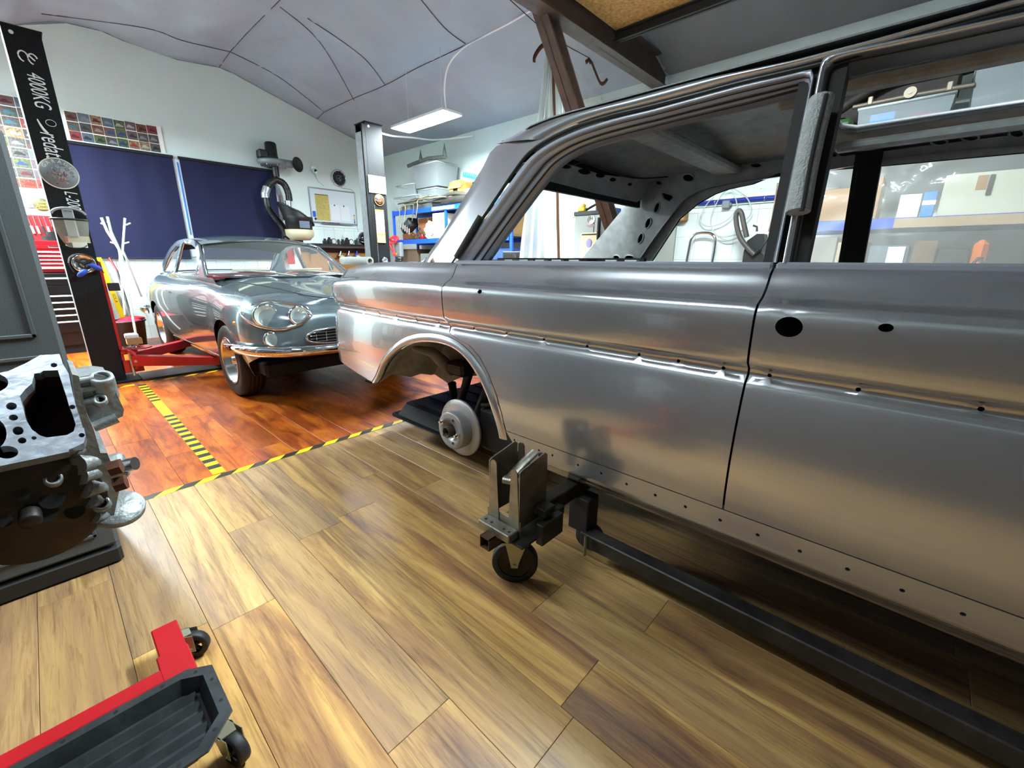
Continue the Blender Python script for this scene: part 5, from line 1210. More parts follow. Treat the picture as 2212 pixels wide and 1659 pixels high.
# poster with gold oval under the photographs
t = thing('oval_sign', (.1, YF-.02, 1.66), 'white board with a dark oval and gold lettering above the red tool chest', 'sign')
o = ony(93, 444, YF-.02); MB().box((o.x-.62, YF-.02, 1.66), (o.x+.12, YF-.008, 1.90), .002).build('board', M_PAPER, t)
MB().lathe([(0, .002), (.078, .002), (.08, 0)], (o.x-.01, YF-.02, 1.79), (0, -1, 0), 28).xf(Matrix.Translation(Vector((0, 0, 0)))).build('oval', mat('dark_olive', '4c4a34', .5), t)
for i, w_ in enumerate(['Golden', 'Road', 'Classic']): text('lettering', w_, .045, basis((o.x-.01, YF-.024, 1.825-.038*i), (1, 0, 0), (0, 0, 1)), mat('gold_ink', 'c9b23c', .5), t)
text('lettering', 'OI', .07, basis((-.0+o.x-.20, YF-.022, 1.71), (1, 0, 0), (0, 0, 1)), mat('navy_ink', '1b2a5a', .5), t)
# red tool board + tool chests
YC = 7.62
t = thing('tool_board', (-.1, YF-.1, 1.33), 'red tool board with hanging screwdrivers above the red tool chest', 'tool board')
MB().box((-.62, YF-.06, 1.30), (.40, YF-.012, 1.655), .004).build('board', mat('red_board', '8c0e18', .5), t)
rn = random.Random(11)
for k in range(9):
    x = -.05+.046*k; c_ = rn.choice(['1a1a1a', 'c8c8c8', 'e07818', '2a2a2a']); MB().cyl((x, YF-.08, 1.645), (x+.01, YF-.08, 1.52), .006, .004, n=8).build('screwdriver_blade', M_CHROME, t); MB().cyl((x+.01, YF-.08, 1.53), (x+.018, YF-.08, 1.44), .012, n=8).build('screwdriver_handle', mat('grip_'+c_, c_, .4), t)
t = thing('tool_chest', (-.1, 7.9, 0), 'red tool chest with white-handled drawers standing on a black chest', 'tool chest')
MB().box((-.62, YC, .98), (.33, 8.2, 1.345), .01).build('case', mat('red_chest_paint', '960c18', .3, coat=.3), t)
M_CH = mat('red_chest_paint', 'b30f1e')
zz = 1.29
for k, (h_, split) in enumerate([(.045, 0), (.042, 1), (.042, 2), (.038, 0), (.038, 0), (.05, 0)]):
    segs = [(-.60, .31)] if not split else [(-.60, -.15), (-.14, .31)] 
    for (a, b) in segs:
        d = MB().box((a, YC-.012, zz-h_+.003), (b, YC, zz-.002), .003).build('drawer', M_CH, t)
        if k > 0: MB().box((a+.01, YC-.022, zz-h_+.006), (b-.01, YC-.012, zz-.018), .003).build('drawer_handle', M_WHITE, d)
    zz -= h_+.004
MB().box((.18, YC-.02, 1.268), (.30, YC-.012, 1.285), .003).build('handle', M_CHROME, t); MB().box((-.13, YC-.016, 1.25), (-.03, YC-.012, 1.295)).build('sticker', M_PAPER, t)
t = thing('roller_cabinet', (-.1, 7.9, 0), 'black roller cabinet with white drawer pulls below the red tool chest', 'cabinet')
MB().box((-.64, YC-.03, .10), (.35, 8.22, .975), .01).build('case', mat('black_case', '0e0e10', .3), t)
zz = .93
for k, (h_, split) in enumerate([(.10, 0), (.10, 0), (.075, 1), (.075, 1), (.075, 1), (.075, 1), (.15, 1)]):
    for (a, b) in ([(-.62, .33)] if not split else [(-.62, -.155), (-.12, .33)]):
        d = MB().box((a, YC-.045, zz-h_+.003), (b, YC-.03, zz), .003).build('drawer', mat('black_case', '0e0e10'), t)
        if k != 1: MB().box((a+.015, YC-.054, zz-.026), (b-.015, YC-.045, zz-.008), .003).build('drawer_pull', M_WHITE, d)
    zz -= h_+.003
MB().box((-.62, YC, 0), (.33, 8.2, .10)).build('plinth', M_BLACKM, t)
# things standing on the red chest
for (u, v, r, h, c_, lb) in ((62, 503, .03, .07, '26282a', 'dark round tin on top of the red tool chest'), (98, 508, .04, .05, '2e2e2c', 'low black tub on top of the red tool chest'), (110, 504, .045, .10, '1b1c1e', 'black can on top of the red tool chest')):
    o = ony(u, v, 7.75); tag(MB().cyl((o.x, o.y, 1.347), (o.x, o.y, 1.347+h), r, n=16).build('can', mat('can_'+c_, c_, .4)), lb, 'can')
# white branching poles (old coat stand), yellow level, broom, tub
t = thing('coat_stand', (.75, 7.45, 0), 'white branching coat stand leaning in front of the left navy blind', 'coat stand')
WP = lambda u, v, y: ony(u, v, y)
M_WP = mat('white_lacquer', 'dfe6e2', .35)
def rod(pts, r, nm='rod'): MB().tube([WP(u, v, y) for u, v, y in pts], r, 8).build(nm, M_WP, t)
rod([(219, 470, 7.3), (232, 500, 7.3), (257, 538, 7.3), (262, 560, 7.3)], .014, 'upright'); rod([(232, 468, 7.4), (240, 500, 7.4), (262, 548, 7.4), (296, 735, 7.3)], .014, 'upright'); rod([(270, 471, 7.25), (265, 541, 7.25), (275, 562, 7.3), (305, 640, 7.9)], .012, 'upright'); rod([(258, 545, 7.35), (262, 600, 7.35), (270, 680, 7.35)], .010, 'upright')
for a in ([(217, 482, 7.3), (226, 485, 7.3)], [(231, 479, 7.4), (237, 482, 7.4)], [(272, 486, 7.25), (282, 482, 7.25)], [(268, 526, 7.25), (279, 523, 7.25)], [(238, 523, 7.3), (247, 526, 7.3)], [(262, 608, 7.3), (270, 605, 7.3)]): rod(a, .009, 'peg')
a = ony(212, 556, 8.22); b = onz(287, 738, .0); b.z = .002; t = thing('spirit_level', b, 'long yellow level with black lettering leaning on the tiled wall', 'level')
d = (b-a).normalized(); s_ = Vector((1, 0, 0)); MB().prism([a-s_*.03, a+s_*.03, b+s_*.03, b-s_*.03], (0, .03, 0)).build('body', mat('yellow_level', 'e0b400', .4), t)
text('lettering', 'SOLA', .05, basis(a+d*.55+Vector((0, -.002, 0)), d, Vector((1, 0, 0))), mat('black_ink', '15150f', .5), t)
a = ony(236, 557, 8.2); m_ = ony(253, 585, 8.1); b = ony(283, 682, 7.70); t = thing('broom', b, 'broom with a red and black stick standing in the black tub', 'broom')
MB().cyl(a, m_, .012, n=8).build('red_stick', M_RED, t); MB().cyl(m_, b, .012, n=8).build('black_stick', M_BLACK, t)
MB().sphere(b+Vector((0, 0, -.04)), .09, 12, 6, (1.6, .7, .4)).build('red_head', mat('red_bristle', 'a8102a', .7), t)
c_ = onz(303, 722, 0); c_ = Vector((.70, 7.62, 0)); t = thing('plastic_tub', c_, 'black plastic tub behind the coupe, holding red cloths', 'tub')
MB().lathe([(0, .01), (.17, .01), (.20, .34), (.215, .345), (.215, .36), (.19, .36), (.16, .03), (0, .03)], c_, (0, 0, 1), 32).build('tub_shell', mat('black_tub', '161617', .45), t)
MB().sphere(c_+Vector((.03, -.02, .33)), .13, 14, 8, (1.2, .9, .4)).build('cloth', mat('red_cloth', 'b0103a', .7, var=.3, vscale=20, bump=.5, bscale=30), t)
# fan with forked exhaust hose, fire sign, bins, camera, clock, whiteboard, shelf with pegboard
M_FG = mat('fan_grey', '7d8688', .4, .3)
o = ony(589, 352, 8.08); t = thing('extractor_fan', o, 'black extractor fan with grey housing on the wall above the forked hose', 'fan')
MB().lathe([(0, .30), (.07, .30), (.085, .28), (.088, .10), (.095, .09), (.095, .05), (.0, .05)], o, (0, 0, 1), 24).build('motor', M_BLACK, t)
MB().box((o.x-.21, o.y-.07, o.z+.04), (o.x-.06, o.y+.08, o.z+.17), .02).build('terminal_box', M_BLACK, t)
MB().lathe([(0, .04), (.20, .04), (.22, .03), (.235, .01), (.22, -.03), (.18, -.05), (0, -.05)], o, (0, 0, 1), 32).build('housing', M_FG, t)
MB().cyl(o+Vector((.08, -.12, .0)), o+Vector((.26, -.12, .0)), .06, n=16).build('outlet_duct', M_FG, t); mo = o+Vector((.31, -.16, .0))
MB().lathe([(.0, .0), (.09, .0), (.115, .03), (.112, .032), (.085, .005), (0, .005)], mo, (.45, -1, 0), 28).build('outlet_mouth', M_BLACK, t)
bl = MB()
for k in range(8): a = 2*pi*k/8; bl.cyl(o+Vector((cos(a)*.19, sin(a)*.19, -.06)), o+Vector((cos(a)*.19, sin(a)*.19, -.04)), .012, n=8)
tag(bl.build('bolts', M_CHROME, t), kind='stuff')
MB().cyl(o+Vector((.03, 0, -.05)), o+Vector((.03, 0, -.20)), .05, n=14).build('inlet_pipe', M_BLACK, t)
MB().box((o.x-.03, o.y, o.z-.05), (o.x+.09, YF-.005, o.z+.02), .004).build('wall_bracket', M_FG, t)
t = thing('exhaust_hose', ony(600, 440, 8.1), 'black forked corrugated hose with silver tape hanging under the extractor fan', 'hose')
def corr(pts, r, nm, m_, k=10, amp=.10, f=2.4):
    P = resample(smooth_path(pts, 8), k*8); MB().tube(P, [r*(1+amp*sin(i*f)) for i in range(len(P))], 12).build(nm, m_, t)
F = lambda u, v: ony(u, v, 8.05)
M_HO = mat('black_hose', '121214', .4, bump=.4, bscale=40); M_TP = mat('silver_tape', 'a8acb0', .3, .6, bump=.6, bscale=40)
corr([F(595, 388), F(582, 398), F(576, 410)], .055, 'hose', M_HO, 4); corr([F(595, 388), F(612, 396), F(622, 415), F(625, 434)], .052, 'hose', M_HO, 6)
corr([F(577, 405), F(573, 418), F(574, 428)], .060, 'tape_wrap', M_TP, 3, .05, 3.1); corr([F(622, 434), F(624, 450)], .050, 'tape_wrap', M_TP, 2, .05, 3.1)
corr([F(575, 426), F(580, 450), F(595, 472), F(610, 490), F(618, 510)], .056, 'hose', M_HO, 9, .10, 2.9); corr([F(624, 448), F(624, 465)], .048, 'hose', M_HO, 2)
t = thing('fire_point_sign', ony(598, 430, YF-.01), 'small red fire extinguisher sign on the white wall between the hoses', 'sign')
a = ony(588, 420, YF-.012); b = ony(607, 439, YF-.012); MB().box((a.x, YF-.012, b.z), (b.x, YF-.008, a.z)).build('plate', mat('sign_red', 'c01c20', .4), t)
MB().box((a.x+.02, YF-.0135, b.z+.03), (a.x+.055, YF-.012, a.z-.04), .004).build('printed_extinguisher', M_LET, t); MB().tube([(a.x+.038, YF-.013, a.z-.04), (a.x+.05, YF-.013, a.z-.018), (a.x+.065, YF-.013, a.z-.025)], (.004, .001), 4, flat=(0, 1, 0)).build('printed_hose', M_LET, t)
for dz in (.03, -.03): MB().tube([(b.x-.045, YF-.013, (a.z+b.z)/2+dz+.02), (b.x-.03, YF-.013, (a.z+b.z)/2+dz+.005), (b.x-.02, YF-.013, (a.z+b.z)/2+dz-.02)], (.010, .001), 5, flat=(0, 1, 0)).build('printed_flame', M_LET, t)
# wall-mounted pressure pot: black funnel lid over beige drum
o = ony(648, 505, 7.75); t = thing('parts_washer', o, 'black funnel-shaped tub standing on a cream drum beside the shelf', 'drum')
MB().lathe([(0, -.10), (.15, -.10), (.215, -.03), (.22, .06), (0, .06)], o, (0, 0, 1), 28).build('cream_drum', mat('cream_plastic', 'b0a88c', .5), t)
MB().lathe([(0, .061), (.20, .061), (.205, .20), (.225, .22), (.225, .26)], o, (0, 0, 1), 28).build('black_tub', mat('black_tub', '161617', .45), t)
ftop = [o+Vector((.235*cos(a)-.05*(cos(a) < -.3)*1.0, .20*sin(a), .30-.16*cos(a))) for a in [2*pi*i/28 for i in range(28)]]; fbot = [o+Vector((.225*cos(a), .2*sin(a), .24)) for a in [2*pi*i/28 for i in range(28)]]
MB().quadgrid([ftop+ftop[:1], fbot+fbot[:1]], True).tube([p for p in ftop], .014, 6, closed=True).build('funnel_rim', mat('black_tub', '161617', .45), t)
MB().box((o.x-.07, o.y-.212, o.z+.08), (o.x+.09, o.y-.19, o.z+.19), .004).build('clear_window', mat('grey_window', '5c6672', .15), t)
MB().box((o.x-.08, o.y+.1, o.z-.16), (o.x+.08, YF-.008, o.z-.10), .004).build('wall_bracket', M_DARKST, t)
o = Vector((3.10, 8.12, 1.47)); t = thing('fire_extinguisher', o, 'red fire extinguisher with a black hose mounted on the wall under the hose', 'extinguisher')
MB().lathe([(0, -.40), (.055, -.40), (.06, -.37), (.06, -.06), (.045, -.01), (.025, .01), (.025, .03), (0, .03)], o, (0, 0, 1), 24).build('cylinder', mat('extinguisher_red', 'b8141c', .25, coat=.5), t)
MB().tube(smooth_path([o+Vector((0, 0, .04)), o+Vector((-.08, -.02, .05)), o+Vector((-.10, -.05, -.08)), o+Vector((-.08, -.05, -.3))], 5), .012, 8).build('hose', M_BLACK, t)
MB().box((o.x-.02, o.y-.02, o.z+.03), (o.x+.09, o.y+.02, o.z+.06), .006).cyl(o+Vector((0, 0, .02)), o+Vector((0, 0, .04)), .02, n=10).build('valve_lever', M_BLACK, t)
MB().box((o.x-.03, o.y+.08, o.z-.2), (o.x+.03, YF-.008, o.z-.14)).build('bracket', M_BLACK, t)
# camera and clock
o = ony(679, 366, YF-.06); t = thing('wall_camera', o, 'small white round-headed camera on the white wall left of the clock', 'camera')
MB().box((o.x-.04, YF-.06, o.z-.03), (o.x+.04, YF-.004, o.z+.06), .02).build('bracket', M_WHITE, t); MB().sphere(o+Vector((0, -.01, -.02)), .045, 16, 10).build('head', M_WHITE, t)
MB().lathe([(0, .05), (.022, .05), (.026, .04)], o+Vector((0, -.005, -.022)), (.0, -1, -.1), 16).build('lens', M_BLACK, t); MB().sphere(o+Vector((.004, -.058, -.045)), .005, 6, 4).build('green_light', mat('green_led', '20ff60', .5, emit=6), t)
MB().tube([ony(680, 376, YF-.008), ony(687, 392, YF-.008), ony(700, 402, YF-.008)], .003, 5).build('cable', mat('grey_cable', '8c9090', .6), t)
o = ony(731, 385, YF-.01); t = thing('wall_clock', o, 'round chrome wall clock with a black face above the whiteboard', 'clock')
MB().lathe([(.118, 0), (.145, .0), (.15, .02), (.142, .035), (.125, .035), (.12, .02)], o, (0, -1, 0), 40).build('case', M_CHROME, t)
MB().lathe([(0, .018), (.122, .018)], o, (0, -1, 0), 40).build('face', mat('clock_face', '101013', .3), t)
for k in range(12):
    a = 2*pi*k/12; p = o+Vector((cos(a)*.10, -.0195, sin(a)*.10)); q_ = o+Vector((cos(a)*.112, -.0195, sin(a)*.112)); MB().tube([p, q_], (.003, .001), 4, flat=(0, 1, 0)).build('hour_mark', M_LET, t)
for a, l_ in ((radians(40), .075), (radians(-60), .055), (radians(200), .03)): MB().tube([o+Vector((0, -.022, 0)), o+Vector((cos(a)*l_, -.022, sin(a)*l_))], (.004, .001), 4, flat=(0, 1, 0)).build('hand', M_LET, t)
MB().lathe([(.045, .0192), (.05, .0192)], o, (0, -1, 0), 24).build('printed_ring', mat('grey_ink', '8a9094', .6), t)
# whiteboard
x0, x1, z0, z1 = 3.62, 4.48, 1.815, 2.385; Yw = YF-.02
t = thing('whiteboard', ((x0+x1)/2, Yw, z0), 'whiteboard in a thin grey frame with a yellowed sheet and magnets', 'whiteboard')
MB().box((x0, Yw-.002, z0), (x1, YF-.004, z1)).build('panel', mat('whiteboard_gloss', 'cdd6dc', .15), t)
for a, b in (((x0-.01, z0-.012), (x1+.01, z0+.008)), ((x0-.01, z1-.008), (x1+.01, z1+.012)), ((x0-.01, z0), (x0+.008, z1)), ((x1-.008, z0), (x1+.01, z1))): MB().box((a[0], Yw-.014, a[1]), (b[0], YF-.003, b[1]), .003).build('frame_bar', mat('frame_grey', '8f979e', .35, .4), t)
MB().box((x0+.15, Yw-.05, z0-.022), (x1-.1, Yw, z0-.012), .003).build('pen_tray', mat('frame_grey', '8f979e'), t)
sheet = MB().box((x0+.09, Yw-.006, z0+.03), (x0+.34, Yw-.003, z1-.10)).build('yellowed_sheet', mat('yellowed_paper', 'b5a55c', .7, var=.18, vscale=26), t)
ln = MB(); rn = random.Random(8)
for k in range(17): xx = x0+.105; zz = z1-.13-.022*k; ln.tube([Vector((xx+.02*i, Yw-.0068, zz+rn.uniform(-.004, .004))) for i in range(rn.randint(6, 11))], (.0012, .0004), 4, flat=(0, 1, 0))
tag(ln.build('handwriting', mat('brown_ink', '7a6a34', .7), sheet), kind='stuff')
MB().box((x0+.36, Yw-.005, z0+.05), (x0+.53, Yw-.003, z1-.25)).build('paper_sheet', mat('faint_paper', 'd6d9dc', .6), t); MB().box((x0+.555, Yw-.005, z0+.05), (x0+.73, Yw-.003, z1-.25)).build('paper_sheet', mat('faint_paper', 'd6d9dc', .6), t)
MB().box((x0+.09, Yw-.014, z1-.105), (x0+.335, Yw-.004, z1-.095), .002).build('clip_bar', M_DARKST, t)
for (x, z, r, c_) in ((x0+.44, z1-.26, .012, '151515'), (x0+.62, z1-.26, .012, '151515'), (x0+.06, z0+.05, .022, '151515'), (x1-.045, z0+.16, .012, 'c02020'), (x1-.045, z0+.125, .012, 'd0a020'), (x1-.045, z0+.09, .012, '30a040'), (x1-.045, z0+.06, .012, '2050c0'), (x1-.045, z0+.03, .012, '203040')):
    MB().cyl((x, Yw-.002, z), (x, Yw-.014, z), r, n=14).build('magnet', mat('magnet_'+c_, c_, .4), t)
MB().box((x0+.02, Yw-.012, z0+.08), (x0+.075, Yw-.003, z0+.18), .004).build('blue_eraser', mat('eraser_blue', '1f50b8', .6), t)
for k in range(6): MB().cyl((x0+.17+.055*k, Yw-.03, z0-.004), (x0+.215+.055*k, Yw-.03, z0-.004), .007, n=8).build('marker_pen', mat('pen_%d' % (k % 3), ['151515', 'b01828', '1c1c20'][k % 3], .4), t)
# cables from camera and clock
t = MB().tube(smooth_path([ony(u, v, YF-.012) for u, v in [(735, 400), (738, 406), (750, 408), (762, 412), (766, 430), (770, 455), (768, 470), (774, 500)]], 5), .004, 5); tag(t.build('wall_cable', mat('grey_cable', '8c9090', .6)), 'thin grey cable hanging from the clock down past the whiteboard', 'cable')
# shelf and pegboard behind
t = thing('wall_shelf', (4.1, 8.1, 1.42), 'black wall shelf above the brown pegboard', 'shelf')
MB().box((3.42, 7.98, 1.405), (4.72, YF-.008, 1.43), .003).build('shelf_board', M_BLACK, t)
for x in (3.5, 4.62): MB().box((x, 8.0, 1.25), (x+.02, YF-.008, 1.405), .002).build('bracket', M_BLACK, t)
t = thing('pegboard', (4.0, YF-.03, .85), 'brown hardboard pegboard under the black wall shelf', 'board')
MB().box((3.35, YF-.03, .80), (4.68, YF-.008, 1.36), .003).build('board', mat('hardboard', '9a6a35', .7, var=.1, vscale=9), t)
MB().box((3.35, YF-.036, 1.28), (4.68, YF-.028, 1.36)).build('dark_rail', mat('dark_wood', '3d2512', .6), t)
rn = random.Random(21)
ITEMS = [('charger', '1b1d1c', 'box'), ('grease_gun_head', '20221f', 'box'), ('cable_coil', '171717', 'ring'), ('small_tin', '343a36', 'can'), ('clamp', '1f2320', 'box'), ('radio', '151515', 'box'), ('cable_coil', '2a2a2a', 'ring'), ('spray_tin', '242824', 'can')]
for k, (nm, c_, sh_) in enumerate(ITEMS):
    x = 3.72+.085*k; y = 8.08; m_ = MB(); h = rn.uniform(.05, .10)
    if sh_ == 'box': m_.box((x-.035, y-.04, 1.431), (x+.035, y+.04, 1.431+h), .01).box((x-.02, y-.03, 1.431+h), (x+.012, y+.03, 1.431+h+.03), .008)
    elif sh_ == 'can': m_.cyl((x, y, 1.431), (x, y, 1.431+h), .026, n=12).cyl((x, y, 1.431+h), (x, y, 1.445+h), .016, n=10)
    else: m_.tube([(x+.045*cos(a), y, 1.478+.045*sin(a)) for a in [2*pi*i/18 for i in range(18)]], .006, 6, closed=True)
    tag(m_.build(nm, mat('item_'+c_, c_, .5)), '%s on the black wall shelf, %s from its left end' % ({'charger': 'black stepped charger', 'grease_gun_head': 'dark blocky tool', 'cable_coil': 'upright black cable coil', 'small_tin': 'small dark tin', 'clamp': 'dark clamp', 'radio': 'small black radio', 'spray_tin': 'dark spray can'}[nm], ['first', 'second', 'third', 'fourth', 'fifth', 'sixth', 'seventh', 'eighth'][k]), nm.replace('_', ' '))
o = Vector((4.16, 8.16, 1.431)); t = thing('glass_jar', o, 'clear handled jar behind the things on the black wall shelf', 'jar'); MB().lathe([(.0, 0), (.05, 0), (.05, .12), (.03, .14)], o, (0, 0, 1), 16).build('jar_body', mat('pale_glass', 'dfe6e4', .1, alpha=.4), t); MB().tube([o+Vector((.035*cos(a), 0, .14+.06*sin(a))) for a in [pi*i/10 for i in range(11)]], .006, 6).build('handle', M_WHITE, t)
o = Vector((4.50, 8.06, 1.431)); t = thing('helmet', o, 'glossy black helmet with silver trim on the right end of the wall shelf', 'helmet')
MB().sphere(o+Vector((0, 0, .12)), .13, 24, 14, (1, 1.05, .95)).build('shell', mat('helmet_black', '14161c', .12, coat=1.), t)
MB().tube([o+Vector((.128*sin(a), -.136*cos(a), .075-.04*cos(a))) for a in [radians(-70+140*i/12) for i in range(13)]], (.012, .004), 6, flat=(0, 0, 1)).build('chin_trim', M_CHROME, t)
MB().tube([o+Vector((.10*sin(a), -.125*cos(a), .145)) for a in [radians(-60+120*i/12) for i in range(13)]], (.03, .006), 8, flat=(0, 0, 1)).build('visor', mat('visor_dark', '2a3038', .05), t)
# spray guns on the pegboard
for k, (u, c_, lb) in enumerate(((740, 'c9c2a8', 'spray gun with a cream cup hanging left on the pegboard'), (758, '8f8c80', 'spray gun with a grey metal cup in the middle of the pegboard'), (775, 'c8ccd0', 'spray gun with a blue handle hanging right on the pegboard'))):
    o = ony(u-5, 552, 8.18); t = thing('spray_gun', o, lb, 'spray gun')
    MB().tube([o+Vector((0, .02, .06)), o+Vector((0, 0, .10)), o+Vector((.01, 0, .13))], .006, 6).build('hook', M_BLACK, t)
    MB().tube([o+Vector((-.045, 0, -.01)), o+Vector((0, 0, .02)), o+Vector((.02, 0, .08))], [.014, .018, .014], 8).build('gun_body', M_CHROME if k != 2 else M_BLUP, t)
    MB().cyl(o+Vector((-.06, 0, -.02)), o+Vector((-.04, 0, -.005)), .02, n=12).build('nozzle', M_DARKST, t)
    d = Vector((.75, -.1, -.65)); MB().lathe([(.008, .0), (.02, .012), (.042, .03), (.045, .12), (.03, .13), (0, .13)], o+Vector((-.01, 0, .0)), d, 16).build('cup', mat('cup_'+c_, c_, .35, .2), t)
o = ony(713, 568, YF-.045); t = thing('caliper_tool', o, 'yellow and black hanging hand tool low on the pegboard', 'hand tool')
MB().tube([o+Vector((.035*cos(a), 0, .05+.04*sin(a))) for a in [pi*i/10 for i in range(11)]], .012, 8).build('black_handle', M_BLACK, t); MB().box((o.x-.05, o.y-.01, o.z), (o.x-.025, o.y+.01, o.z+.05), .004).box((o.x+.025, o.y-.01, o.z), (o.x+.05, o.y+.01, o.z+.05), .004).build('yellow_grip', mat('yellow_level', 'e0b400'), t); MB().box((o.x-.03, o.y-.012, o.z-.13), (o.x+.05, o.y+.012, o.z), .01).build('tool_body', M_BLACK, t)
# grey rolled mat lying on the trunk of the silver body
a = Vector((2.06, 2.60, 1.165)); b = Vector((1.62, 2.95, 1.155))
a = onx(800, 572, 1.95); b = onx(742, 579, 1.95)
a.z = b.z = 1.142
t = thing('rolled_sheet', (a+b)/2, 'light grey rolled foam sheet lying on the trunk of the silver body', 'foam roll')
d = (b-a).normalized(); MB().lathe([(.020, 0), (.034, 0), (.034, (b-a).length), (.020, (b-a).length), (.020, 0)], a, d, 24).build('roll', mat('light_foam', 'a9aca6', .8), t)
MB().prism([a+Vector((0, 0, .034)), a+Vector((.02, .01, .034)), b+Vector((.02, .01, .034)), b+Vector((0, 0, .034))], (0, 0, -.003)).build('loose_edge', mat('light_foam', 'a9aca6', .8), t)
# ================================================================== blue shelf rack along the right wall (far)
M_OR = mat('orange_beam', 'd0641c', .4)
M_CHIP = mat('shelf_board', '8f7650', .8)
M_BIN = mat('clear_bin_plastic', 'b4bec0', .25, alpha=.42, spec=.5)
M_BINL = mat('bin_rim', 'c6d0d2', .3, alpha=.8)
def rack(x0, x1, ys, H, levels, label, bcol=M_BLUE):
    t = thing('shelf_rack', ((x0+x1)/2, (ys[0]+ys[-1])/2, 0), label, 'shelf rack')
    for y in ys:
        for x in (x0, x1-.03): MB().box((x, y-.025, 0), (x+.03, y+.025, H), .003).build('upright', M_BLUE, t)
    for a, b in zip(ys, ys[1:]):
        for z in levels:
            MB().box((x0-.012, a+.025, z-.075), (x0+.012, b-.025, z), .003).build('beam', bcol, t); MB().box((x1-.03, a+.025, z-.075), (x1-.01, b-.025, z), .003).build('beam', bcol, t)
            MB().box((x0+.014, a+.02, z-.012), (x1-.03, b-.02, z), .001).build('shelf_board', M_CHIP, t)
    return t
rk1 = rack(4.60, 5.12, [4.28, 5.70, 7.18], 2.0, [.45, 1.0, 1.50, 1.985], 'blue steel shelf rack full of car parts along the right wall by the lift post')
MB().box((4.583, 5.45, 1.925), (4.587, 6.02, 1.972)).build('label_strip', M_PAPER, rk1)
for k in range(3): MB().box((4.5822, 5.55+.13*k, 1.942), (4.583, 5.65+.13*k, 1.957)).build('printed_line', mat('grey_ink', '8a9094', .6), rk1)
def bin_(x0, y0, x1, y1, z, h, label, m_=None, lid=True, fill=None, taper=.03):
    t = thing('storage_bin', ((x0+x1)/2, (y0+y1)/2, z), label, 'storage bin')
    A = [Vector((x0+taper, y0+taper, z)), Vector((x1-taper, y0+taper, z)), Vector((x1-taper, y1-taper, z)), Vector((x0+taper, y1-taper, z))]; B = [Vector((x0, y0, z+h)), Vector((x1, y0, z+h)), Vector((x1, y1, z+h)), Vector((x0, y1, z+h))]
    MB().add(A+B, [(3, 2, 1, 0)]+[(i, (i+1) % 4, 4+(i+1) % 4, 4+i) for i in range(4)]).build('tub', m_ or M_BIN, t)
    MB().tube(B, (.010, .012), 6, closed=True).build('rim', M_BINL, t)
    if lid: MB().box((x0-.005, y0-.005, z+h), (x1+.005, y1+.005, z+h+.015), .004).build('lid', m_ or M_BIN, t)
    if fill:
        rn = random.Random(int(x0*100+y0*77+z*31))
        for k, c in enumerate(fill):
            fx_ = rn.uniform(x0+.06, x1-.12); fy = rn.uniform(y0+.05, y1-.15); s = rn.uniform(.05, .10); f = MB().box((fx_, fy, z+.004+.0), (fx_+s, fy+s*1.5, z+.004+min(h*.8, s*rn.uniform(.8, 1.6))), .012); f.build('content', mat('content_'+c, c, .6), t)
    return t
zt1 = 1.988
bin_(4.62, 6.48, 5.08, 7.16, zt1, .22, 'low wide clear bin, left on the top of the blue rack', None, True, ['8a5a30', '2a2e50', 'c0b8a0', '20242a'])
bin_(4.66, 6.60, 5.06, 7.12, zt1+.25, .16, 'shallow clear bin with books on the low wide bin of the blue rack', None, True, ['7a5a38', '8a3a28', '2c3c60'])
bin_(4.64, 5.95, 5.08, 6.45, zt1, .28, 'clear lidded bin, lower of the tall stack on the blue rack', None, True, ['5a6064', 'c8ccc8', '3a3e40'])
bin_(4.64, 5.92, 5.08, 6.56, zt1+.32, .34, 'large grey translucent bin, topmost on the blue rack', mat('grey_bin_plastic', '8a9092', .4, alpha=.8), True, ['404448'])
MB().box((4.628, 5.92, zt1+.42), (4.634, 6.02, zt1+.55)).build('yellow_note', mat('yellow_note', 'c9a53a', .7), None) if False else None
t = thing('bumper_carrier', (4.8, 6.1, zt1+.63), 'grey metal bumper carrier with two prongs lying on the topmost bin', 'car part')
M_GP = mat('grey_green_metal', '565a54', .6, .2, var=.2, vscale=20)
bc = [onx(u, v, 4.62) for u, v in [(838, 356), (862, 345), (886, 334), (905, 330), (925, 333), (945, 340), (955, 342)]]
bc = [Vector((4.68, 6.75, zt1+.70)), Vector((4.68, 6.5, zt1+.72)), Vector((4.68, 6.2, zt1+.74)), Vector((4.68, 5.95, zt1+.72)), Vector((4.68, 5.72, zt1+.70))]
MB().tube(bc, (.03, .02), 8, flat=(0, 0, 1)).build('carrier_bar', M_GP, t)
for u in (901, 954):
    q = Vector((4.68, 6.38 if u < 920 else 5.76, zt1+.74)); MB().lathe([(.035, -.02), (.03, .02), (.012, .10), (.002, .16)], q, (0, 0, 1), 10).build('prong', M_GP, t)
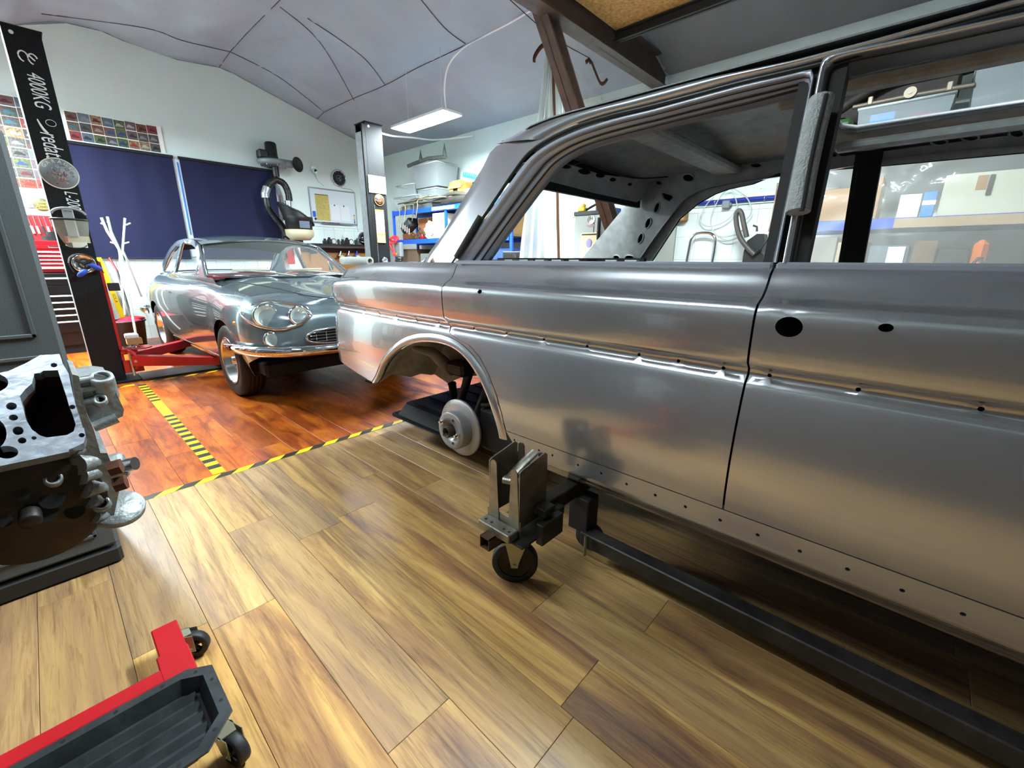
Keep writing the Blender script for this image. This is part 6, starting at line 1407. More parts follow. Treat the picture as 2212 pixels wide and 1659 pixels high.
# trim strips heap + black bumper strip
t = thing('trim_strips', (4.7, 6.0, zt1), 'heap of old cream and grey trim strips hanging over the edge of the blue rack', 'car parts')
rn = random.Random(5)
for k in range(15):
    y0 = rn.uniform(6.2, 7.05); z0 = zt1+.02+rn.uniform(0, .10); a = Vector((rn.uniform(4.55, 4.60), y0, z0+.02)); L_ = rn.uniform(.4, .9)
    pts = [a, a+Vector((.0, -L_*.5, .02+rn.uniform(-.02, .04))), a+Vector((.01, -L_, rn.uniform(-.01, .06)))]
    if k % 3 == 0: pts = [a+Vector((-.03, .05, -.28)), a+Vector((-.02, .0, -.10))]+pts
    c_ = rn.choice(['a49c78', '8f8a70', '57574e', '33342f', '6d6a5a']); MB().tube(smooth_path(pts, 4), (.012, .006), 6).build('strip', mat('strip_'+c_, c_, .55), t)
t = thing('black_bumper_strip', (4.66, 5.2, zt1), 'long black worn bumper strip lying along the top shelf of the blue rack', 'car part')
MB().tube([(4.60, 6.0, zt1+.05), (4.60, 5.4, zt1+.06), (4.60, 4.6, zt1+.05)], (.055, .02), 8, flat=(0, 0, 1)).build('strip', mat('worn_black', '25241f', .6, var=.5, vscale=20), t)
MB().tube(smooth_path([(4.65, 5.9, zt1+.10), (4.65, 5.6, zt1+.16), (4.65, 5.3, zt1+.13), (4.65, 5.1, zt1+.06)], 5), (.035, .03), 8).build('hose_bundle', mat('dark_olive_hose', '3b382c', .7), t)
# cardboard box with a flap, blue crate lid, white bin
M_CO = mat('yellow_cardboard', 'd69a48', .75)
_q0 = MB.build
def _sh(self, name, m_, parent=None, bevel=0, loc=None):
    self.v = [p+Vector((.05, .24, 0)) for p in self.v]; return _q0(self, name, m_, parent, bevel, loc)
MB.build = _sh
o = Vector((4.66, 5.26, zt1+.10)); t = thing('cardboard_box', (4.8, 5.35, zt1+.1), 'yellow-brown cardboard box with a folded flap on the top shelf of the blue rack', 'box')
q = MB(); 
for (a, b) in (((0, .0), (.012, .07)), ((0, .19), (.012, .27))): q.box((4.66+a[0], 5.20+a[1], zt1+.09), (4.66+b[0], 5.20+b[1], zt1+.26))
q.box((4.67, 5.20, zt1+.26), (4.67+.012, 5.47, zt1+.30)).box((4.67, 5.20, zt1+.09), (4.95, 5.21, zt1+.34)).box((4.67, 5.46, zt1+.09), (4.95, 5.47, zt1+.34)).box((4.94, 5.2, zt1+.09), (4.95, 5.47, zt1+.34)); q.build('box_shell', M_CO, t)
MB().prism([(4.64, 5.19, zt1+.24), (4.64, 5.50, zt1+.24), (4.74, 5.49, zt1+.37), (4.74, 5.20, zt1+.37)], (.008, 0, .004)).build('flap', M_CO, t)
MB().box((4.68, 5.22, zt1+.10), (4.70, 5.45, zt1+.26)).build('dark_inside', mat('dark_inside', '2a1a10', .9), t)
MB().box((4.62, 5.15, zt1+.0), (5.0, 5.55, zt1+.09), .01).build('base_tray', M_CARD, t)
MB.build = _q0
bin_(4.71, 4.90, 5.06, 5.36, zt1, .20, 'white translucent open bin behind the rear pillar on the blue rack', mat('milky_bin', 'c4d2dc', .4, alpha=.9), False, ['c0b090'])
t = thing('blue_crate', (4.85, 4.75, zt1+.26), 'bright blue ribbed plastic tray tilted on top of the white bin', 'crate')
MB().xf(Matrix()).box((-.17, -.20, 0), (.17, .20, .03), .006).xf(Matrix.Translation(Vector((4.82, 5.12, zt1+.32)))@Matrix.Rotation(.25, 4, 'X')).build('tray', mat('bright_blue_plastic', '1a86e0', .4), t)
for k in range(9):
    MB().box((-.175, -.19+.046*k, .0), (-.165, -.165+.046*k, .07), .002).xf(Matrix.Translation(Vector((4.82, 5.12, zt1+.32)))@Matrix.Rotation(.25, 4, 'X')).build('tray_rib', mat('bright_blue_plastic', '1a86e0'), t)
MB().box((4.78, 5.20, zt1+.21), (4.84, 5.26, zt1+.31), .01).build('black_foot', M_BLACK, t)
# middle shelf
zm = 1.503
def carton(x0, y0, x1, y1, z, h, label, m_, name='cardboard_box', cat='box', tape_=True):
    t = thing(name, ((x0+x1)/2, (y0+y1)/2, z), label, cat)
    MB().box((x0, y0, z), (x1, y1, z+h), .004).build('carton', m_, t)
    if tape_: MB().box((x0-.001, (y0+y1)/2-.02, z+h*.55), (x0+.002, (y0+y1)/2+.02, z+h)).build('tape_strip', mat('parcel_tape', 'b98d55', .3), t)
    return t
M_BROWN = mat('brown_carton', '8a5630', .8)
carton(4.74, 6.06, 5.08, 6.62, zm, .34, 'brown carton at the back of the middle shelf of the blue rack', M_BROWN)
t = thing('white_box', (4.78, 5.2, zm), 'white box with a small dot on the middle shelf behind the silver pillar', 'box'); MB().box((4.60, 5.74, zm), (4.95, 6.03, zm+.38), .006).build('carton', M_WHITE, t); MB().cyl((4.599, 5.84, zm+.22), (4.597, 5.84, zm+.22), .01, n=10).build('dot', mat('grey_ink', '8a9094'), t)
t = thing('gearbox_part', (4.75, 6.6, zm), 'dark grey finned metal car part at the left end of the middle rack shelf', 'car part')
MB().box((-.10, -.16, -.08), (.10, .16, .08), .03).xf(Matrix.Translation(Vector((4.76, 6.92, zm+.24)))@Matrix.Rotation(-.5, 4, 'X')).build('casing', mat('dull_grey_metal', '4c504e', .45, .5, var=.3, vscale=25), t)
for k in range(5): MB().cyl((4.64, 7.0-.06*k, zm+.30-.03*k), (4.62, 6.98-.06*k, zm+.20-.03*k), .016, n=8).build('fin', M_GALV, t)
MB().box((4.70, 6.75, zm), (4.9, 7.08, zm+.12), .02).build('support_block', M_BROWN, t)
t = thing('exhaust_parts', (4.75, 6.3, zm), 'rusty curled metal springs and rods at the front of the middle rack shelf', 'car parts')
rn = random.Random(9)
for k in range(9):
    a = Vector((4.635+rn.uniform(0, .04), 6.78-.035*k, zm+.02)); MB().tube(smooth_path([a, a+Vector((.02, -.08, .05+rn.uniform(0, .12))), a+Vector((-.01, -.18, rn.uniform(.0, .10))), a+Vector((.03, -.24, .015))], 4), .009, 6).build('rod', mat('rust_%d' % (k % 3), ['4d3a2a', '3c3832', '5c4634'][k % 3], .6, .3), t)
t = thing('plastic_bag', (4.70, 5.72, zm), 'crumpled white plastic bag beside the white box on the middle rack shelf', 'bag')
q = MB(); rn = random.Random(3)
n_, m__ = 22, 14; vs = []
for i in range(m__+1):
    th_ = pi*i/m__
    for j in range(n_): r = .12*(1+.22*sin(5*th_+j*1.7)+.12*sin(j*4.1+i)); vs.append(Vector((4.67+sin(th_)*cos(2*pi*j/n_)*r*.40, 6.20+sin(th_)*sin(2*pi*j/n_)*r*1.0, max(zm, zm+.12+cos(th_)*r*1.1))))
q.add(vs, [(i*n_+j, (i+1)*n_+j, (i+1)*n_+(j+1) % n_, i*n_+(j+1) % n_) for i in range(m__) for j in range(n_)], False); q.build('bag', mat('white_film', 'd6d6ca', .35), t)
t = MB().lathe([(0, 0), (.03, 0), (.034, .06), (.02, .08), (0, .08)], (4.655, 6.40, zm), (0, 0, 1), 12); tag(t.build('red_cap', M_RED), 'small red round cap in front of the white plastic bag', 'cap')
# lower shelf cartons
for k, (y0, y1, h, c_, lb) in enumerate([(6.6, 7.1, .34, '5b4a38', 'brown carton at the left end of the lower rack shelf'), (6.15, 6.5, .26, '6a6e6c', 'grey box in the middle of the lower rack shelf'), (5.78, 6.1, .32, '8c8f8a', 'pale grey box at the right of the lower rack shelf')]):
    carton(4.66, y0, 5.05, y1, 1.003, h, lb, mat('carton_'+c_, c_, .7), tape_=False)
for k, (y0, y1, h, c_, lb) in enumerate([(4.9, 5.6, .30, '7a5a3c', 'brown carton far right on the lower rack shelf'), (4.35, 4.8, .33, '2a4a8a', 'blue box on the near end of the lower rack shelf')]):
    carton(4.66, y0, 5.05, y1, 1.003, h, lb, mat('carton_'+c_, c_, .7), tape_=False)
carton(4.64, 4.34, 5.05, 4.85, zm, .30, 'tan carton with parcel tape behind the plastic film on the rack', M_CARD)
# red cable coil and grey bag hanging at the rack end
t = thing('jump_leads', (4.45, 6.95, 1.5), 'coil of red cable hanging beside the right lift post', 'cable')
o = Vector((4.50, 7.02, 1.52))
for k in range(4): MB().tube([o+Vector((-.02*k, .13*cos(a), .045*sin(a)-.015*k)) for a in [2*pi*i/24 for i in range(24)]], .010, 6, closed=True).build('cable_loop', mat('red_cable', 'e0303c', .4), t)
MB().tube(smooth_path([o+Vector((-.05, .12, 0)), o+Vector((-.05, .05, -.15)), o+Vector((-.05, -.04, -.25)), o+Vector((-.05, -.03, -.30))], 4), .022, 8).build('cable_end', mat('red_cable', 'e0303c'), t)
t = thing('grey_tool_bag', (4.56, 6.85, 1.2), 'grey net bag with a yellow button hanging under the red cable coil', 'bag')
o = Vector((4.53, 6.98, 1.36)); MB().box((o.x-.02, o.y-.10, o.z-.16), (o.x+.06, o.y+.10, o.z+.10), .02).build('bag', mat('grey_net', '7c8284', .7, bump=.5, bscale=60), t); MB().cyl((o.x-.022, o.y+.02, o.z-.10), (o.x-.03, o.y+.02, o.z-.10), .018, n=12).build('yellow_button', M_YEL, t)
MB().sphere((o.x, o.y, o.z-.22), .09, 14, 8, (.6, 1.1, .5)).build('black_pouch', M_BLACK, t)
o = ony(831, 563, 5.47); t = thing('round_lamp', o, 'small round chrome lamp low on the right lift post', 'lamp'); MB().lathe([(0, .01), (.03, .02), (.042, .02), (.046, .0), (.04, -.02)], o, (0, -1, 0), 24).build('lamp_body', M_CHROME, t)
# plastic curtain on its wire, gathered and spread
M_FILM = mat('curtain_film', 'e2e8e4', .18, alpha=.50, spec=.7, bump=.4, bscale=14)
YW = 3.10
t = thing('curtain_wire', (4, YW, 3.2), 'thin steel wire stretched across to the right wall below the ceiling', 'wire')
wp_ = [ony(1080, -20, YW), ony(1190, 80, YW), ony(1290, 135, YW), ony(1412, 186, YW)]; wp_ = [Vector((min(p.x, 5.19), p.y, p.z)) for p in wp_]
MB().tube(wp_, .004, 5).build('wire', M_DARKST, t)
for (u, v) in ((1190, 82), (1197, 88), (1275, 127), (1321, 148), (1374, 170), (1411, 188)):
    p = ony(u, v, YW); p.x = min(p.x, 5.17); MB().tube([p+Vector((.012*cos(a), 0, .012*sin(a)-.006)) for a in [2*pi*i/12 for i in range(12)]], .003, 5, closed=True).build('ring', M_BLACK, t)
    MB().tube([p-Vector((0, 0, .015)), p-Vector((0, 0, .05))], .007, 6).build('clip', M_BLACK, t)
M_STRAP = mat('brown_strap', '6b3f22', .6, var=.2, vscale=40)
st_ = thing('brown_strap', (4.6, YW, 3.0), 'brown webbing strap sagging between the rings of the curtain wire', 'strap')
for pts in ([(1190, 92), (1170, 100), (1155, 122), (1154, 135)], [(1265, 135), (1275, 130), (1284, 150), (1296, 178), (1304, 180), (1312, 170), (1321, 152)], [(1321, 152), (1338, 170), (1352, 184), (1364, 180), (1374, 174)], [(1374, 174), (1378, 186), (1381, 200)], [(1392, 205), (1400, 194), (1412, 190)]):
    P = smooth_path([ony(u, v, YW) for u, v in pts], 4); P = [Vector((min(p.x, 5.17), p.y, p.z)) for p in P]; MB().tube(P, (.002, .022), 6, flat=(0, 1, 0)).build('webbing', M_STRAP, st_)
P = [ony(1194, 95, YW-.04), ony(1198, 270, YW-.04), ony(1204, 420, YW-.04), ony(1207, 560, YW-.04)]; P.append(Vector((P[-1].x, P[-1].y, .35)))
MB().tube(P, (.002, .020), 6, flat=(1, 0, 0)).build('hanging_webbing', M_STRAP, st_)
def film(pts_top, pts_bot, y, name, label, folds, amp, m_=None, zb=None):
    t = thing(name, ony(*pts_top[0], y), label, 'curtain'); n_ = folds*10; rows = []
    A = [ony(u, v, y) for u, v in pts_top]; B = [ony(u, v, y) for u, v in pts_bot]; A = resample(A, n_+1); B = resample(B, n_+1)
    for k in range(13):
        f = k/12; rows.append([a.lerp(b, f)+Vector((amp*.3*sin(i*1.1+f*3), amp*(.25+f)*sin(2*pi*folds*i/n_+1.1*sin(f*4)), 0)) for i, (a, b) in enumerate(zip(A, B))])
    MB().quadgrid(rows, True).build('film', m_ or M_FILM, t); return t
film([(1182, 92), (1206, 96)], [(1118, 640), (1245, 640)], YW, 'gathered_curtain', 'clear plastic curtain gathered into a bunch beside the slanting roof brace', 7, .05)
film([(1206, 98), (1411, 186)], [(1206, 660), (1360, 660)], YW+.22, 'spread_curtain', 'thin clear plastic curtain hanging in folds right of the bunched one', 10, .035, mat('thin_film', 'e4ded6', .25, alpha=.30))
# things on the bench seen through the rear window
t = thing('work_bench', (4.7, 3.9, 0), 'white work bench top behind the silver body', 'bench')
MB().box((4.25, 3.42, 1.10), (5.15, 4.2, 1.14), .004).build('bench_top', M_WHITE, t)
for x in (4.3, 5.05):
    for y in (3.45, 4.1): MB().box((x, y, 0), (x+.05, y+.05, 1.10)).build('leg', M_WHITE, t)
o = Vector((4.34, 3.95, 1.141)); t = thing('radio_box', o, 'black stereo box with round dial on the white bench', 'radio'); MB().box((4.30, 3.72, 1.141), (4.45, 4.15, 1.27), .008).build('case', M_BLACK, t); MB().cyl((4.299, 3.9, 1.22), (4.292, 3.9, 1.22), .02, n=14).build('dial', M_CHROME, t); MB().box((4.297, 3.98, 1.16), (4.30, 4.12, 1.25), .003).build('front_panel', M_DARKST, t)
carton(4.5, 4.0, 4.62, 4.18, 1.141, .12, 'red carton beside the black stereo box', mat('carton_red', 'b8202a', .6), tape_=False)
t = thing('bench_scale', (4.4, 3.45, 1.141), 'black scale with raised arms on the near end of the white bench', 'scale')
MB().box((4.30, 3.44, 1.20), (4.55, 3.66, 1.215), .004).cyl((4.42, 3.54, 1.141), (4.42, 3.54, 1.20), .03, n=10).build('scale_body', M_BLACK, t)
for y in (3.46, 3.54, 3.62): MB().box((4.31, y-.012, 1.215), (4.33, y+.012, 1.26), .003).build('raised_arm', M_BLACK, t)
a = onx(1182, 466, 5.18); b = onx(1200, 512, 5.18); t = thing('wall_poster', a, 'narrow poster of a person in goggles on the white wall behind the bench', 'poster')
MB().box((5.183, b.y, b.z), (5.192, a.y, a.z)).build('sheet', mat('poster_blue', '9cc0e4', .5), t)
MB().sphere((5.182, (a.y+b.y)/2+.02, a.z-.10), .045, 12, 8, (.12, 1, 1.1)).build('printed_head', mat('print_skin', '8a5a3a', .6), t); MB().box((5.180, b.y+.03, a.z-.11), (5.183, a.y-.03, a.z-.08)).build('printed_goggles', M_BLACK, t)
MB().box((5.180, b.y+.01, b.z+.02), (5.183, a.y-.01, b.z+.12)).build('printed_text_block', M_PAPER, t); MB().box((5.179, b.y+.01, b.z+.10), (5.182, a.y-.05, b.z+.15)).build('printed_yellow', M_YEL, t)
# grey cabinet with stickers
M_GC = mat('light_grey_cabinet', 'a6aaa4', .5)
t = thing('steel_cabinet', (4.9, 3.03, 0), 'light grey steel cabinet with a black top edge, stickers and a chart', 'cabinet')
MB().box((4.60, 2.87, 0), (5.18, 3.22, 1.68), .006).build('case', M_GC, t); MB().box((4.59, 2.86, 1.68), (5.185, 3.23, 1.725), .004).build('top_edge', M_BLACK, t)
MB().box((4.597, 2.94, 1.0), (4.6, 2.945, 1.6)).build('door_gap', M_BLACKM, t)
o = onx(1277, 474, 4.596); MB().lathe([(0, 0), (.05, 0), (.05, .002)], o, (-1, 0, 0), 28).build('white_oval_sticker', M_PAPER, t); text('lettering', 'H', .06, basis(o+Vector((-.003, 0, .006)), (0, -1, 0), (0, 0, 1)), M_BLACK, t)
o = onx(1275, 487, 4.596); MB().box((4.593, o.y-.05, o.z-.012), (4.597, o.y+.04, o.z+.012), .001).build('red_white_sticker', M_PAPER, t); text('lettering', 'MAZZER', .024, basis((4.592, o.y, o.z), (0, -1, 0), (0, 0, 1)), mat('sign_red', 'c01c20'), t)
a = onx(1256, 503, 4.596); b = onx(1289, 560, 4.596); MB().box((4.593, b.y, b.z-.25), (4.597, a.y, a.z)).build('chart', mat('chart_paper', 'd9c7a0', .6), t)
MB().box((4.591, b.y+.01, a.z-.03), (4.594, a.y-.01, a.z-.015)).build('chart_title', M_BLACK, t); MB().sphere((4.592, (a.y+b.y)/2, a.z-.12), .045, 10, 6, (.03, 1, 1.2)).build('chart_drawing', mat('chart_violet', '8e8ab0', .6), t); MB().sphere((4.591, (a.y+b.y)/2-.01, a.z-.24), .03, 10, 6, (.03, 1, 1)).build('chart_drawing', M_YEL, t)
o = onx(1294, 478, 4.57); t = thing('pressure_washer_lance', o, 'black and silver tube tool with a red button leaning on the grey cabinet corner', 'tool')
MB().cyl((4.575, o.y, 1.40), (4.575, o.y, 1.64), .022, n=12).build('black_grip', M_BLACK, t); MB().cyl((4.575, o.y, .02), (4.575, o.y, 1.40), .017, n=12).build('silver_tube', mat('pale_blue_steel', '8ba0b8', .25, .6), t); MB().cyl((4.555, o.y, 1.50), (4.548, o.y, 1.50), .010, n=10).build('red_button', M_RED, t)
# things on the cabinet
zc1 = 1.726
t = thing('yellow_tool_head', (4.66, 3.17, zc1), 'yellow plastic tool on the left end of the grey cabinet', 'tool'); MB().box((4.62, 3.10, zc1), (4.70, 3.20, zc1+.05), .01).box((4.64, 3.12, zc1+.05), (4.69, 3.17, zc1+.09), .01).build('tool_body', mat('tool_yellow', 'e4b818', .4), t)
t = thing('caulking_gun', (4.7, 3.05, zc1), 'black caulking gun lying on the grey cabinet beside the yellow tool', 'tool'); MB().tube(smooth_path([(4.66, 3.10, zc1+.02), (4.68, 3.02, zc1+.06), (4.74, 2.95, zc1+.10), (4.80, 2.90, zc1+.09)], 4), .014, 8).build('gun_rod', M_BLACK, t); MB().box((4.64, 2.93, zc1-.06), (4.66, 2.96, zc1+.06), .006).build('trigger', M_BLACK, t)
for k, (x, r, h, c_, lb) in enumerate([(4.80, .035, .12, 'd8d8d4', 'white spray can with a red cap on the grey cabinet'), (4.88, .03, .15, 'c8c8cc', 'silver spray can on the grey cabinet'), (4.95, .035, .10, 'b83030', 'red tin on the grey cabinet'), (5.0, .03, .13, 'e0e0dc', 'tall pale tin at the back of the grey cabinet')]):
    t = thing('spray_can', (x, 2.98, zc1), lb, 'can'); MB().lathe([(0, 0), (r, 0), (r, h*.85), (r*.6, h*.93), (0, h*.93)], (x, 2.98+.03*(k % 2), zc1), (0, 0, 1), 16).build('can_body', mat('can_'+c_, c_, .35, .2), t); MB().cyl((x, 2.98+.03*(k % 2), zc1+h*.93), (x, 2.98+.03*(k % 2), zc1+h*1.08), r*.5, n=10).build('cap', M_RED if k == 0 else M_WHITE, t)
carton(4.98, 2.89, 5.12, 2.97, zc1, .06, 'small blue carton at the front of the grey cabinet', mat('carton_2a4a8a', '2a4a8a'), tape_=False); carton(5.04, 3.02, 5.16, 3.2, zc1, .10, 'small red box at the right end of the grey cabinet', mat('carton_red', 'b8202a'), tape_=False)
# on the tiled right wall: pipe, junction box, coiled hose, chrome hoop, grey panel, black hoist
XW = XR-.02
t = thing('blue_pipe', (XW, 1.6, 1.78), 'blue pipe in chrome clips running along the top of the tiled wall', 'pipe')
MB().cyl((XW-.02, .7, 1.775), (XW-.02, 2.02, 1.775), .018, n=12).build('pipe', mat('pipe_blue', '1c2e9c', .35), t)
for y in (1.30, 1.78): MB().tube([(XW-.02+.024*cos(a), y, 1.775+.024*sin(a)) for a in [2*pi*i/14 for i in range(14)]], .005, 6, closed=True).build('clip', M_CHROME, t)
MB().box((XW-.012, .7, 1.80), (XR-.004, 2.3, 1.83), .003).build('conduit', M_WHITE, t)
o = onx(1569, 442, XW-.03); t = thing('junction_box', o, 'small grey junction box on the tiled wall under the blue pipe', 'box'); MB().box((XW-.055, o.y-.038, o.z-.04), (XR-.006, o.y+.038, o.z+.04), .008).build('housing', mat('grey_box_plastic', '7f878c', .5), t); MB().box((XW-.05, o.y-.055, o.z-.015), (XW-.02, o.y-.038, o.z+.015), .004).build('gland', mat('grey_box_plastic', '7f878c'), t)
t = thing('coiled_hose', onx(1565, 460, XW-.09), 'clear plastic hose coiled in loose loops on the tiled wall', 'hose')
MC = mat('clear_hose', 'c8ccc4', .15, alpha=.75)
for pts in ([(1542, 425), (1528, 440), (1517, 458), (1512, 475), (1520, 486), (1535, 489), (1555, 484), (1575, 472), (1588, 455), (1592, 442), (1585, 418), (1578, 408), (1560, 411)], [(1605, 480), (1620, 465), (1623, 450), (1615, 430), (1600, 416), (1580, 407), (1560, 420), (1545, 445), (1536, 470), (1537, 490), (1548, 508), (1565, 512), (1590, 506), (1604, 497)], [(1550, 511), (1570, 519), (1590, 514), (1600, 505)]):
    MB().tube(smooth_path([onx(u, v, XW-.06) for u, v in pts], 5), .006, 6).build('hose_loop', MC, t)
MB().cyl((XW-.10, 1.33, 1.86), (XR-.006, 1.33, 1.86), .006, n=8).build('wall_hook', M_CHROME, t)
t = thing('chrome_hoop', onx(1513, 560, XW-.08), 'upright chrome tube hoop standing before the tiled wall', 'tube hoop')
hp_ = smooth_path([onx(u, v, XW-.10) for u, v in [(1484, 562), (1490, 530), (1494, 515), (1505, 505), (1525, 503), (1538, 506), (1545, 516), (1543, 540), (1539, 562)]], 5); hp_ = [Vector((hp_[0].x, hp_[0].y, .02))]+hp_+[Vector((hp_[-1].x, hp_[-1].y, .02))]
MB().tube(hp_, .016, 10).build('hoop', M_CHROME, t)
t = thing('leaning_sheet', (XW, 2.2, .9), 'pale grey panel leaning on the tiled wall beside the chrome hoop', 'panel')
a = onx(1462, 470, XW-.03); MB().box((XW-.03, a.y, .02), (XR-.008, a.y+.22, 1.60), .003).build('panel_sheet', mat('pale_grey_panel', 'a3a7a0', .6), t); MB().box((XW-.10, a.y-.12, 1.60), (XR-.008, a.y+.22, 1.72), .01).build('wooden_cap', mat('pale_wood', '9c7650', .7), t)
t = thing('hydraulic_pump', onx(1620, 560, 4.9), 'black pump with a thick looped hose behind the far door opening', 'pump')
pb = [onx(u, v, 4.9) for u, v in [(1602, 575), (1606, 545), (1614, 520), (1635, 505), (1650, 505), (1652, 520), (1644, 545), (1650, 550), (1648, 575)]]
MB().prism(pb, (.14, 0, 0)).build('pump_body', mat('black_pump', '121212', .5), t)
MB().box((4.9, pb[-1].y, .02), (5.04, pb[0].y, pb[0].z), .01).build('stand', M_BLACK, t)
MB().tube(smooth_path([onx(u, v, 4.86) for u, v in [(1613, 512), (1606, 480), (1602, 462), (1596, 455), (1590, 465), (1592, 490), (1600, 515), (1615, 535), (1630, 550)]], 5), .024, 10).build('thick_hose', mat('grey_hose', '48423c', .5), t)
MB().tube([onx(u, v, 4.88) for u, v in [(1627, 487), (1635, 490), (1635, 500)]], .010, 6).build('handle', M_BLACK, t)
MB().tube(smooth_path([onx(u, v, 4.86) for u, v in [(1630, 548), (1645, 535), (1655, 522), (1665, 510)]], 4), .008, 6).build('thin_hose', M_BLACK, t)
# ================================================================== second rack beside the silver body, covered by plastic film
rk2 = rack(4.42, 5.05, [-1.9, -.62, .86], 2.35, [.4, .95, 1.475, 2.02], 'blue steel shelf rack with cartons and bins beyond the front door window')
MB().box((4.404, -1.6, 1.405), (4.409, .22, 1.47)).build('tan_edge_board', mat('tan_board', 'a8906c', .7), rk2)
zr = 1.478
carton(4.46, .50, 4.85, .70, zr, .24, 'tan carton behind the plastic film, left on the second rack', M_CARD, tape_=False); carton(4.46, .44, 4.8, .495, zr, .27, 'thin red-orange carton between two tan cartons on the second rack', mat('carton_coral', 'e0553c', .6), tape_=False); carton(4.46, .34, 4.8, .435, zr, .30, 'narrow tan carton right of the red-orange carton', M_CARD, tape_=False)
carton(4.46, .10, 4.8, .22, zr, .16, 'small white carton in the middle of the second rack', M_PAPER, tape_=False)
t = carton(4.46, .02, 4.8, .09, zr, .17, 'small blue carton with a pale band on the second rack', mat('carton_sky', '2c86c8', .5), tape_=False); MB().box((4.458, .02, zr+.08), (4.461, .09, zr+.11)).build('pale_band', M_PAPER, t)
t = carton(4.48, -.42, 4.85, .0, zr, .27, 'large cream carton with a metal clip on the second rack', mat('cream_carton', 'c4c4b0', .7), tape_=False)
MB().box((4.468, -.24, zr+.12), (4.479, -.215, zr+.25), .004).build('metal_clip', M_DARKST, t); MB().box((4.476, -.21, zr+.16), (4.481, -.16, zr+.25)).build('brown_label', M_CARD, t)
carton(4.5, -1.6, 4.9, -.5, zr, .3, 'long grey carton at the near end of the second rack', mat('carton_6a6e6c', '6a6e6c', .7), tape_=False)
zl = .953
for (y0, y1, h, c_, lb) in [(.55, .78, .40, '8f8a80', 'grey carton at the left of the lower shelf of the second rack'), (.35, .54, .36, 'b89a78', 'pale tan carton on the lower shelf of the second rack'), (.10, .33, .33, '5a6672', 'slate blue box on the lower shelf of the second rack'), (-.05, .08, .36, '6a5038', 'brown carton with a slanting edge on the lower shelf'), (-.22, -.06, .30, '1e1e1e', 'black box on the lower shelf of the second rack')]:
    carton(4.47, y0, 4.9, y1, zl, h, lb, mat('carton_'+c_, c_, .7), tape_=False)
t = thing('white_label_card', (4.465, .16, zl+.2), 'white card propped before the slate blue box', 'card'); MB().box((4.455, .12, zl+.02), (4.462, .22, zl+.32)).build('card', M_PAPER, t)
t = thing('orange_case', (4.6, -.3, zl), 'bright orange case at the right of the lower shelf of the second rack', 'case'); MB().box((4.48, -.31, zl), (4.8, -.235, zl+.36), .03).build('shell', mat('case_orange', 'e2701a', .45), t); MB().tube([(4.48, -.30, zl+.2), (4.47, -.29, zl+.24), (4.47, -.27, zl+.24), (4.48, -.25, zl+.2)], .008, 6).build('handle', M_BLACK, t)
# film hanging in front of the rack
M_F2 = mat('rack_cover_film', 'd4d2cc', .12, alpha=.26, spec=.9, bump=.8, bscale=9)
t = thing('rack_cover_film', (4.33, 0, .4), 'crinkled clear plastic sheet hanging in front of the second rack', 'plastic sheet')
rows = []; P0 = onx(1921, 421, 4.33)
for z in frange(.5, 1.88, .046):
    r = []
    for y in frange(-1.4, .93, .035):
        d = sqrt((y-P0.y)**2+(z-P0.z)**2); an = atan2(z-P0.z, y-P0.y)
        r.append(Vector((4.33+.022*sin(12*an)*min(1, .25/(d+.05))+.012*sin(7*y+3*z)+.004*sin(31*y+9*sin(5*z))-.03*max(0, 1-d/.12), y, z)))
    rows.append(r)
MB().quadgrid(rows, True).build('film', M_F2, t)
for pts in ([(1680, 395), (1668, 470), (1660, 500)],): MB().tube([onx(u, v, 4.33) for u, v in pts], .006, 5).build('film_edge', mat('film_edge_brown', '8a7058', .5), t)
# top shelf of the second rack: bins and dark car parts, seen through the sunroof
zt2 = 2.023
t = bin_(4.46, .06, 4.9, .58, zt2, .24, 'clear open bin with a blue label and a carton on top of the second rack', M_BIN, False, None, .02)
MB().box((4.52, .12, zt2+.005), (4.8, .48, zt2+.14), .004).build('carton_inside', M_CARD, t); MB().box((4.468, .36, zt2+.13), (4.474, .50, zt2+.19)).build('blue_label', mat('label_blue', '1c7cd0', .5), t)
MB().box((4.55, .12, zt2+.14), (4.75, .28, zt2+.17), .01).build('red_cloth', mat('red_cloth', 'b0103a'), t)
t = bin_(4.46, -.62, 4.95, -.01, zt2, .38, 'tall clear lidded bin with blue cloth at the right of the top shelf', M_BIN, True, ['2244a0', 'c0a878', '303438', '2244a0', '606468'], .03)
bin_(4.46, -.60, 4.95, -.10, zt2+.41, .22, 'clear bin stacked upon the tall lidded bin', M_BIN, True, ['404448', '9a9a94'], .03)
t = thing('green_canister', (4.55, .72, zt2), 'dark green canister at the left end of the top shelf', 'canister'); MB().box((4.46, .60, zt2), (4.8, .82, zt2+.20), .03).build('canister_body', mat('canister_green', '2c4a24', .6, var=.3, vscale=20), t); MB().cyl((4.6, .7, zt2+.2), (4.6, .7, zt2+.23), .03, n=12).build('cap', M_BLACK, t)
M_DK = mat('dark_rusty_part', '231c18', .65, .2, var=.4, vscale=18)
t = thing('steering_linkage', (4.5, .3, zt2+.26), 'dark steering linkage with pale clamps lying over the open bin', 'car part')
MB().tube([(4.46, .62, zt2+.262), (4.46, .3, zt2+.27), (4.46, -.02, zt2+.265)], .016, 8).build('rod', mat('dull_brass', '6f665a', .5, .5), t)
for y in (.52, .10): MB().box((4.44, y-.015, zt2+.255), (4.48, y+.015, zt2+.31), .005).build('clamp', mat('pale_clamp', '8c8070', .5, .4), t)
MB().cyl((4.44, .30, zt2+.285), (4.43, .30, zt2+.285), .035, n=16).cyl((4.43, .30, zt2+.285), (4.425, .30, zt2+.285), .012, n=12).build('round_joint', mat('pale_clamp', '8c8070', .5, .4), t)
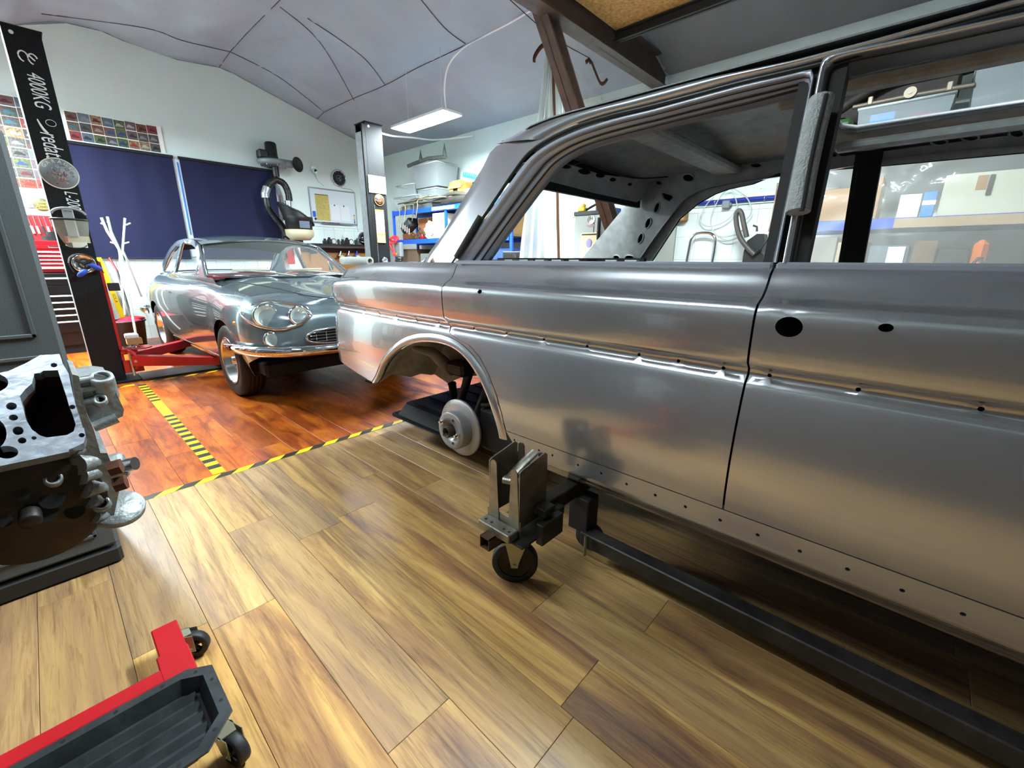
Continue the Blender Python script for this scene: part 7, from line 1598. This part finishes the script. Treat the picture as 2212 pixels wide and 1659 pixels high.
t = thing('exhaust_pipe', (4.6, .5, zt2+.3), 'dark bent exhaust pipe lying on top of the second rack', 'exhaust pipe')
MB().tube(smooth_path([(4.5, .74, zt2+.25), (4.52, .60, zt2+.34), (4.55, .42, zt2+.42), (4.6, .1, zt2+.44), (4.62, -.05, zt2+.52)], 5), .038, 10).build('pipe', M_DK, t)
t = thing('rear_axle_beam', (4.7, .3, zt2+.3), 'big dark axle beam lying across the top of the second rack', 'car part')
MB().box((4.82, .60, zt2+.0), (5.0, .84, zt2+.42), .02).build('end_bracket', M_DK, t)
MB().tube([(4.85, .78, zt2+.40), (4.85, .3, zt2+.46), (4.85, -.1, zt2+.52)], .06, 10).sphere((4.78, .12, zt2+.55), .11, 14, 8, (.7, 1.1, .8)).build('beam', M_DK, t)
MB().box((4.6, .05, zt2+.30), (4.95, .62, zt2+.40), .02).build('pan', M_DK, t)
MB().cyl((4.7, .3, zt2+.0), (4.7, .3, zt2+.30), .0, .0, n=4) if False else None
# lamp cable over the ceiling
pts = []
for (u, v, y) in [(965, 243, 4.45), (960, 200, 4.4), (963, 160, 4.3), (975, 130, 4.2), (1005, 100, 4.0)]: pts.append(ony(u, v, y))
for (u, v) in [(1045, 78), (1100, 50), (1160, 15)]:
    d = ray(u, v); tt = .5
    while tt < 40 and (C0+d*tt).z < zc((C0+d*tt).x)-.09: tt += .02
    pts.append(C0+d*tt)
t = MB().tube(smooth_path(pts, 6), .009, 8); tag(t.build('lamp_cable', M_WHITE), 'white cable running from the panel lamp up along the ceiling', 'cable')
pts = [ony(u, v, y) for u, v, y in [(826, 290, 5.52), (850, 294, 5.6), (880, 295, 5.8), (920, 302, 6.2), (965, 298, 6.6), (1010, 294, 7.0)]]
t = MB().tube(smooth_path([onx(u, v, x) for u, v, x in [(824, 288, 3.47), (850, 294, 3.8), (890, 297, 4.2), (935, 302, 4.7), (985, 298, 5.0), (1022, 293, 5.18)]], 6), .012, 8); tag(t.build('white_conduit', M_WHITE), 'white sagging conduit from the right lift post to the right wall', 'conduit')
t = thing('grey_reflection_prop', (-1.4, 2.5, 0), 'added mid grey cupboard stand-in at the left wall beside the dark brown one, unseen, for the paint to mirror', 'cupboard')  # added unseen block, only there for the silver paint to mirror
MB().box((-1.69, 1.5, 0), (-1.25, 3.9, 2.0), .01).build('case', mat('mid_grey_paint', '3a3c3c', .5), t)
for k in range(3): MB().box((-1.255, 1.51+.8*k, .06), (-1.235, 2.29+.8*k, 1.95), .006).build('door', mat('mid_grey_paint', '3a3c3c'), t)
t = thing('shelf_reflection_prop', (-1.5, 5.9, 0), 'added grey open shelf stand-in with coloured boxes at the left wall beside the coupe, unseen, for the paint to mirror', 'shelf')  # invented shelf, unseen, only gives the car paint something to mirror
M_GS = mat('grey_shelf_paint', '5e6264', .5)
MB().box((-1.69, 4.2, 0), (-1.67, 7.5, 2.15)).build('back_sheet', M_GS, t)
for z in (.10, .75, 1.40, 2.05): MB().box((-1.67, 4.2, z), (-1.28, 7.5, z+.03)).build('shelf_board', M_GS, t)
for y in (4.2, 5.83, 7.47): MB().box((-1.67, y, 0), (-1.26, y+.03, 2.15)).build('side_panel', M_GS, t)
rn = random.Random(31); names = {'4a6a3a': 'green', '9a2a24': 'red', '2a2c2e': 'black', '7a6a50': 'tan', '35507a': 'blue', '8c8f90': 'pale grey'}; used_ = {}
for zi, z in enumerate((.131, .781, 1.431)):  # boxes added on the unseen shelf for reflections only
    y = 4.3; k = 0
    while y < 6.98:
        w_ = rn.uniform(.25, .42); c = rn.choice(list(names)); h = rn.uniform(.25, .5)
        if not (y < 5.88 < y+w_+.03):
            k += 1; carton(-1.62, y, -1.32, y+w_, z, h, '%s box, %s from the lift on the %s board of the added unseen grey shelf' % (names[c], ['first', 'second', 'third', 'fourth', 'fifth', 'sixth', 'seventh', 'eighth', 'ninth'][k-1], ['bottom', 'middle', 'upper'][zi]), mat('carton_'+c, c, .6), tape_=False)
            y += w_+.05
        else: y = 5.90
# added unseen for the paint to mirror: dark door and tall dark cupboard stand-in
tag(MB().box((-1.0, YN+.0, 0), (3.8, YN+.04, 2.6), .004).build('door_reflection_prop', mat('dark_door', '6e665e', .6)), kind='structure')
t = thing('dark_reflection_prop', (-1.4, -.3, 0), 'added dark brown cupboard stand-in at the left wall, unseen, for the paint to mirror', 'cupboard')
MB().box((-1.69, -2.2, 0), (-1.2, 1.4, 2.1), .01).build('case', mat('dark_brown_wood', '3a302c', .5), t)
for k in range(4): MB().box((-1.205, -2.18+.9*k, .06), (-1.185, -1.32+.9*k, 2.05), .006).build('door', mat('dark_brown_wood', '3a302c'), t)
